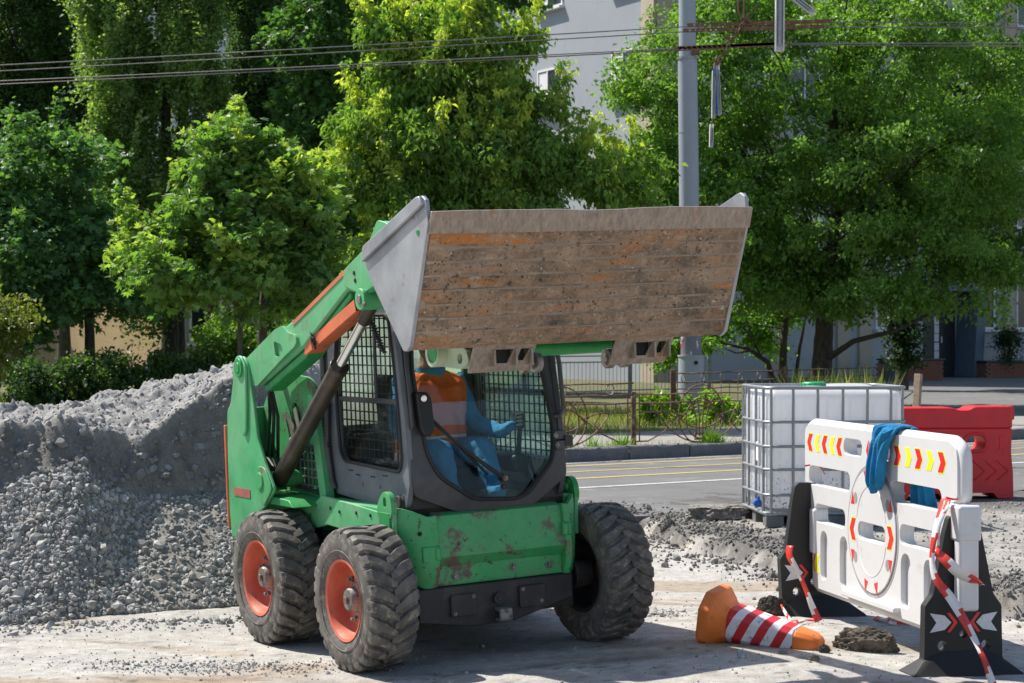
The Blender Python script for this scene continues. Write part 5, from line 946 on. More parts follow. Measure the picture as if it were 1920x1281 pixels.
# --- lift arms
for s in (-1, 1):
    arm = rounded([(1.53, 1.57), (1.52, 1.645), (1.40, 1.70), (.883, 1.862), (.50, 2.00), (-.178, 2.258), (-.297, 2.385), (-.42, 2.36), (-.52, 2.25), (-.60, 2.02), (-.76, 1.86), (-.79, 1.80), (-.74, 1.76), (-.64, 1.77), (-.50, 1.87), (-.36, 2.00), (-.25, 2.046), (-.10, 2.0), (.118, 2.027), (.732, 1.714), (1.381, 1.484), (1.48, 1.50)], .025)
    A = ext('loader_arm', arm, s * .72, s * .585, M['green'], bevel=.012)
    dp = rounded([(1.545, 1.57), (1.525, 1.648), (1.078, 1.822), (.96, 1.845), (.88, 1.80), (.80, 1.795), (.765, 1.76), (.80, 1.725), (.97, 1.66), (1.38, 1.485), (1.49, 1.50)], .03)
    ext('arm_doubler', dp, s * .738, s * .7195, M['green'], A, .005, holes=[rounded([(1.10, 1.755), (.99, 1.735), (.97, 1.70), (1.02, 1.665), (1.08, 1.665)], .02)[::-1]])
    b = MB(); b.prism([(1.10, 1.755), (.98, 1.755), (.97, 1.66), (1.10, 1.66)], XY, s * .723, s * .7225)
    sl = Vector((0, -.74, .30)).normalized(); b = MB(); a0 = Vector((s * .7225, .845, 1.853)); a1 = Vector((s * .7225, .09, 2.143)); b.bar(a0, a1, .004, .024, (0, sl.z, -sl.y)); P('arm_stripe', b, mat('orange_grey_strip', (.50, .15, .07), .5, var=.35, vs=1.5, dirt=(.25, .23, .22), da=.47, ds=1.3, dw=.2, bump=0) if s < 0 else bpy.data.materials['orange_grey_strip'], A, bevel=0)
    front = rounded([(.13, 2.14), (-.178, 2.262), (-.30, 2.39), (-.42, 2.365), (-.52, 2.25), (-.56, 2.10), (-.40, 2.03), (-.25, 2.05), (-.09, 2.005), (.05, 2.03), (.15, 2.06)], .03)
    ext('arm_front_plate', front, s * .7275, s * .719, M['green'], A, .004)
    low = MB(); low.prism([(1.36, 1.478), (.72, 1.708), (.10, 2.022), (.10, 1.985), (.74, 1.655), (1.30, 1.455)], XY, s * .705, s * .60); P('arm_lower_flange', low, M['green_d'], A, .006)
    for y, z in ((-.19, 2.20), (.0, 2.12), (-.01, 2.08)): bolt((s * .728, y, z), (s, 0, 0), .008, .003, 'dark', A, 'plug')
    b = MB(); b.cyl((s * .745, -.089, 1.979), (s * .60, -.089, 1.979), .058, n=24); P('rod_boss', b, M['green'], A); b = MB(); b.cyl((s * .752, -.089, 1.979), (s * .744, -.089, 1.979), .026, n=18); P('rod_pin', b, M['hub'], A, .003); bolt((s * .746, -.15, 1.95), (s, 0, 0), .010, .01, 'hub', A)
    base, top = Vector((s * .655, 1.29, .93)), Vector((s * .655, -.085, 1.972)); dd = (top - base).normalized(); k = base + dd * (Vector((s * .655, .387, 1.611)) - base).length
    cyl = part_empty('lift_cylinder', LD)
    b = MB(); b.cyl(base, k, .050, n=28); b.cyl(k - dd * .035, k + dd * .006, .0555, n=28); P('barrel', b, M['barrel'], cyl, .004)
    b = MB(); b.cyl(k, top, .028, n=24); P('rod', b, M['chrome'], cyl, 0)
    b = MB(); b.cyl(top - dd * .185, top - dd * .01, .037, n=22); b.cyl(top + Vector((-.04, 0, 0)), top + Vector((.04, 0, 0)), .05, n=20); P('rod_end', b, M['barrel'], cyl, .004)
    n_ = Vector((0, dd.z, -dd.y)); b = MB(); hp = base + n_ * .065 + dd * .12; b.tube([base + n_ * .06 + Vector((0, .03, -.02)), hp, hp + dd * .2, hp + dd * .30 - n_ * .01], .014, 8); P('pipe', b, M['iron'], cyl, 0); b = MB(); b.cyl(hp + dd * .16, hp + dd * .21, .021, n=6); P('fitting', b, M['hub'], cyl, .002)
    # orange lock channel under the arm
    if s < 0:
        c0, c1 = Vector((-.665, .72, 1.705)), Vector((-.665, .045, 1.945)); cd = (c1 - c0).normalized(); cu = Vector((0, -cd.z, cd.y)); fn = lambda p, q, t: c0 + Vector((p, 0, 0)) + cu * q + cd * t; L = (c1 - c0).length
        b = MB(); b.prism([(-.045, -.035), (-.045, .032), (.045, .032), (.045, -.035), (.039, -.035), (.039, .026), (-.039, .026), (-.039, -.035)], fn, 0, L); lk = P('arm_lock', b, M['orange'], bevel=.003)
        b = MB(); b.prism(rounded([(-.02, .03), (.12, .03), (.12, -.08), (.06, -.10), (.02, -.05)], .02), lambda p, q, t: c0 + Vector((t, 0, 0)) + cu * q + cd * p, -.0458, -.0375); b.prism(rounded([(-.02, .03), (.12, .03), (.12, -.08), (.06, -.10), (.02, -.05)], .02), lambda p, q, t: c0 + Vector((t, 0, 0)) + cu * q + cd * p, .0375, .0458); P('lock_foot', b, M['orange'], lk, .002)
        b = MB(); rr = random.Random(2); q0 = c0 + cd * .16; b.tube([q0 + Vector((-.05 + rr.uniform(-.012, .0), rr.uniform(-.04, .04), rr.uniform(-.05, .05))) for _ in range(16)], .0035, 5); P('tie_wire', b, M['black'], lk, 0)
b = MB(); b.cyl((-.60, -.62, 1.69), (.69, -.62, 1.69), .042, n=28); P('cross_tube', b, M['green_d'])
for x in (-.56, .50):
    b = MB(); ring = [circ(-.60, 1.69, .070, 26), circ(-.60, 1.69, .048, 26)[::-1]]; b.plate(ring, XY, x - .035, x + .035); b.plate([rounded([(-.55, 1.74), (-.66, 1.76), (-.86, 1.72), (-.90, 1.65), (-.82, 1.61), (-.60, 1.62)], .03), circ(-.80, 1.665, .028, 18)[::-1]], XY, x + .02, x + .065); P('tilt_bracket', b, M['cream'], bevel=.004)
for x in (-.19, -.12, .32, .41):
    b = MB(); b.cyl((x - .018, -.84, 1.625), (x + .018, -.84, 1.625), .052, n=24); b.cyl((x - .024, -.84, 1.625), (x - .016, -.84, 1.625), .022, n=16); P('latch_roller', b, M['hub'], bevel=.005)
for s in (-1, 1):
    b0, b1 = Vector((s * .40, -.50, 1.95)), Vector((s * .40, -.84, 1.67)); b = MB(); b.cyl(b0 + Vector((0, .35, .15)), b0, .04, n=20); P('tilt_cylinder', b, M['barrel']); b = MB(); b.cyl(b0, b1, .022, n=16); P('tilt_rod', b, M['chrome'])

# --- bucket
BK = part_empty('bucket', LD); W = .93
fl = [(-1.035, 1.742), (-1.304, 2.29)]; n8 = 8; zz = []
f0, f1 = Vector((-1.030, 1.745)), Vector((-1.268, 2.285)); nf = Vector((-(f1 - f0).y, (f1 - f0).x)).normalized(); nf = nf if nf.x < 0 else -nf
top, bead = [], []
for i in range(n8):
    a, c = f0.lerp(f1, i / n8), f0.lerp(f1, (i + 1) / n8); e = (c - a).normalized(); top += [tuple(a), tuple(a.lerp(c, .5) + nf * .0015), tuple(c - e * .013)]
    if i < n8 - 1: bead += [len(top) - 1, len(top), len(top) + 1]; top += [tuple(c - e * .010 + nf * .0016), tuple(c - e * .003 + nf * .0016)]
b = MB(); pr = top + [tuple(f1), tuple(f1 - nf * .012), tuple(f0 - nf * .012)]
# floor plate with stepped wear bars, cut into strips across so that the relief wanders a little
NX = 60; Pn = []; k = len(pr); rr = rs(8)
for i in range(NX + 1):
    x = -W + .012 + (2 * W - .024) * i / NX
    for j, (y, z) in enumerate(pr): q = (fb(np.array([x * 5.]), np.array([j * 3.1]), 77)[0] - .5) * (.012 if j < len(top) else 0); Pn.append((x, y + nf.x * q, z + nf.y * q))
b.add(Pn, [(i * k + j, i * k + (j + 1) % k, (i + 1) * k + (j + 1) % k, (i + 1) * k + j) for i in range(NX) for j in range(k)] + [tuple(range(k))[::-1], tuple(range(NX * k, NX * k + k))]); b.m = [int(i < NX * k and (i % k) in bead) for i in range(len(b.f))]; P('bucket_floor', b, [M['bfloor'], M['bbead']], BK, 0, 30)
e0, e1 = f1 + (f0 - f1).normalized() * .005, Vector((-1.309, 2.384)); b = MB(); Pn = []
for i in range(NX + 1):
    x = -W - .002 + (2 * W + .004) * i / NX; wv = (fb(np.array([x * 3.]), np.array([1.7]), 78, 3)[0] - .5) * .02
    for (y, z) in ((e0 + nf * .0, ), (e0 + nf * .010, ), (e1 + nf * .006, ), (e1 + Vector((.012, .012)), ), (e0 - nf * .022, )) if False else ((e0.x, e0.y), ((e0 + nf * .011).x, (e0 + nf * .011).y), ((e1 + nf * .004).x, (e1 + nf * .004).y + wv), (e1.x + .010, e1.y + .004 + wv), ((e0 - nf * .02).x, (e0 - nf * .02).y)): Pn.append((x, y, z))
k = 5; b.add(Pn, [(i * k + j, i * k + (j + 1) % k, (i + 1) * k + (j + 1) % k, (i + 1) * k + j) for i in range(NX) for j in range(k)] + [tuple(range(k))[::-1], tuple(range(NX * k, NX * k + k))]); P('cutting_edge', b, M['bedge'], BK, .002, 35)
# caked soil and grit stuck to the floor plate
R_ = rs(90); n_ = 1500; u_ = R_.rand(n_); xx = R_.uniform(-W + .03, W - .03, n_); keep = fb(xx * 3, u_ * 3, 91, 3) + .25 * R_.rand(n_) > .60; u_, xx = u_[keep], xx[keep]
pp = np.stack([xx, f0.x + (f1.x - f0.x) * u_ + nf.x * .002, f0.y + (f1.y - f0.y) * u_ + nf.y * .002], 1); cc_ = np.where((R_.rand(len(xx)) < .25)[:, None], np.array((.42, .38, .33)), np.array((.15, .115, .085))) * R_.uniform(.6, 1.3, (len(xx), 1))
stones('caked_soil', pp, np.clip(R_.lognormal(math.log(.0038), .5, len(xx)), .0015, .013), cc_, 92, BK)
# heel, back and top of the shell
shell = [(-1.030, 1.745), (-.990, 1.722), (-.955, 1.735), (-.66, 2.045), (-.585, 2.16), (-.605, 2.24)]; th = [(-.615, 2.235), (-.597, 2.165), (-.668, 2.055), (-.960, 1.748), (-.990, 1.736), (-1.022, 1.752)]
b = MB(); b.prism(shell + th, XY, -W + .012, W - .012); P('bucket_back', b, M['bfloor'], BK, .003)
side = rounded([(-1.224, 2.462), (-1.19, 2.455), (-.89, 2.352), (-.593, 2.245), (-.573, 2.152), (-.661, 2.043), (-.967, 1.722), (-1.00, 1.718), (-1.042, 1.744), (-1.245, 2.247), (-1.278, 2.33), (-1.262, 2.44)], .007)
for s in (-1, 1):
    ext('bucket_side', side, s * (W + .008), s * (W - .012), M['bside'], BK, .003)
    b = MB(); a0, a1 = Vector((s * (W + .011), -.60, 2.175)), Vector((s * (W + .011), -1.20, 2.372)); b.prism([(-.58, 2.235), (-.594, 2.248), (-.90, 2.356), (-1.19, 2.458), (-1.222, 2.46), (-1.255, 2.42), (-1.20, 2.395), (-.575, 2.165)], XY, s * (W + .026), s * (W + .0075)); P('side_cutter', b, M['bside'], BK, .006)
    bolt((s * (W + .008), -1.17, 2.29), (s, 0, 0), .010, .004, 'green_d', BK, 'plug')
for x0, x1 in ((-.56, -.20), (.27, .63)):
    fn = lambda a, c, t: Vector((a, -1.012 + (1.752 - c) * .62 + t, c)); w = x1 - x0
    b = MB(); b.plate([rounded([(x0, 1.748), (x1, 1.748), (x1 - .012, 1.592), (x0 + .005, 1.592)], .012), [(x0 + .13 * w / .36, 1.705), (x0 + .13 * w / .36, 1.635), (x0 + .215 * w / .36, 1.635), (x0 + .235 * w / .36, 1.705)], [(x0 + .275 * w / .36, 1.705), (x0 + .265 * w / .36, 1.645), (x0 + .305 * w / .36, 1.645), (x0 + .325 * w / .36, 1.705)]], fn, 0, .014); P('mount_plate', b, M['bedge'], BK, .003)
    b = MB(); b.box(((x0 + x1) / 2, -.915, 1.675), (w * .8, .03, .10)); P('hole_shade_box', b, M['dark'], BK, .003)  # dark box added behind the plate so its square holes read as shaded
    for a in (.12, .245, .335):
        b = MB(); b.box((x0 + a * w / .36 + .0, -.955, 1.665), (.012, .07, .085)); P('mount_web', b, M['bedge'], BK, .002)
b = MB(); b.prism([(-.93, 1.76), (-.90, 1.72), (-.60, 2.02), (-.56, 2.12), (-.60, 2.12), (-.64, 2.06)], XY, -.56, .56); P('mount_frame', b, M['iron'], BK)

# --- cab
CW = .49
cabside = [(-.089, .98), (-.045, .86), (.0, .832), (.268, .835), (.849, .872), (.885, 1.03), (.95, 1.37), (.955, 1.6), (.92, 1.75), (.85, 1.95), (.80, 1.975), (.12, 1.985), (.085, 1.965), (.036, 1.858), (-.002, 1.628), (-.063, 1.286)]
win = [(.115, 1.89), (.69, 1.89), (.76, 1.80), (.80, 1.60), (.80, 1.40), (.775, 1.12), (.72, 1.065), (.02, 1.04), (-.015, 1.10), (.005, 1.34), (.05, 1.66), (.09, 1.86)]
for s in (-1, 1):
    cs = ext('cab_side', rounded(cabside, .02), s * CW, s * (CW - .03), M['cab_side'] if s < 0 else M['cab'], bevel=.005, holes=[rounded(win, .07)[::-1]])
    fr = MB(); wr = rounded(win, .07); fr.tube([Vector((s * (CW + .001), a, c)) for a, c in wr], .011, 8, closed=True); P('window_seal', fr, M['black'], cs, 0)
    b = MB(); b.box((s * (CW - .012), .40, 1.418), (.016, .80, .026)); b.box((s * (CW - .010), .30, 1.62), (.012, .022, .42)); P('window_rail', b, M['cab'], cs, .002)
    g = MB(); c = Vector((.42, 1.47)); ins = [tuple(c + (Vector(p) - c) * .995) for p in wr]; g.prism(ins, XY, s * (CW - .018), s * (CW - .022)); P('side_glass', g, M['glass_side'] if s < 0 else M['glass_far'], cs, 0)
    mz = MB()
    for i in range(15):
        y = .0 + i * .058
        lo = 1.06 if y > .02 else 1.2; hi = 1.88 if .12 < y < .70 else 1.62
        if y < .08: hi = 1.5 + y * 2
        mz.box((s * (CW - .040), y, (lo + hi) / 2), (.007, .007, hi - lo))
    for i in range(16):
        z = 1.09 + i * .052; y0 = -.01 + max(0, z - 1.34) * .2; y1 = .79 if z < 1.7 else .79 - (z - 1.7) * .5
        mz.box((s * (CW - .036), (y0 + y1) / 2, z), (.007, y1 - y0, .007))
    P('window_mesh', mz, M['mesh'], cs, 0)
    b = MB(); b.prism([(.86, .90), (.93, 1.36), (.93, 1.75), (.86, 1.94), (.90, 1.94), (.985, 1.72), (.975, 1.34), (.90, .90)], XY, s * (CW + .016), s * (CW - .05)); P('rear_post', b, M['cab'])
    if s < 0:
        b = MB()
        for i in range(13): b.box((-CW - .022, .905 + (.002 * i), 1.14 + i * .019), (.022, .05, .011))
        P('rubber_bellows', b, M['black'], bevel=.002)
        b = MB(); b.tube([(-CW - .02, .885, 1.40), (-CW - .025, .90, 1.15), (-CW - .02, .86, .95), (-CW - .01, .84, .90)], .016, 10); P('door_seal', b, M['cab'], bevel=0)
        for y, z in ((.55, .965), (.36, .965), (.64, .985), (.20, .98)): b = MB(); b.box((-CW - .001, y, z + .03), (.004, .055, .006)); P('slot', b, M['dark'], cs, 0)
        for y, z in ((.50, .955), (.28, .955)): bolt((-CW, y, z - .01), (-1, 0, 0), .009, .006, 'hub', cs)
        coil = [Vector((-.60 + .0 * i, .14 - .0018 * i + .016 * math.cos(i * .9), 1.93 - .0022 * i + .016 * 0)) + Vector((.016 * math.sin(i * .9), 0, 0)) for i in range(110)]; b = MB(); b.tube(coil, .005, 6); P('coil_hose', b, M['black'], bevel=0)
b = MB(); b.plate([rrect(-.485, .04, .485, .90, .04), rrect(-.40, .64, .40, .875, .04)[::-1]], lambda a, c, t: Vector((a, c, t)), 1.962, 2.006); rf = P('cab_roof', b, M['cab'], bevel=.008)
b = MB(); b.prism(rrect(-.41, .63, .41, .88, .04), lambda a, c, t: Vector((a, c, t)), 1.975, 1.981); P('roof_glass', b, M['glass'], rf, 0)
b = MB(); b.plate([rrect(-.47, 1.0, .47, 1.96, .05), rrect(-.40, 1.22, .40, 1.88, .06)[::-1]], XZ, .915, .945); P('cab_rear', b, M['cab'])
b = MB(); b.prism([(-.41, 1.2), (.41, 1.2), (.41, 1.89), (-.41, 1.89)], XZ, .948, .952); b.m = [1] + [0] * (len(b.f) - 1); P('rear_glass', b, [M['glass'], M['glass_rear']], bevel=0)
b = MB(); b.prism([(-.35, 1.0), (.35, 1.0), (.35, 1.2), (-.35, 1.2)], XZ, .86, .90); P('rear_panel', b, M['cab'])
fy = lambda z: -.088 + max(0, z - .98) * .168 + max(0, .98 - z) * .28
FR = lambda a, c, t: Vector((a, fy(c) + t, c))
outl = rounded([(-.475, .985), (-.455, .91), (-.11, .775), (.26, .78), (.482, .95), (.482, 1.30), (.472, 1.66), (.462, 1.97), (-.462, 1.97), (-.472, 1.66)], .03)
gl = rounded([(-.405, 1.60), (-.392, 1.334), (-.372, 1.131), (-.312, 1.005), (-.09, .868), (.172, .852), (.245, .873), (.412, 1.06), (.436, 1.225), (.418, 1.466), (.39, 1.66), (.36, 1.88), (-.375, 1.88)], .05)
b = MB(); b.plate([outl, gl[::-1]], FR, -.012, .028); fd = P('cab_door', b, M['cab'], bevel=.006)
b = MB(); b.tube([FR(a, c, -.014) for a, c in gl], .012, 8, closed=True); P('door_seal', b, M['black'], fd, 0)
b = MB(); c = Vector((.02, 1.35)); b.prism([tuple(c + (Vector(p) - c) * .998) for p in gl], FR, .004, .009); P('windscreen', b, M['glass'], fd, 0)
b = MB(); b.tube([FR(.075, .975, -.03), FR(-.07, 1.075, -.045), FR(-.20, 1.185, -.04), FR(-.37, 1.335, -.03)], [.014, .011, .008, .006], 8); b.cyl(FR(.075, .975, 0), FR(.075, .975, -.045), .024, n=16); P('wiper_arm', b, M['black'], fd, 0)
b = MB(); b.bar(FR(-.02, 1.0, -.022), FR(-.395, 1.395, -.022), .012, .02, (0, -1, 0)); P('wiper_blade', b, M['black'], fd, .003); bolt(FR(.075, .975, -.045), (0, -1, 0), .010, .010, 'hub', fd); bolt(FR(.085, .925, -.012), (0, -1, 0), .012, .012, 'iron', fd)
b = MB(); b.prism(rounded([(-.425, 1.47), (-.355, 1.47), (-.335, 1.43), (-.335, 1.27), (-.36, 1.235), (-.40, 1.235), (-.42, 1.28)], .015), FR, -.075, -.012); dh = P('door_handle', b, M['black'], fd, .010); bolt(FR(-.385, 1.435, -.075), (0, -1, 0), .012, .006, 'chrome', dh)
b = MB(); b.tube([FR(-.445, 1.70, -.03), FR(-.452, 1.50, -.045), FR(-.455, 1.29, -.04), FR(-.455, 1.26, -.01)], .011, 8); P('door_strut', b, M['cab'], fd, 0)
b = MB(); b.tube([FR(.44, 1.80, -.005), FR(.485, 1.78, -.05), FR(.492, 1.58, -.06), FR(.486, 1.33, -.06), FR(.47, 1.29, -.04), FR(.44, 1.285, -.005)], .013, 10); P('grab_rail', b, M['cab'], fd, 0)
for z in (1.185, 1.13): b = MB(); b.box(FR(.455, z, -.03), (.07, .03, .05)); hg = P('hinge', b, M['cab'], fd, .004); bolt(FR(.425, z, -.045), (0, -1, 0), .010, .008, 'hub', hg)
b = MB(); b.box(FR(.50, 1.15, -.03), (.05, .05, .06)); P('hinge_block', b, M['iron'], fd, .004)
bolt(FR(.445, 1.64, -.012), (0, -1, 0), .009, .006, 'hub', fd)
# interior
b = MB(); b.box((0, .62, .93), (.46, .44, .16)); b.prism([(.80, .98), (.90, 1.52), (.84, 1.54), (.72, 1.0)], XY, -.22, .22); P('seat', b, M['dark'], bevel=.03)
for s in (-1, 1):
    b = MB(); b.box((s * .36, .40, 1.02), (.10, .44, .10)); P('arm_console', b, M['black'], bevel=.02); b = MB(); b.tube([(s * .36, .22, 1.05), (s * .35, .17, 1.24)], .014, 10); b.cyl((s * .35, .175, 1.22), (s * .348, .155, 1.30), .026, .022, 14); P('joystick', b, M['black'], bevel=.004)
b = MB(); b.box((.0, .30, 1.90), (.8, .12, .09)); P('roof_console', b, M['black'], bevel=.02)
b = MB(); b.box((.10, .895, 1.50), (.22, .008, .03)); P('yellow_sticker', b, mat('yellow_sticker', (.62, .5, .05), .5, bump=0), bevel=0)
b = MB(); b.cyl((-.42, .70, 1.80), (-.42, .70, 1.84), .03, n=12); P('cab_lamp', b, M['lens_orange'])

# ---------------------------------------------------------------- operator in the cab
M['cloth_b'] = mat('blue_work_cloth', (.055, .24, .52), .9, var=.25, vs=5, bump=.5, bs=16, bd=.02)
N = NT('work_clothes_and_skin'); sx = N.n('SeparateXYZ'); N.l(N.co(), sx.inputs[0]); c_ = N.mix(N.ramp(N.noise(5, 6, .65), .3, .7), (.035, .165, .38), (.065, .27, .55))
c_ = N.mix(N.math('GREATER_THAN', sx.outputs[2], 1.575), c_, (.40, .225, .16)); N.set(Base_Color=c_, Roughness=.85); N.bump(N.noise(13, 6, .6), .7, .03); M['body'] = N.m
M['skin'] = mat('skin', (.42, .24, .17), .55, var=.08, bump=.05)
M['glove'] = mat('grey_glove', (.30, .27, .24), .9, var=.15, bump=.2)
def vestmat():
    N = NT('orange_vest_with_bands'); sx = N.n('SeparateXYZ'); N.l(N.co(), sx.inputs[0]); z = N.math('ADD', sx.outputs[2], N.math('MULTIPLY', N.noise(3), .03))
    c = N.mix(N.math('MULTIPLY', N.math('GREATER_THAN', z, 1.26), N.math('LESS_THAN', z, 1.39)), (.98, .13, .008), (.85, .36, .44))
    c = N.mix(N.math('MULTIPLY', N.math('GREATER_THAN', z, 1.19), N.math('LESS_THAN', z, 1.205)), c, (.65, .66, .66)); c = N.mix(N.math('MULTIPLY', N.math('GREATER_THAN', z, 1.06), N.math('LESS_THAN', z, 1.12)), c, (.62, .30, .36))
    N.set(Base_Color=c, Roughness=.8); N.bump(N.noise(14, 5), .4, .02); return N.m
M['vest'] = vestmat()
def skin_body(name, verts, edges, radii, m, parent, root=0, sub_=2):
    me = bpy.data.meshes.new(name); me.from_pydata(verts, edges, []); me.materials.append(m); o = bpy.data.objects.new(name, me); COL.objects.link(o); o.parent = parent
    md = o.modifiers.new('skin', 'SKIN'); md.use_smooth_shade = True
    for i, r in enumerate(radii): d = me.skin_vertices[0].data[i]; d.radius = (r, r) if not isinstance(r, tuple) else r; d.use_root = (i == root)
    ss = o.modifiers.new('subd', 'SUBSURF'); ss.levels = sub_; ss.render_levels = sub_; return o
per = thing('person', 'seated operator in blue work clothes and orange vest behind the windscreen', 'person'); per.location = LM.to_translation(); per.rotation_euler = LM.to_euler()
cx = .0
bv = [(cx, .60, 1.09), (cx, .63, 1.24), (cx, .61, 1.40), (cx, .58, 1.52), (cx, .55, 1.60), (cx, .53, 1.68), (cx, .535, 1.76), (cx, .54, 1.81),
      (cx - .18, .60, 1.475), (cx - .245, .53, 1.25), (cx - .31, .31, 1.19), (cx - .345, .21, 1.25), (cx + .18, .60, 1.475), (cx + .245, .53, 1.25), (cx + .31, .31, 1.19), (cx + .345, .21, 1.25),
      (cx - .10, .54, 1.06), (cx - .14, .20, 1.13), (cx - .13, .12, .90), (cx - .13, .01, .875), (cx + .10, .54, 1.06), (cx + .14, .20, 1.13), (cx + .13, .12, .90), (cx + .13, .01, .875)]
be = [(0, 1), (1, 2), (2, 3), (3, 4), (4, 5), (5, 6), (6, 7), (2, 8), (8, 9), (9, 10), (10, 11), (2, 12), (12, 13), (13, 14), (14, 15), (0, 16), (16, 17), (17, 18), (18, 19), (0, 20), (20, 21), (21, 22), (22, 23)]
br = [.15, (.15, .12), (.17, .125), .10, .075, .085, .098, .06, .075, .058, .042, .03, .075, .058, .042, .03, .095, .075, .05, .045, .095, .075, .05, .045]
body = skin_body('body', bv, be, br, M['body'], per)
vb = MB(); vr = [(1.04, .205, .175, .60), (1.12, .205, .18, .60), (1.22, .20, .175, .60), (1.32, .21, .17, .60), (1.42, .225, .16, .60), (1.48, .225, .135, .60), (1.525, .175, .10, .595), (1.55, .10, .085, .585)]; nn_ = 56
vb.add([Vector((cx + rx * (1 + .03 * math.sin(k * 1.9 + z * 20) * (z < 1.4)) * math.copysign(abs(math.cos(2 * math.pi * k / nn_)) ** .8, math.cos(2 * math.pi * k / nn_)), y0 + ry * (1 + .06 * math.sin(k * 1.3 + z * 11)) * math.copysign(abs(math.sin(2 * math.pi * k / nn_)) ** .8, math.sin(2 * math.pi * k / nn_)), z)) for z, rx, ry, y0 in vr for k in range(nn_)], [(i * nn_ + j, i * nn_ + (j + 1) % nn_, (i + 1) * nn_ + (j + 1) % nn_, (i + 1) * nn_ + j) for i in range(len(vr) - 1) for j in range(nn_)])
vest = vb.build('vest', M['vest'], per, smooth=80); ss = vest.modifiers.new('subd', 'SUBSURF')
tx = bpy.data.textures.new('cloth_folds', 'CLOUDS'); tx.noise_scale = .085; tx.noise_depth = 3
for o_, st in ((body, .035), (vest, .03)): o_.modifiers['subd'].levels = o_.modifiers['subd'].render_levels = 3; dm = o_.modifiers.new('folds', 'DISPLACE'); dm.texture = tx; dm.strength = st; dm.mid_level = .5
hd = MB(); hd.mat = Matrix.Translation((cx, .525, 1.70)) @ Matrix.Diagonal((.78, .95, 1.18, 1)); n = 20
vv = [Vector((.1 * math.sin(math.pi * i / 12) * math.cos(2 * math.pi * j / n), .1 * math.sin(math.pi * i / 12) * math.sin(2 * math.pi * j / n), .1 * math.cos(math.pi * i / 12))) for i in range(13) for j in range(n)]
hd.add(vv, [(i * n + j, i * n + (j + 1) % n, (i + 1) * n + (j + 1) % n, (i + 1) * n + j) for i in range(12) for j in range(n)]); hd.mat = None
hd.tube([(cx, .435, 1.715), (cx, .415, 1.685), (cx, .425, 1.675)], [.008, .014, .010], 8); hd.cyl((cx - .03, .437, 1.655), (cx + .03, .437, 1.655), .006)
for s in (-1, 1): hd.cyl((cx + s * .078, .54, 1.70), (cx + s * .088, .55, 1.70), .03, .022, 10)
hd.build('head', M['skin'], per, smooth=60)
ey = MB()
for s in (-1, 1): ey.cyl((cx + s * .032, .437, 1.715), (cx + s * .032, .431, 1.715), .010, n=10)
ey.build('eyes', M['dark'], per); hr = MB(); hr.lathe([(0, .095), (.03, .092), (.06, .07), (.08, .03), (.084, 0)], 20, Matrix.Translation((cx, .535, 1.74)) @ Matrix.Rotation(-math.pi / 2, 4, 'Y')); hr.prism([(-.06, .46), (.06, .46), (.05, .39), (-.05, .39)], lambda a, c, t: Vector((cx + a, c, t)), 1.745, 1.755); hr.build('cap', M['cloth_b'], per, smooth=50)
for s in (-1, 1):
    w = Vector((cx + s * .345, .21, 1.25)); vs_, es_, rs_ = [tuple(w), tuple(w + Vector((0, -.03, .035)))], [(0, 1)], [.028, .032]
    for k in range(4):
        b0 = w + Vector((s * .012, -.045, .058 - .022 * k)); q = len(vs_); L = (.030, .034, .032, .026)[k]; vs_ += [tuple(b0), tuple(b0 + Vector((-s * .02, -L, 0))), tuple(b0 + Vector((-s * .045, -L * .5, -.004)))]; es_ += [(1, q), (q, q + 1), (q + 1, q + 2)]; rs_ += [.010, .0095, .008]
    q = len(vs_); vs_ += [tuple(w + Vector((-s * .03, -.01, .05))), tuple(w + Vector((-s * .035, -.045, .065)))]; es_ += [(0, q), (q, q + 1)]; rs_ += [.011, .009]; skin_body('hand', vs_, es_, rs_, M['glove'], per)

# ---------------------------------------------------------------- white tank in its cage
tz = .142; TK = thing('liquid_tank', 'white plastic liquid tank in a galvanised cage on a pallet', 'tank', (at(1437, 700, 17.29).x, 17.29, tz), math.radians(5))
TWd, TDp = 1.19, 1.02
def tankmat():
    N = NT('white_tank_plastic'); sx = N.n('SeparateXYZ'); N.l(N.co(), sx.inputs[0]); low = N.ramp(sx.outputs[2], .75, .12, 0, 1)
    sp = N.ramp(N.math('ADD', N.noise(38, 4, .75), N.math('MULTIPLY', low, .16)), .70, .73); c = N.mix(N.ramp(N.noise(4, 5, .6, N.co((1, 1, .4))), .35, .75), (.90, .905, .925), (.83, .835, .86))
    c = N.mix(N.math('MULTIPLY', sp, .85), c, (.10, .095, .09)); c = N.mix(N.math('MULTIPLY', N.ramp(N.noise(3, 6, .7), .55, .7), N.ramp(sx.outputs[2], .42, .12)), c, (.55, .50, .40))
    N.set(Base_Color=c, Roughness=.35); N.b.inputs['Specular IOR Level'].default_value = .4
    N.b.inputs['Subsurface Weight'].default_value = .25; N.b.inputs['Subsurface Radius'].default_value = (.25, .25, .25); N.b.inputs['Subsurface Scale'].default_value = .3; N.b.inputs['Subsurface Weight'].default_value = 0; tr = N.n('BsdfTranslucent'); N.l(c, tr.inputs[0]); mx = N.n('MixShader'); mx.inputs[0].default_value = .5; N.l(N.b.outputs[0], mx.inputs[1]); N.l(tr.outputs[0], mx.inputs[2]); N.l(mx.outputs[0], N.out.inputs[0]); return N.m
M['tank'] = tankmat()
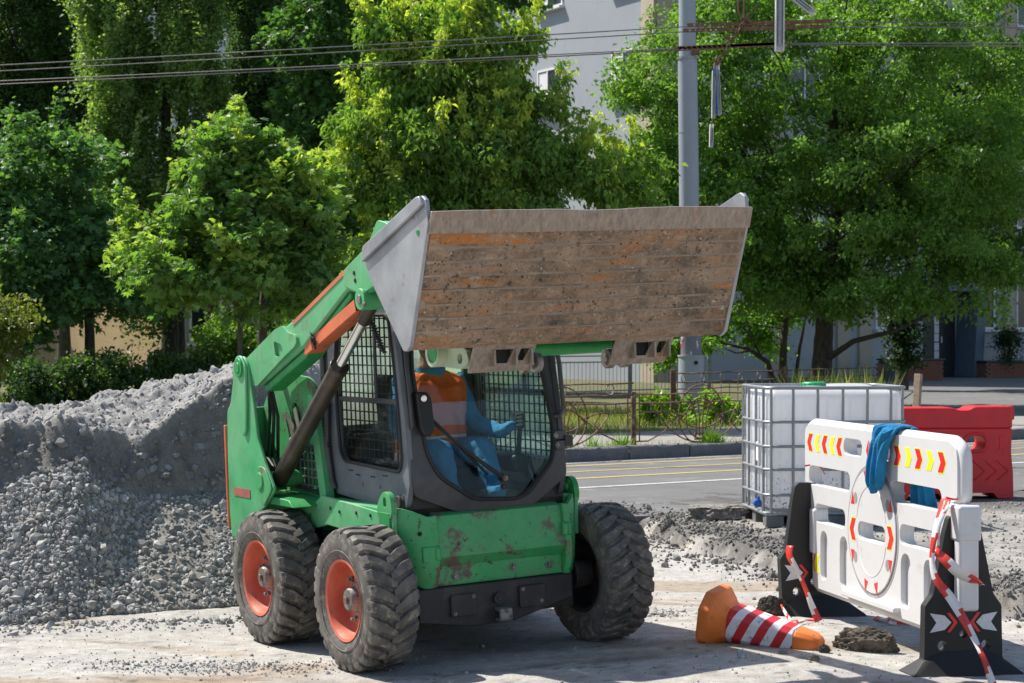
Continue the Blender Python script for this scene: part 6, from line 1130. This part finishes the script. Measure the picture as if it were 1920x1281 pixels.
def rr_pt(s, w, d, r):
    """point and outward normal at arc length share s of a rounded rectangle centred at 0"""
    segs = [('l', w - 2 * r), ('a', math.pi * r / 2), ('l', d - 2 * r), ('a', math.pi * r / 2), ('l', w - 2 * r), ('a', math.pi * r / 2), ('l', d - 2 * r), ('a', math.pi * r / 2)]; L = sum(q for _, q in segs); s = (s % 1) * L; ang = -math.pi / 2
    x, y = -(w / 2 - r), -d / 2
    for t, q in segs:
        if s <= q + 1e-9:
            if t == 'l': return Vector((x + math.cos(ang + math.pi / 2) * s, y + math.sin(ang + math.pi / 2) * s)), Vector((math.cos(ang), math.sin(ang)))
            a = ang + s / r; cx_, cy_ = x - math.cos(ang) * r, y - math.sin(ang) * r; return Vector((cx_ + math.cos(a) * r, cy_ + math.sin(a) * r)), Vector((math.cos(a), math.sin(a)))
        s -= q
        if t == 'l': x, y = x + math.cos(ang + math.pi / 2) * q, y + math.sin(ang + math.pi / 2) * q
        else: cx_, cy_ = x - math.cos(ang) * r, y - math.sin(ang) * r; ang += math.pi / 2; x, y = cx_ + math.cos(ang) * r, cy_ + math.sin(ang) * r
    return Vector((x, y)), Vector((1, 0))
n = 300; lv = [(.15, .07), (.155, .03), (.18, .008), (.22, 0), (1.04, 0), (1.08, .003), (1.11, .014), (1.13, .03), (1.142, .06), (1.15, .11), (1.154, .2), (1.156, .40)]
Pn = []
for (z, ins) in lv:
    for k in range(n):
        p, q = rr_pt(k / n, TWd - .035, TDp - .035, .085); ph = math.cos(2 * math.pi * k / n * 21); fl_ = .013 * sstep(.55, .85, np.array(ph)) * (1 if .2 < z < 1.08 else 0); sag = (.006 * math.sin(z * 9 + k * .05))
        p = p - q * (float(fl_) + min(ins, .06) + sag * 0); sc = 1 - max(0, ins - .06) / .55 * 1.0; hump = .02 * math.sin(k / n * 12.6 + 1) * (1 if ins > .05 else 0) + (.03 * max(0, p.x / TWd) if ins > .05 else 0)
        Pn.append((p.x * sc + TWd / 2, p.y * sc + TDp / 2, z + hump))
b = MB(); b.add(Pn, [(i * n + j, i * n + (j + 1) % n, (i + 1) * n + (j + 1) % n, (i + 1) * n + j) for i in range(len(lv) - 1) for j in range(n)] + [tuple(range(n))[::-1], tuple(range((len(lv) - 1) * n, len(lv) * n))]); b.build('bottle', M['tank'], TK, smooth=50)
b = MB(); b.lathe([(0, .10), (.045, .10), (.055, .09), (.055, 0)], 28, Matrix.Translation((.50, .42, 1.15)) @ Matrix.Rotation(-math.pi / 2, 4, 'Y'))
for k in range(14): a = k * math.pi / 7; b.box((.50 + .102 * math.cos(a), .42 + .102 * math.sin(a), 1.172), (.012, .012, .042))
b.build('lid', mat('green_lid', (.02, .33, .12), .4, bump=0), TK, .003)
for z, r in ((1.165, .015), (.88, .0125), (.676, .0125), (.483, .0125), (.27, .0125), (.115, .015)):
    b = MB(); pts = [];
    for k in range(72): p, q = rr_pt(k / 72, TWd + .012, TDp + .012, .10); pts.append((p.x + TWd / 2, p.y + TDp / 2, z))
    b.tube(pts, r, 8, closed=True); b.build('cage_ring', M['galv'], TK, smooth=60)
proto = None
for x, y in [(x, -.004) for x in (.04, .227, .436, .65, .859, 1.06)] + [(x, TDp + .004) for x in (.04, .227, .436, .65, .859, 1.06)] + [(-.004, y) for y in (.10, .40, .70, .95)] + [(TWd + .004, y) for y in (.12, .33, .54, .75, .93)]:
    if proto is None: b = MB(); b.tube([(0, 0, .11), (0, 0, 1.165)], .0125, 8); proto = o = b.build('cage_bar', M['galv'], TK, smooth=60)
    else: o = sub(proto, TK)
    o.location = (x, y, 0)
for y in (.30, .70):
    b = MB(); b.bar((.0, y, 1.150), (TWd, y - .06, 1.150), .03, .006); b.build('top_strap', M['galv'], TK)
M['pallet'] = mat('grey_pallet', (.13, .13, .135), .7, var=.2, dirt=(.25, .23, .2), da=.5, ds=6, dw=.2)
for x in (.075, TWd / 2, TWd - .075):
    for y in (.07, TDp / 2, TDp - .07): b = MB(); b.box((x, y, .048), (.15, .14, .10)); b.build('pallet_block', M['pallet'], TK, .008)
b = MB(); b.box((TWd / 2, TDp / 2, .112), (TWd + .01, TDp + .01, .03)); b.build('pallet_deck', M['galv'], TK, .006)
for y in (.07, TDp - .07): b = MB(); b.box((TWd / 2, y, .006), (TWd, .13, .016)); b.build('pallet_runner', M['pallet'], TK, .003)
b = MB(); b.box((-.006, .36, .62), (.002, .12, .16)); b.build('label_sheet', M['paper'], TK)
b = MB(); b.cyl((.10, -.02, .165), (.10, .04, .165), .035, n=16); b.box((.10, -.025, .20), (.02, .02, .05)); vb = b.build('valve', mat('blue_valve', (.02, .12, .45), .4, bump=0), TK, .004); vb.location = (-.12, .25, .02)

# ---------------------------------------------------------------- red water-filled barrier
RB = thing('plastic_barrier', 'red plastic road barrier with oval holes behind the white tank', 'barrier', (at(1660, 700, 20.3).x, 20.35, .147), math.radians(7), 'plastic barriers')
L = 1.24; fnr = lambda a, c, t: Vector((a, t * (1 - .28 * c / .9), c))
outl = rounded([(0, .0), (.16, .0), (.20, .055), (.48, .055), (.52, 0), (.72, 0), (.76, .055), (1.04, .055), (1.08, 0), (L, 0), (L, .25), (L - .015, .45), (L, .68), (L, .68), (0, .68), (.0, .45)], .02)
holes = [rrect(.13, .46, .35, .63, .08)[::-1], rrect(.42, .46, .64, .63, .08)[::-1], rrect(.76, .46, .98, .63, .08)[::-1]]
b = MB(); b.plate([outl, *holes], fnr, -.21, .21); b.build('lower_body', M['red_pl'], RB, .014, 3)
b = MB(); b.prism(rounded([(-.005, .682), (L + .005, .682), (L + .005, .90), (.86, .90), (.80, .865), (.70, .865), (.64, .89), (0, .89)], .03), fnr, -.225, .225); b.build('top_rail', M['red_pl'], RB, .02, 3)
b = MB(); b.prism(rrect(L, .76, L + .07, .90, .02), fnr, -.07, .07); b.build('coupling_lug', M['red_pl'], RB, .012)
for hl in holes:
    b = MB(); q = hl[::-1]; b.tube([fnr(a, c, -.215) for a, c in q], .016, 8, closed=True); b.build('hole_rim', M['red_pl'], RB, smooth=60)
for k in range(3):
    u = .84 + k * .12; b = MB(); b.tube([fnr(u, .18, -.211), fnr(u + .11, .27, -.211), fnr(u, .37, -.211)], .009, 6); b.build('moulded_arrow', M['red_pl'], RB, smooth=60)
b = MB(); b.prism([(1.10, .48), (1.15, .48), (1.135, .55), (1.15, .61), (1.10, .61), (1.115, .55)], fnr, -.22, -.20); b.build('moulded_mark', M['red_pl'], RB, .004)

# ---------------------------------------------------------------- white crowd barrier on black feet
BA = Vector((1.92, 12.86)); bd = Vector((.18982, -.98182)); WB = thing('plastic_barrier', 'white plastic barrier on black feet with red and yellow arrow stickers', 'barrier', (BA.x, BA.y, -.005), math.atan2(bd.y, bd.x), 'plastic barriers')
def wbp(u, v, t=-.03): w = BA + bd * u; nn = Vector((-bd.y, bd.x)); return Vector((w.x + nn.x * t, w.y + nn.y * t, v - .005))
FB = lambda a, c, t: Vector((a, t, c))
panel = rounded([(-.215, 1.125), (-.20, 1.175), (-.12, 1.205), (2.08, 1.205), (2.17, 1.17), (2.185, 1.10), (2.185, .90), (2.08, .88), (2.06, .19), (-.06, .19), (-.07, .66), (-.17, .70), (-.205, .80)], .04)
thru = [rrect(.49, 1.045, .80, 1.145, .048), rrect(1.04, 1.045, 1.24, 1.145, .048), rrect(-.13, .825, .60, .945, .05), rrect(1.24, .825, 1.98, .945, .05), rrect(-.02, .60, .52, .715, .05), rrect(1.39, .60, 1.90, .715, .05), rrect(.76, .572, 1.19, .672, .048)]
rec = [rrect(.08, .25, .205, .555, .06), rrect(.425, .245, .555, .555, .06), rrect(1.405, .25, 1.545, .555, .065), rrect(1.735, .25, 1.86, .555, .06)]
flat = lambda hs: [h[::-1] for h in hs]
b = MB(); b.plate([panel, *flat(thru)], FB, -.002, .05); pan = b.build('panel', M['white_pl'], WB, .010, 3, 30)
b = MB(); b.plate([panel, *flat(thru + rec)], FB, -.034, -.0022); b.build('front_shell', M['white_pl'], pan, .010, 3, 30)
b = MB(); b.tube([FB(*p, .008) for p in panel], .032, 10, closed=True); b.build('rim_bead', M['white_pl'], pan, smooth=60)
M['recess_shade'] = mat('painted_recess_grey', (.30, .30, .31), .6, bump=0)  # flat grey that paints the shade of the disc's groove and recesses
dc = (.972, .632); dr = (.395, .372)
b = MB(); b.plate([circ(*dc, dr[0] - .015, 56, dr[1] - .015), rrect(.76, .572, 1.19, .672, .048)[::-1]], FB, -.043, -.0342); disc = b.build('round_sign_plate', M['white_pl'], WB, .006, 2, 30)
b = MB(); b.plate([circ(*dc, dr[0] + .012, 56, dr[1] + .012), circ(*dc, dr[0] - .013, 56, dr[1] - .013)[::-1]], FB, -.0352, -.0341); b.build('groove_shade', M['recess_shade'], disc)  # flat ring, the groove's shade is only in its grey
for a0 in (.25, math.pi + .25):
    b = MB(); b.tube([FB(dc[0] + .24 * math.cos(a0 + i / 24 * 2.64), dc[1] + .26 * math.sin(a0 + i / 24 * 2.64), -.043) for i in range(25)], .0025, 6); b.build('arc_ridge', M['white_pl'], disc, smooth=60)
for a in (.62, 2.5, -.62, -2.5): b = MB(); b.prism(circ(dc[0] + .315 * math.cos(a), dc[1] + .29 * math.sin(a), .028, 16, .033), FB, -.0445, -.042); b.build('recess_shade_disc', M['recess_shade'], disc)  # flat grey discs with the shade of shallow recesses painted in
b = MB(); b.prism(rrect(.56, .215, 1.40, .250, .012), FB, -.075, -.03); b.build('ledge', M['white_pl'], WB, .006)
b = MB(); b.prism(rrect(2.195, .34, 2.275, .86, .02), FB, -.06, .05); b.build('end_post', M['white_pl'], WB, .014); b = MB(); b.prism(rrect(2.10, .70, 2.285, .885, .02), FB, -.068, .06); b.build('end_sleeve', M['white_pl'], WB, .014)
b = MB(); b.prism(rrect(-.09, .40, .0, .68, .02), FB, -.05, .05); b.build('end_post', M['white_pl'], WB, .014)
M['st_red'] = mat('red_sticker', (.72, .025, .02), .35, var=.05, bump=0); M['st_yel'] = mat('yellow_sticker_film', (.82, .83, .02), .35, var=.05, bump=0); M['st_wht'] = mat('white_reflective', (.66, .66, .70), .4, var=.12, vs=60, bump=0)
def chev(u, dirn, v0, v1, m, w=.088, t=-.034, d=.0015, par=WB, k=.038, name='arrow_sticker'):
    vm = (v0 + v1) / 2; p = [(u, v0), (u + w * .72, v0), (u + w * .72 + k * dirn, vm), (u + w * .72, v1), (u, v1), (u + k * dirn, vm)]; b = MB(); b.prism(p, FB, t - d, t + .001); return b.build(name, m, par)
for u, m in ((-.125, 'st_red'), (.01, 'st_yel'), (.145, 'st_red'), (.28, 'st_yel'), (.405, 'st_red')):
    if m == 'st_red': chev(u - .006, -1, 1.028, 1.147, M['st_yel'], .103, d=.001)
    chev(u, -1, 1.034, 1.141, M[m])
for u, m in ((1.30, 'st_red'), (1.46, 'st_yel'), (1.61, 'st_red'), (1.77, 'st_yel'), (1.93, 'st_red')):
    if m == 'st_red': chev(u - .006, 1, 1.028, 1.147, M['st_yel'], .113, d=.001)
    chev(u, 1, 1.034, 1.141, M[m], .095)
for poly in ([(.905, 1.15), (.868, 1.09), (.905, 1.03)], [(.915, 1.15), (.952, 1.09), (.915, 1.03)]): b = MB(); b.prism(poly, FB, -.0355, -.033); b.build('diamond_sticker', M['st_red'], WB)
chev(.655, -1, .55, .69, M['st_yel'], .10, -.043, .001, disc); chev(.662, -1, .556, .684, M['st_red'], .086, -.043, .0018, disc); chev(1.215, 1, .55, .69, M['st_yel'], .10, -.043, .001, disc); chev(1.222, 1, .556, .684, M['st_red'], .086, -.043, .0018, disc)
chev(.0, -1, .285, .40, M['st_yel'], .085, k=.025); chev(-.025, -1, .29, .395, M['st_red'], .022, k=.025)
for a in (76, 104, 150, 30, 210, 330, 256, 284):
    a = math.radians(a); c = Vector((dc[0] + .345 * math.cos(a), dc[1] + .325 * math.sin(a))); dn = Vector((math.cos(a), math.sin(a))) * (-1 if math.sin(a) > 0.8 else (1 if math.sin(a) < -.8 else 0)) + (Vector((0, .9 if math.sin(a) > 0 else -.2)) if abs(math.sin(a)) < .8 else Vector((0, 0)));  dn = (dn if dn.length > .1 else Vector((0, 1))).normalized(); sd = Vector((-dn.y, dn.x))
    b = MB(); b.prism([tuple(c - dn * .028 + sd * .03), tuple(c + dn * .045), tuple(c - dn * .028 - sd * .03)], FB, -.0445, -.042); b.build('triangle_sticker', M['st_red'], disc)
foot_o = rounded([(-.30, .0), (.30, .0), (.30, .014), (.215, .085), (.21, .36), (.165, .42), (.10, .74), (.078, .815), (.055, .835), (-.055, .835), (-.078, .815), (-.10, .74), (-.165, .42), (-.21, .36), (-.215, .085), (-.30, .014)], .012)
for u0, nm in ((2.155, 'n'), (-.125, 'f')):
    fx = lambda a, c, t, u0=u0: Vector((u0 + t * (1 + 2.6 * max(0, 1 - c / .085)) * (1 - .25 * c), a - (.07 * c if u0 < 1 else 0), c))
    b = MB(); b.plate([foot_o, circ(-.115, .155, .027, 18)[::-1], circ(.125, .155, .027, 18)[::-1], circ(.0, .215, .022, 18)[::-1]], fx, -.034, .034); ft = b.build('foot', M['black_foot'] if 'black_foot' in M else M.setdefault('black_foot', mat('black_rubber_foot', (.014, .014, .015), .6, var=.25, dirt=(.09, .08, .07), da=.64, ds=5, dw=.3, speck=(.2, .2, .19), sp=.72, ss=50, bump=.12)), WB, .006, 2, 35)
    for s in (-1, 1):
        ar = [(s * .175, .155), (s * .145, .205), (s * .175, .255), (s * .09, .255), (s * .045, .205), (s * .09, .155)]; tt = .034
        b = MB(); b.prism([(s * .185, .225), (s * .15, .275), (s * .185, .325), (s * .105, .312), (s * .068, .275), (s * .105, .238)], fx, .0345, .039); b.build('white_arrow', M['st_wht'], ft)
        b = MB(); b.prism([(s * .092, .325), (s * .074, .325), (s * .034, .275), (s * .074, .225), (s * .092, .225), (s * .055, .275)], fx, .0346, .039); b.build('red_arrow', M['st_red'], ft)
# towel
M['towel'] = mat('blue_towel', (.012, .19, .40), .95, var=.25, vs=9, bump=.9, bs=90, bd=.006)
nu, nv = 44, 60; Pn = []; pathv = [(.912, -.075), (.95, -.085), (1.05, -.085), (1.15, -.075), (1.215, -.055), (1.232, -.02), (1.234, .02), (1.21, .06), (1.10, .075), (.95, .078), (.80, .075)]
for j in range(nv):
    s = j / (nv - 1) * (len(pathv) - 1); i = min(int(s), len(pathv) - 2); f = s - i; v = pathv[i][0] * (1 - f) + pathv[i + 1][0] * f; t = pathv[i][1] * (1 - f) + pathv[i + 1][1] * f; q = j / (nv - 1)
    cu = 1.165 + .08 * min(q * 2, 1) + .18 * max(0, q - .55) / .45; wd = .068 + .062 * math.sin(min(q * 2.2, 1) * math.pi / 2) + .06 * max(0, q - .5)
    for k in range(nu):
        a = k / (nu - 1) * 2 - 1; fold = .020 * math.sin(a * 9 + q * 5) + .012 * math.sin(a * 17 - q * 9 + 1); out = -1 if t < 0 else 1
        thick = .028 * math.sqrt(max(0, 1 - a * a)); Pn.append((cu + a * wd + .02 * math.sin(q * 11 + a * 2), t + out * (thick + fold * (.9 if abs(t) > .03 else .3)), v + (.02 * math.sin(a * 7 + q * 3) if abs(t) < .05 else 0) + (-.05 * (1 - abs(a)) * (1 - q * 3) if q < .33 else 0)))
b = MB(); b.add(Pn, [(j * nu + k, j * nu + k + 1, (j + 1) * nu + k + 1, (j + 1) * nu + k) for j in range(nv - 1) for k in range(nu - 1)]); tw_ = b.build('towel', M['towel'], smooth=70, fix=False); tw_.location = WB.location; tw_.rotation_euler = WB.rotation_euler
md = tw_.modifiers.new('thick', 'SOLIDIFY'); md.thickness = .012; md.offset = 0; ss = tw_.modifiers.new('s', 'SUBSURF'); ss.levels = ss.render_levels = 1; tag(tw_, 'crumpled bright blue towel draped over the white barrier', 'towel')

# ---------------------------------------------------------------- striped tape
M['tape_r'] = mat('tape_red', (.62, .045, .035), .35, var=.1, bump=0); M['tape_w'] = mat('tape_white', (.74, .70, .69), .35, var=.08, bump=0)
def tape(pts, width, label, stripe=.11, seed=0, twist=.6, face=Vector((-.3, -1, .1))):
    pts = [Vector(p) for p in pts]; out = []
    for i in range(len(pts) - 1):
        p0, p1, p2, p3 = pts[max(i - 1, 0)], pts[i], pts[i + 1], pts[min(i + 2, len(pts) - 1)]; m = max(3, int((p2 - p1).length / .025))
        for k in range(m): t = k / m; out.append(.5 * ((2 * p1) + (p2 - p0) * t + (2 * p0 - 5 * p1 + 4 * p2 - p3) * t * t + (3 * p1 - p0 - 3 * p2 + p3) * t ** 3))
    out.append(pts[-1]); rr = random.Random(seed); ph = rr.uniform(0, 6); Pn = []; s = 0; S = [0]
    for i, p in enumerate(out):
        d = (out[min(i + 1, len(out) - 1)] - out[max(i - 1, 0)]).normalized(); x = d.cross(face).normalized(); y = d.cross(x); a = twist * math.sin(i * .16 + ph); w = width * (.75 + .25 * math.sin(i * .31 + ph)); q = x * math.cos(a) + y * math.sin(a); cr = y * math.cos(a) - x * math.sin(a)
        Pn += [p + q * w / 2, p + cr * .006 * math.sin(i * .9), p - q * w / 2]
        if i: s += (p - out[i - 1]).length; S.append(s)
    b = MB()
    c0 = out[0]; b.v = [tuple(p - c0) for p in Pn]
    for i in range(len(out) - 1):
        for k in range(2): b.f.append((i * 3 + k, i * 3 + k + 1, i * 3 + k + 4, i * 3 + k + 3)); b.m.append(int((S[i] + k * .035) / stripe) % 2)
    o = b.build('barrier_tape', [M['tape_r'], M['tape_w']], smooth=60, fix=False); o.location = c0; md = o.modifiers.new('t', 'SOLIDIFY'); md.thickness = .0012; return tag(o, label, 'tape', 'red and white barrier tape')
def z6(x, y, D): return at(1280 + x * 640 / 1636, 780 + y * 640 / 1636, D)
tape([z6(1262, 395, 10.72), z6(1240, 470, 10.66), z6(1212, 560, 10.62), z6(1196, 680, 10.60), z6(1215, 780, 10.55), z6(1290, 880, 10.52), z6(1350, 980, 10.50), z6(1405, 1080, 10.46), z6(1450, 1180, 10.38), z6(1492, 1300, 10.28)], .055, 'long striped tape trailing down in front of the near black foot', seed=1)
tape([z6(1205, 640, 10.62), z6(1270, 700, 10.56), z6(1330, 755, 10.56), z6(1400, 790, 10.60), z6(1438, 815, 10.72)], .06, 'striped tape wound across the upper near black foot', seed=2, stripe=.13)
tape([z6(1262, 390, 10.72), z6(1300, 400, 10.68), z6(1330, 396, 10.78)], .012, 'thin red tape tied round the barrier end', seed=3, stripe=3)
tape([z6(1275, 400, 10.70), z6(1262, 440, 10.66), z6(1245, 480, 10.66), z6(1228, 540, 10.64), z6(1222, 640, 10.62)], .035, 'crumpled tape knotted at the end of the barrier', seed=8, stripe=.07)
tape([z6(516, 622, 12.72), z6(512, 670, 12.70), z6(552, 745, 12.66), z6(590, 830, 12.62), z6(618, 905, 12.58), z6(652, 985, 12.55)], .055, 'striped tape hanging from the far black foot', seed=4)
tape([z6(652, 985, 12.55), z6(600, 980, 12.5), z6(540, 990, 12.3), z6(470, 1000, 12.2)], .035, 'striped tape lying on the ground by the far foot', seed=5, face=Vector((0, -.2, 1)))
tape([z6(472, 905, 12.3), z6(500, 955, 12.1), z6(545, 1010, 11.8), z6(600, 1035, 11.55), z6(640, 1075, 11.42)], .022, 'narrow striped tape tied from the far foot to the cone tip', seed=6, stripe=.09)
g0 = site(1650, 1165); tape([site(1641, 1162) + V(0, 0, .012), site(1662, 1170) + V(0, 0, .03), site(1675, 1158) + V(0, 0, .02), site(1668, 1172) + V(0, 0, .015), site(1690, 1174) + V(0, 0, .02), site(1712, 1172) + V(0, 0, .01)], .04, 'crumpled tape lying on the ground under the white barrier', seed=7, face=Vector((0, -.3, 1)))
tape([z6(585, 240, 12.98), z6(640, 232, 12.95), z6(665, 250, 12.97), z6(682, 282, 13.05)], .012, 'thin red cord tied through the upper left slot', seed=9, stripe=4)
tape([z6(1352, 500, 10.74), z6(1378, 508, 10.70), z6(1370, 524, 10.70), z6(1382, 530, 10.72)], .03, 'knot of red tape on top of the near foot', seed=10, stripe=.5)

# ---------------------------------------------------------------- fallen cone
def conemat():
    N = NT('red_white_sleeve'); sx = N.n('SeparateXYZ'); N.l(N.co(), sx.inputs[0]); d = N.math('FRACT', N.math('MULTIPLY', N.math('ADD', sx.outputs[0], N.math('MULTIPLY', sx.outputs[2], -.42)), 1 / .11)); f = N.math('GREATER_THAN', d, .5)
    w = N.mix(N.ramp(N.noise(16, 6, .7), .56, .64), (.74, .73, .75), (.40, .36, .36)); r_ = N.mix(N.ramp(N.noise(16, 6, .7), .58, .68), (.58, .02, .03), (.30, .03, .03)); N.set(Base_Color=N.mix(f, w, r_), Roughness=.4); N.bump(N.noise(30, 5), .25, .006); return N.m
M['cone_s'] = conemat(); M['cone_o'] = mat('orange_cone_rubber', (.80, .20, .035), .45, var=.12, vs=4, dirt=(.35, .10, .04), da=.60, ds=9, dw=.1, speck=(.06, .04, .03), sp=.66, ss=14, bump=.12)
pB, pT = Vector((1.155, 11.63, .166)), Vector((1.615, 11.35, .068)); ax = (pT - pB).normalized(); zc = (Vector((0, 0, 1)) - ax * ax.z).normalized(); yc = zc.cross(ax); CN = thing('traffic_cone', 'fallen orange traffic cone with red and white stripes lying on its side', 'traffic cone'); Rm = Matrix((ax, yc, zc)).transposed(); CN.location = pB; CN.rotation_euler = (Rm @ Matrix.Rotation(math.radians(8), 3, 'X')).to_euler()
def octo(x, r, c): return [Vector((x, a * r, b_ * r)) for a, b_ in ((1, -c), (1, c), (c, 1), (-c, 1), (-1, c), (-1, -c), (-c, -1), (c, -1))]
def loft(b, rings):
    n = len(rings[0]); P_ = [p for r in rings for p in r]; b.add(P_, [(i * n + j, i * n + (j + 1) % n, (i + 1) * n + (j + 1) % n, (i + 1) * n + j) for i in range(len(rings) - 1) for j in range(n)] + [tuple(range(n))[::-1], tuple(range((len(rings) - 1) * n, len(rings) * n))])
b = MB(); loft(b, [octo(-.055, .150, .52), octo(-.040, .172, .52), octo(.02, .172, .52), octo(.045, .145, .54), octo(.075, .108, .60), octo(.10, .098, .62)]); b.build('base', M['cone_o'], CN, .010, 3)
b = MB(); loft(b, [octo(.10, .098, .62), octo(.49, .074, .62)]); b.build('striped_sleeve', M['cone_s'], CN, .006, 2)
b = MB(); loft(b, [octo(.491, .073, .62), octo(.590, .064, .62), octo(.625, .050, .62), octo(.64, .036, .6)]); tip_ = b.build('tip', M['cone_o'], CN, .008, 3)
b = MB(); b.tube([Vector((.64 + .036 * math.cos(a), .036 * math.sin(a), -.006)) for a in [k * math.pi / 10 for k in range(20)]], .011, 8, closed=True); b.build('loop', M['cone_o'], tip_, smooth=60)

# ---------------------------------------------------------------- lumps of broken asphalt
def lump(name, label, cat, loc, size, seed, col, rz=0, flat=.0, rough=.22, det=4, group=None, tilt=0):
    bm = bmesh.new(); bmesh.ops.create_icosphere(bm, subdivisions=5, radius=1.0); o3 = Vector((seed * 7.1, seed * 3.3, 0))
    for v in bm.verts:
        c = v.co.copy(); s = 1 + rough * mnoise.fractal(c * 1.6 + o3, .9, 2.0, 3) + .10 * mnoise.fractal(c * 6 + o3, .8, 2.1, det) - .07 * mnoise.cell(c * 5 + o3); v.co = c * s
        if flat and v.co.z > flat: v.co.z = flat + (v.co.z - flat) * .18
        if v.co.z < -.55: v.co.z = -.55 + (v.co.z + .55) * .1
        v.co = Vector((v.co.x * size[0], v.co.y * size[1], (v.co.z + .5) * size[2]))
    me = bpy.data.meshes.new(name); bm.to_mesh(me); bm.free(); me.materials.append(mat(name + '_crust', col, .92, var=.4, vs=14, dirt=tuple(min(1, c * 1.9) for c in col), da=.55, ds=12, dw=.1, speck=tuple(min(1, c * 2.6) for c in col), sp=.64, ss=60, bump=.7, bs=70, bd=.01))
    o = bpy.data.objects.new(name, me); COL.objects.link(o); o.location = loc; o.rotation_euler = (tilt, 0, rz); return tag(o, label, cat, group)
lump('asphalt_lump', 'half round brown lump of broken asphalt by the near foot', 'rubble', site(1627, 1224) + V(0, .07, -.012), (.165, .075, .088), 1, (.105, .085, .066), rz=-.10, group='lumps of broken asphalt')
lump('asphalt_lump', 'large tilted slab of asphalt lying left of the white tank', 'rubble', site(1345, 977) + V(0, .12, .0), (.26, .2, .15), 2, (.21, .195, .175), rz=.25, flat=.25, group='lumps of broken asphalt', tilt=.0)
lump('asphalt_lump', 'upright grey lump at the end of the broken edge', 'rubble', site(1254, 1010) + V(0, .05, -.02), (.065, .07, .12), 3, (.12, .112, .10), rz=.4, group='lumps of broken asphalt')
lump('earth_clod', 'dark earth clod behind the striped cone', 'rubble', site(1449, 1155) + V(0, .04, -.01), (.085, .07, .085), 4, (.055, .045, .036), group='lumps of earth')
lump('earth_clod', 'small dark clod under the cone tip', 'rubble', site(1547, 1226) + V(0, .03, -.005), (.03, .025, .035), 5, (.06, .052, .04), group='lumps of earth')
lump('stone', 'pale stone on the ground in front of the cone', 'stone', site(1391, 1234), (.026, .02, .028), 6, (.42, .42, .43))
lump('stone', 'brown stone lying below the cone tip', 'stone', site(1527, 1240), (.028, .02, .02), 7, (.20, .15, .12))
lump('stone', 'small stone halfway between the loader wheel and the tank', 'stone', site(1247, 1064), (.028, .02, .026), 8, (.22, .21, .20))
lump('stone', 'pale stone lying between the cone and the asphalt lump', 'stone', site(1468, 1226), (.022, .016, .014), 9, (.26, .24, .21))
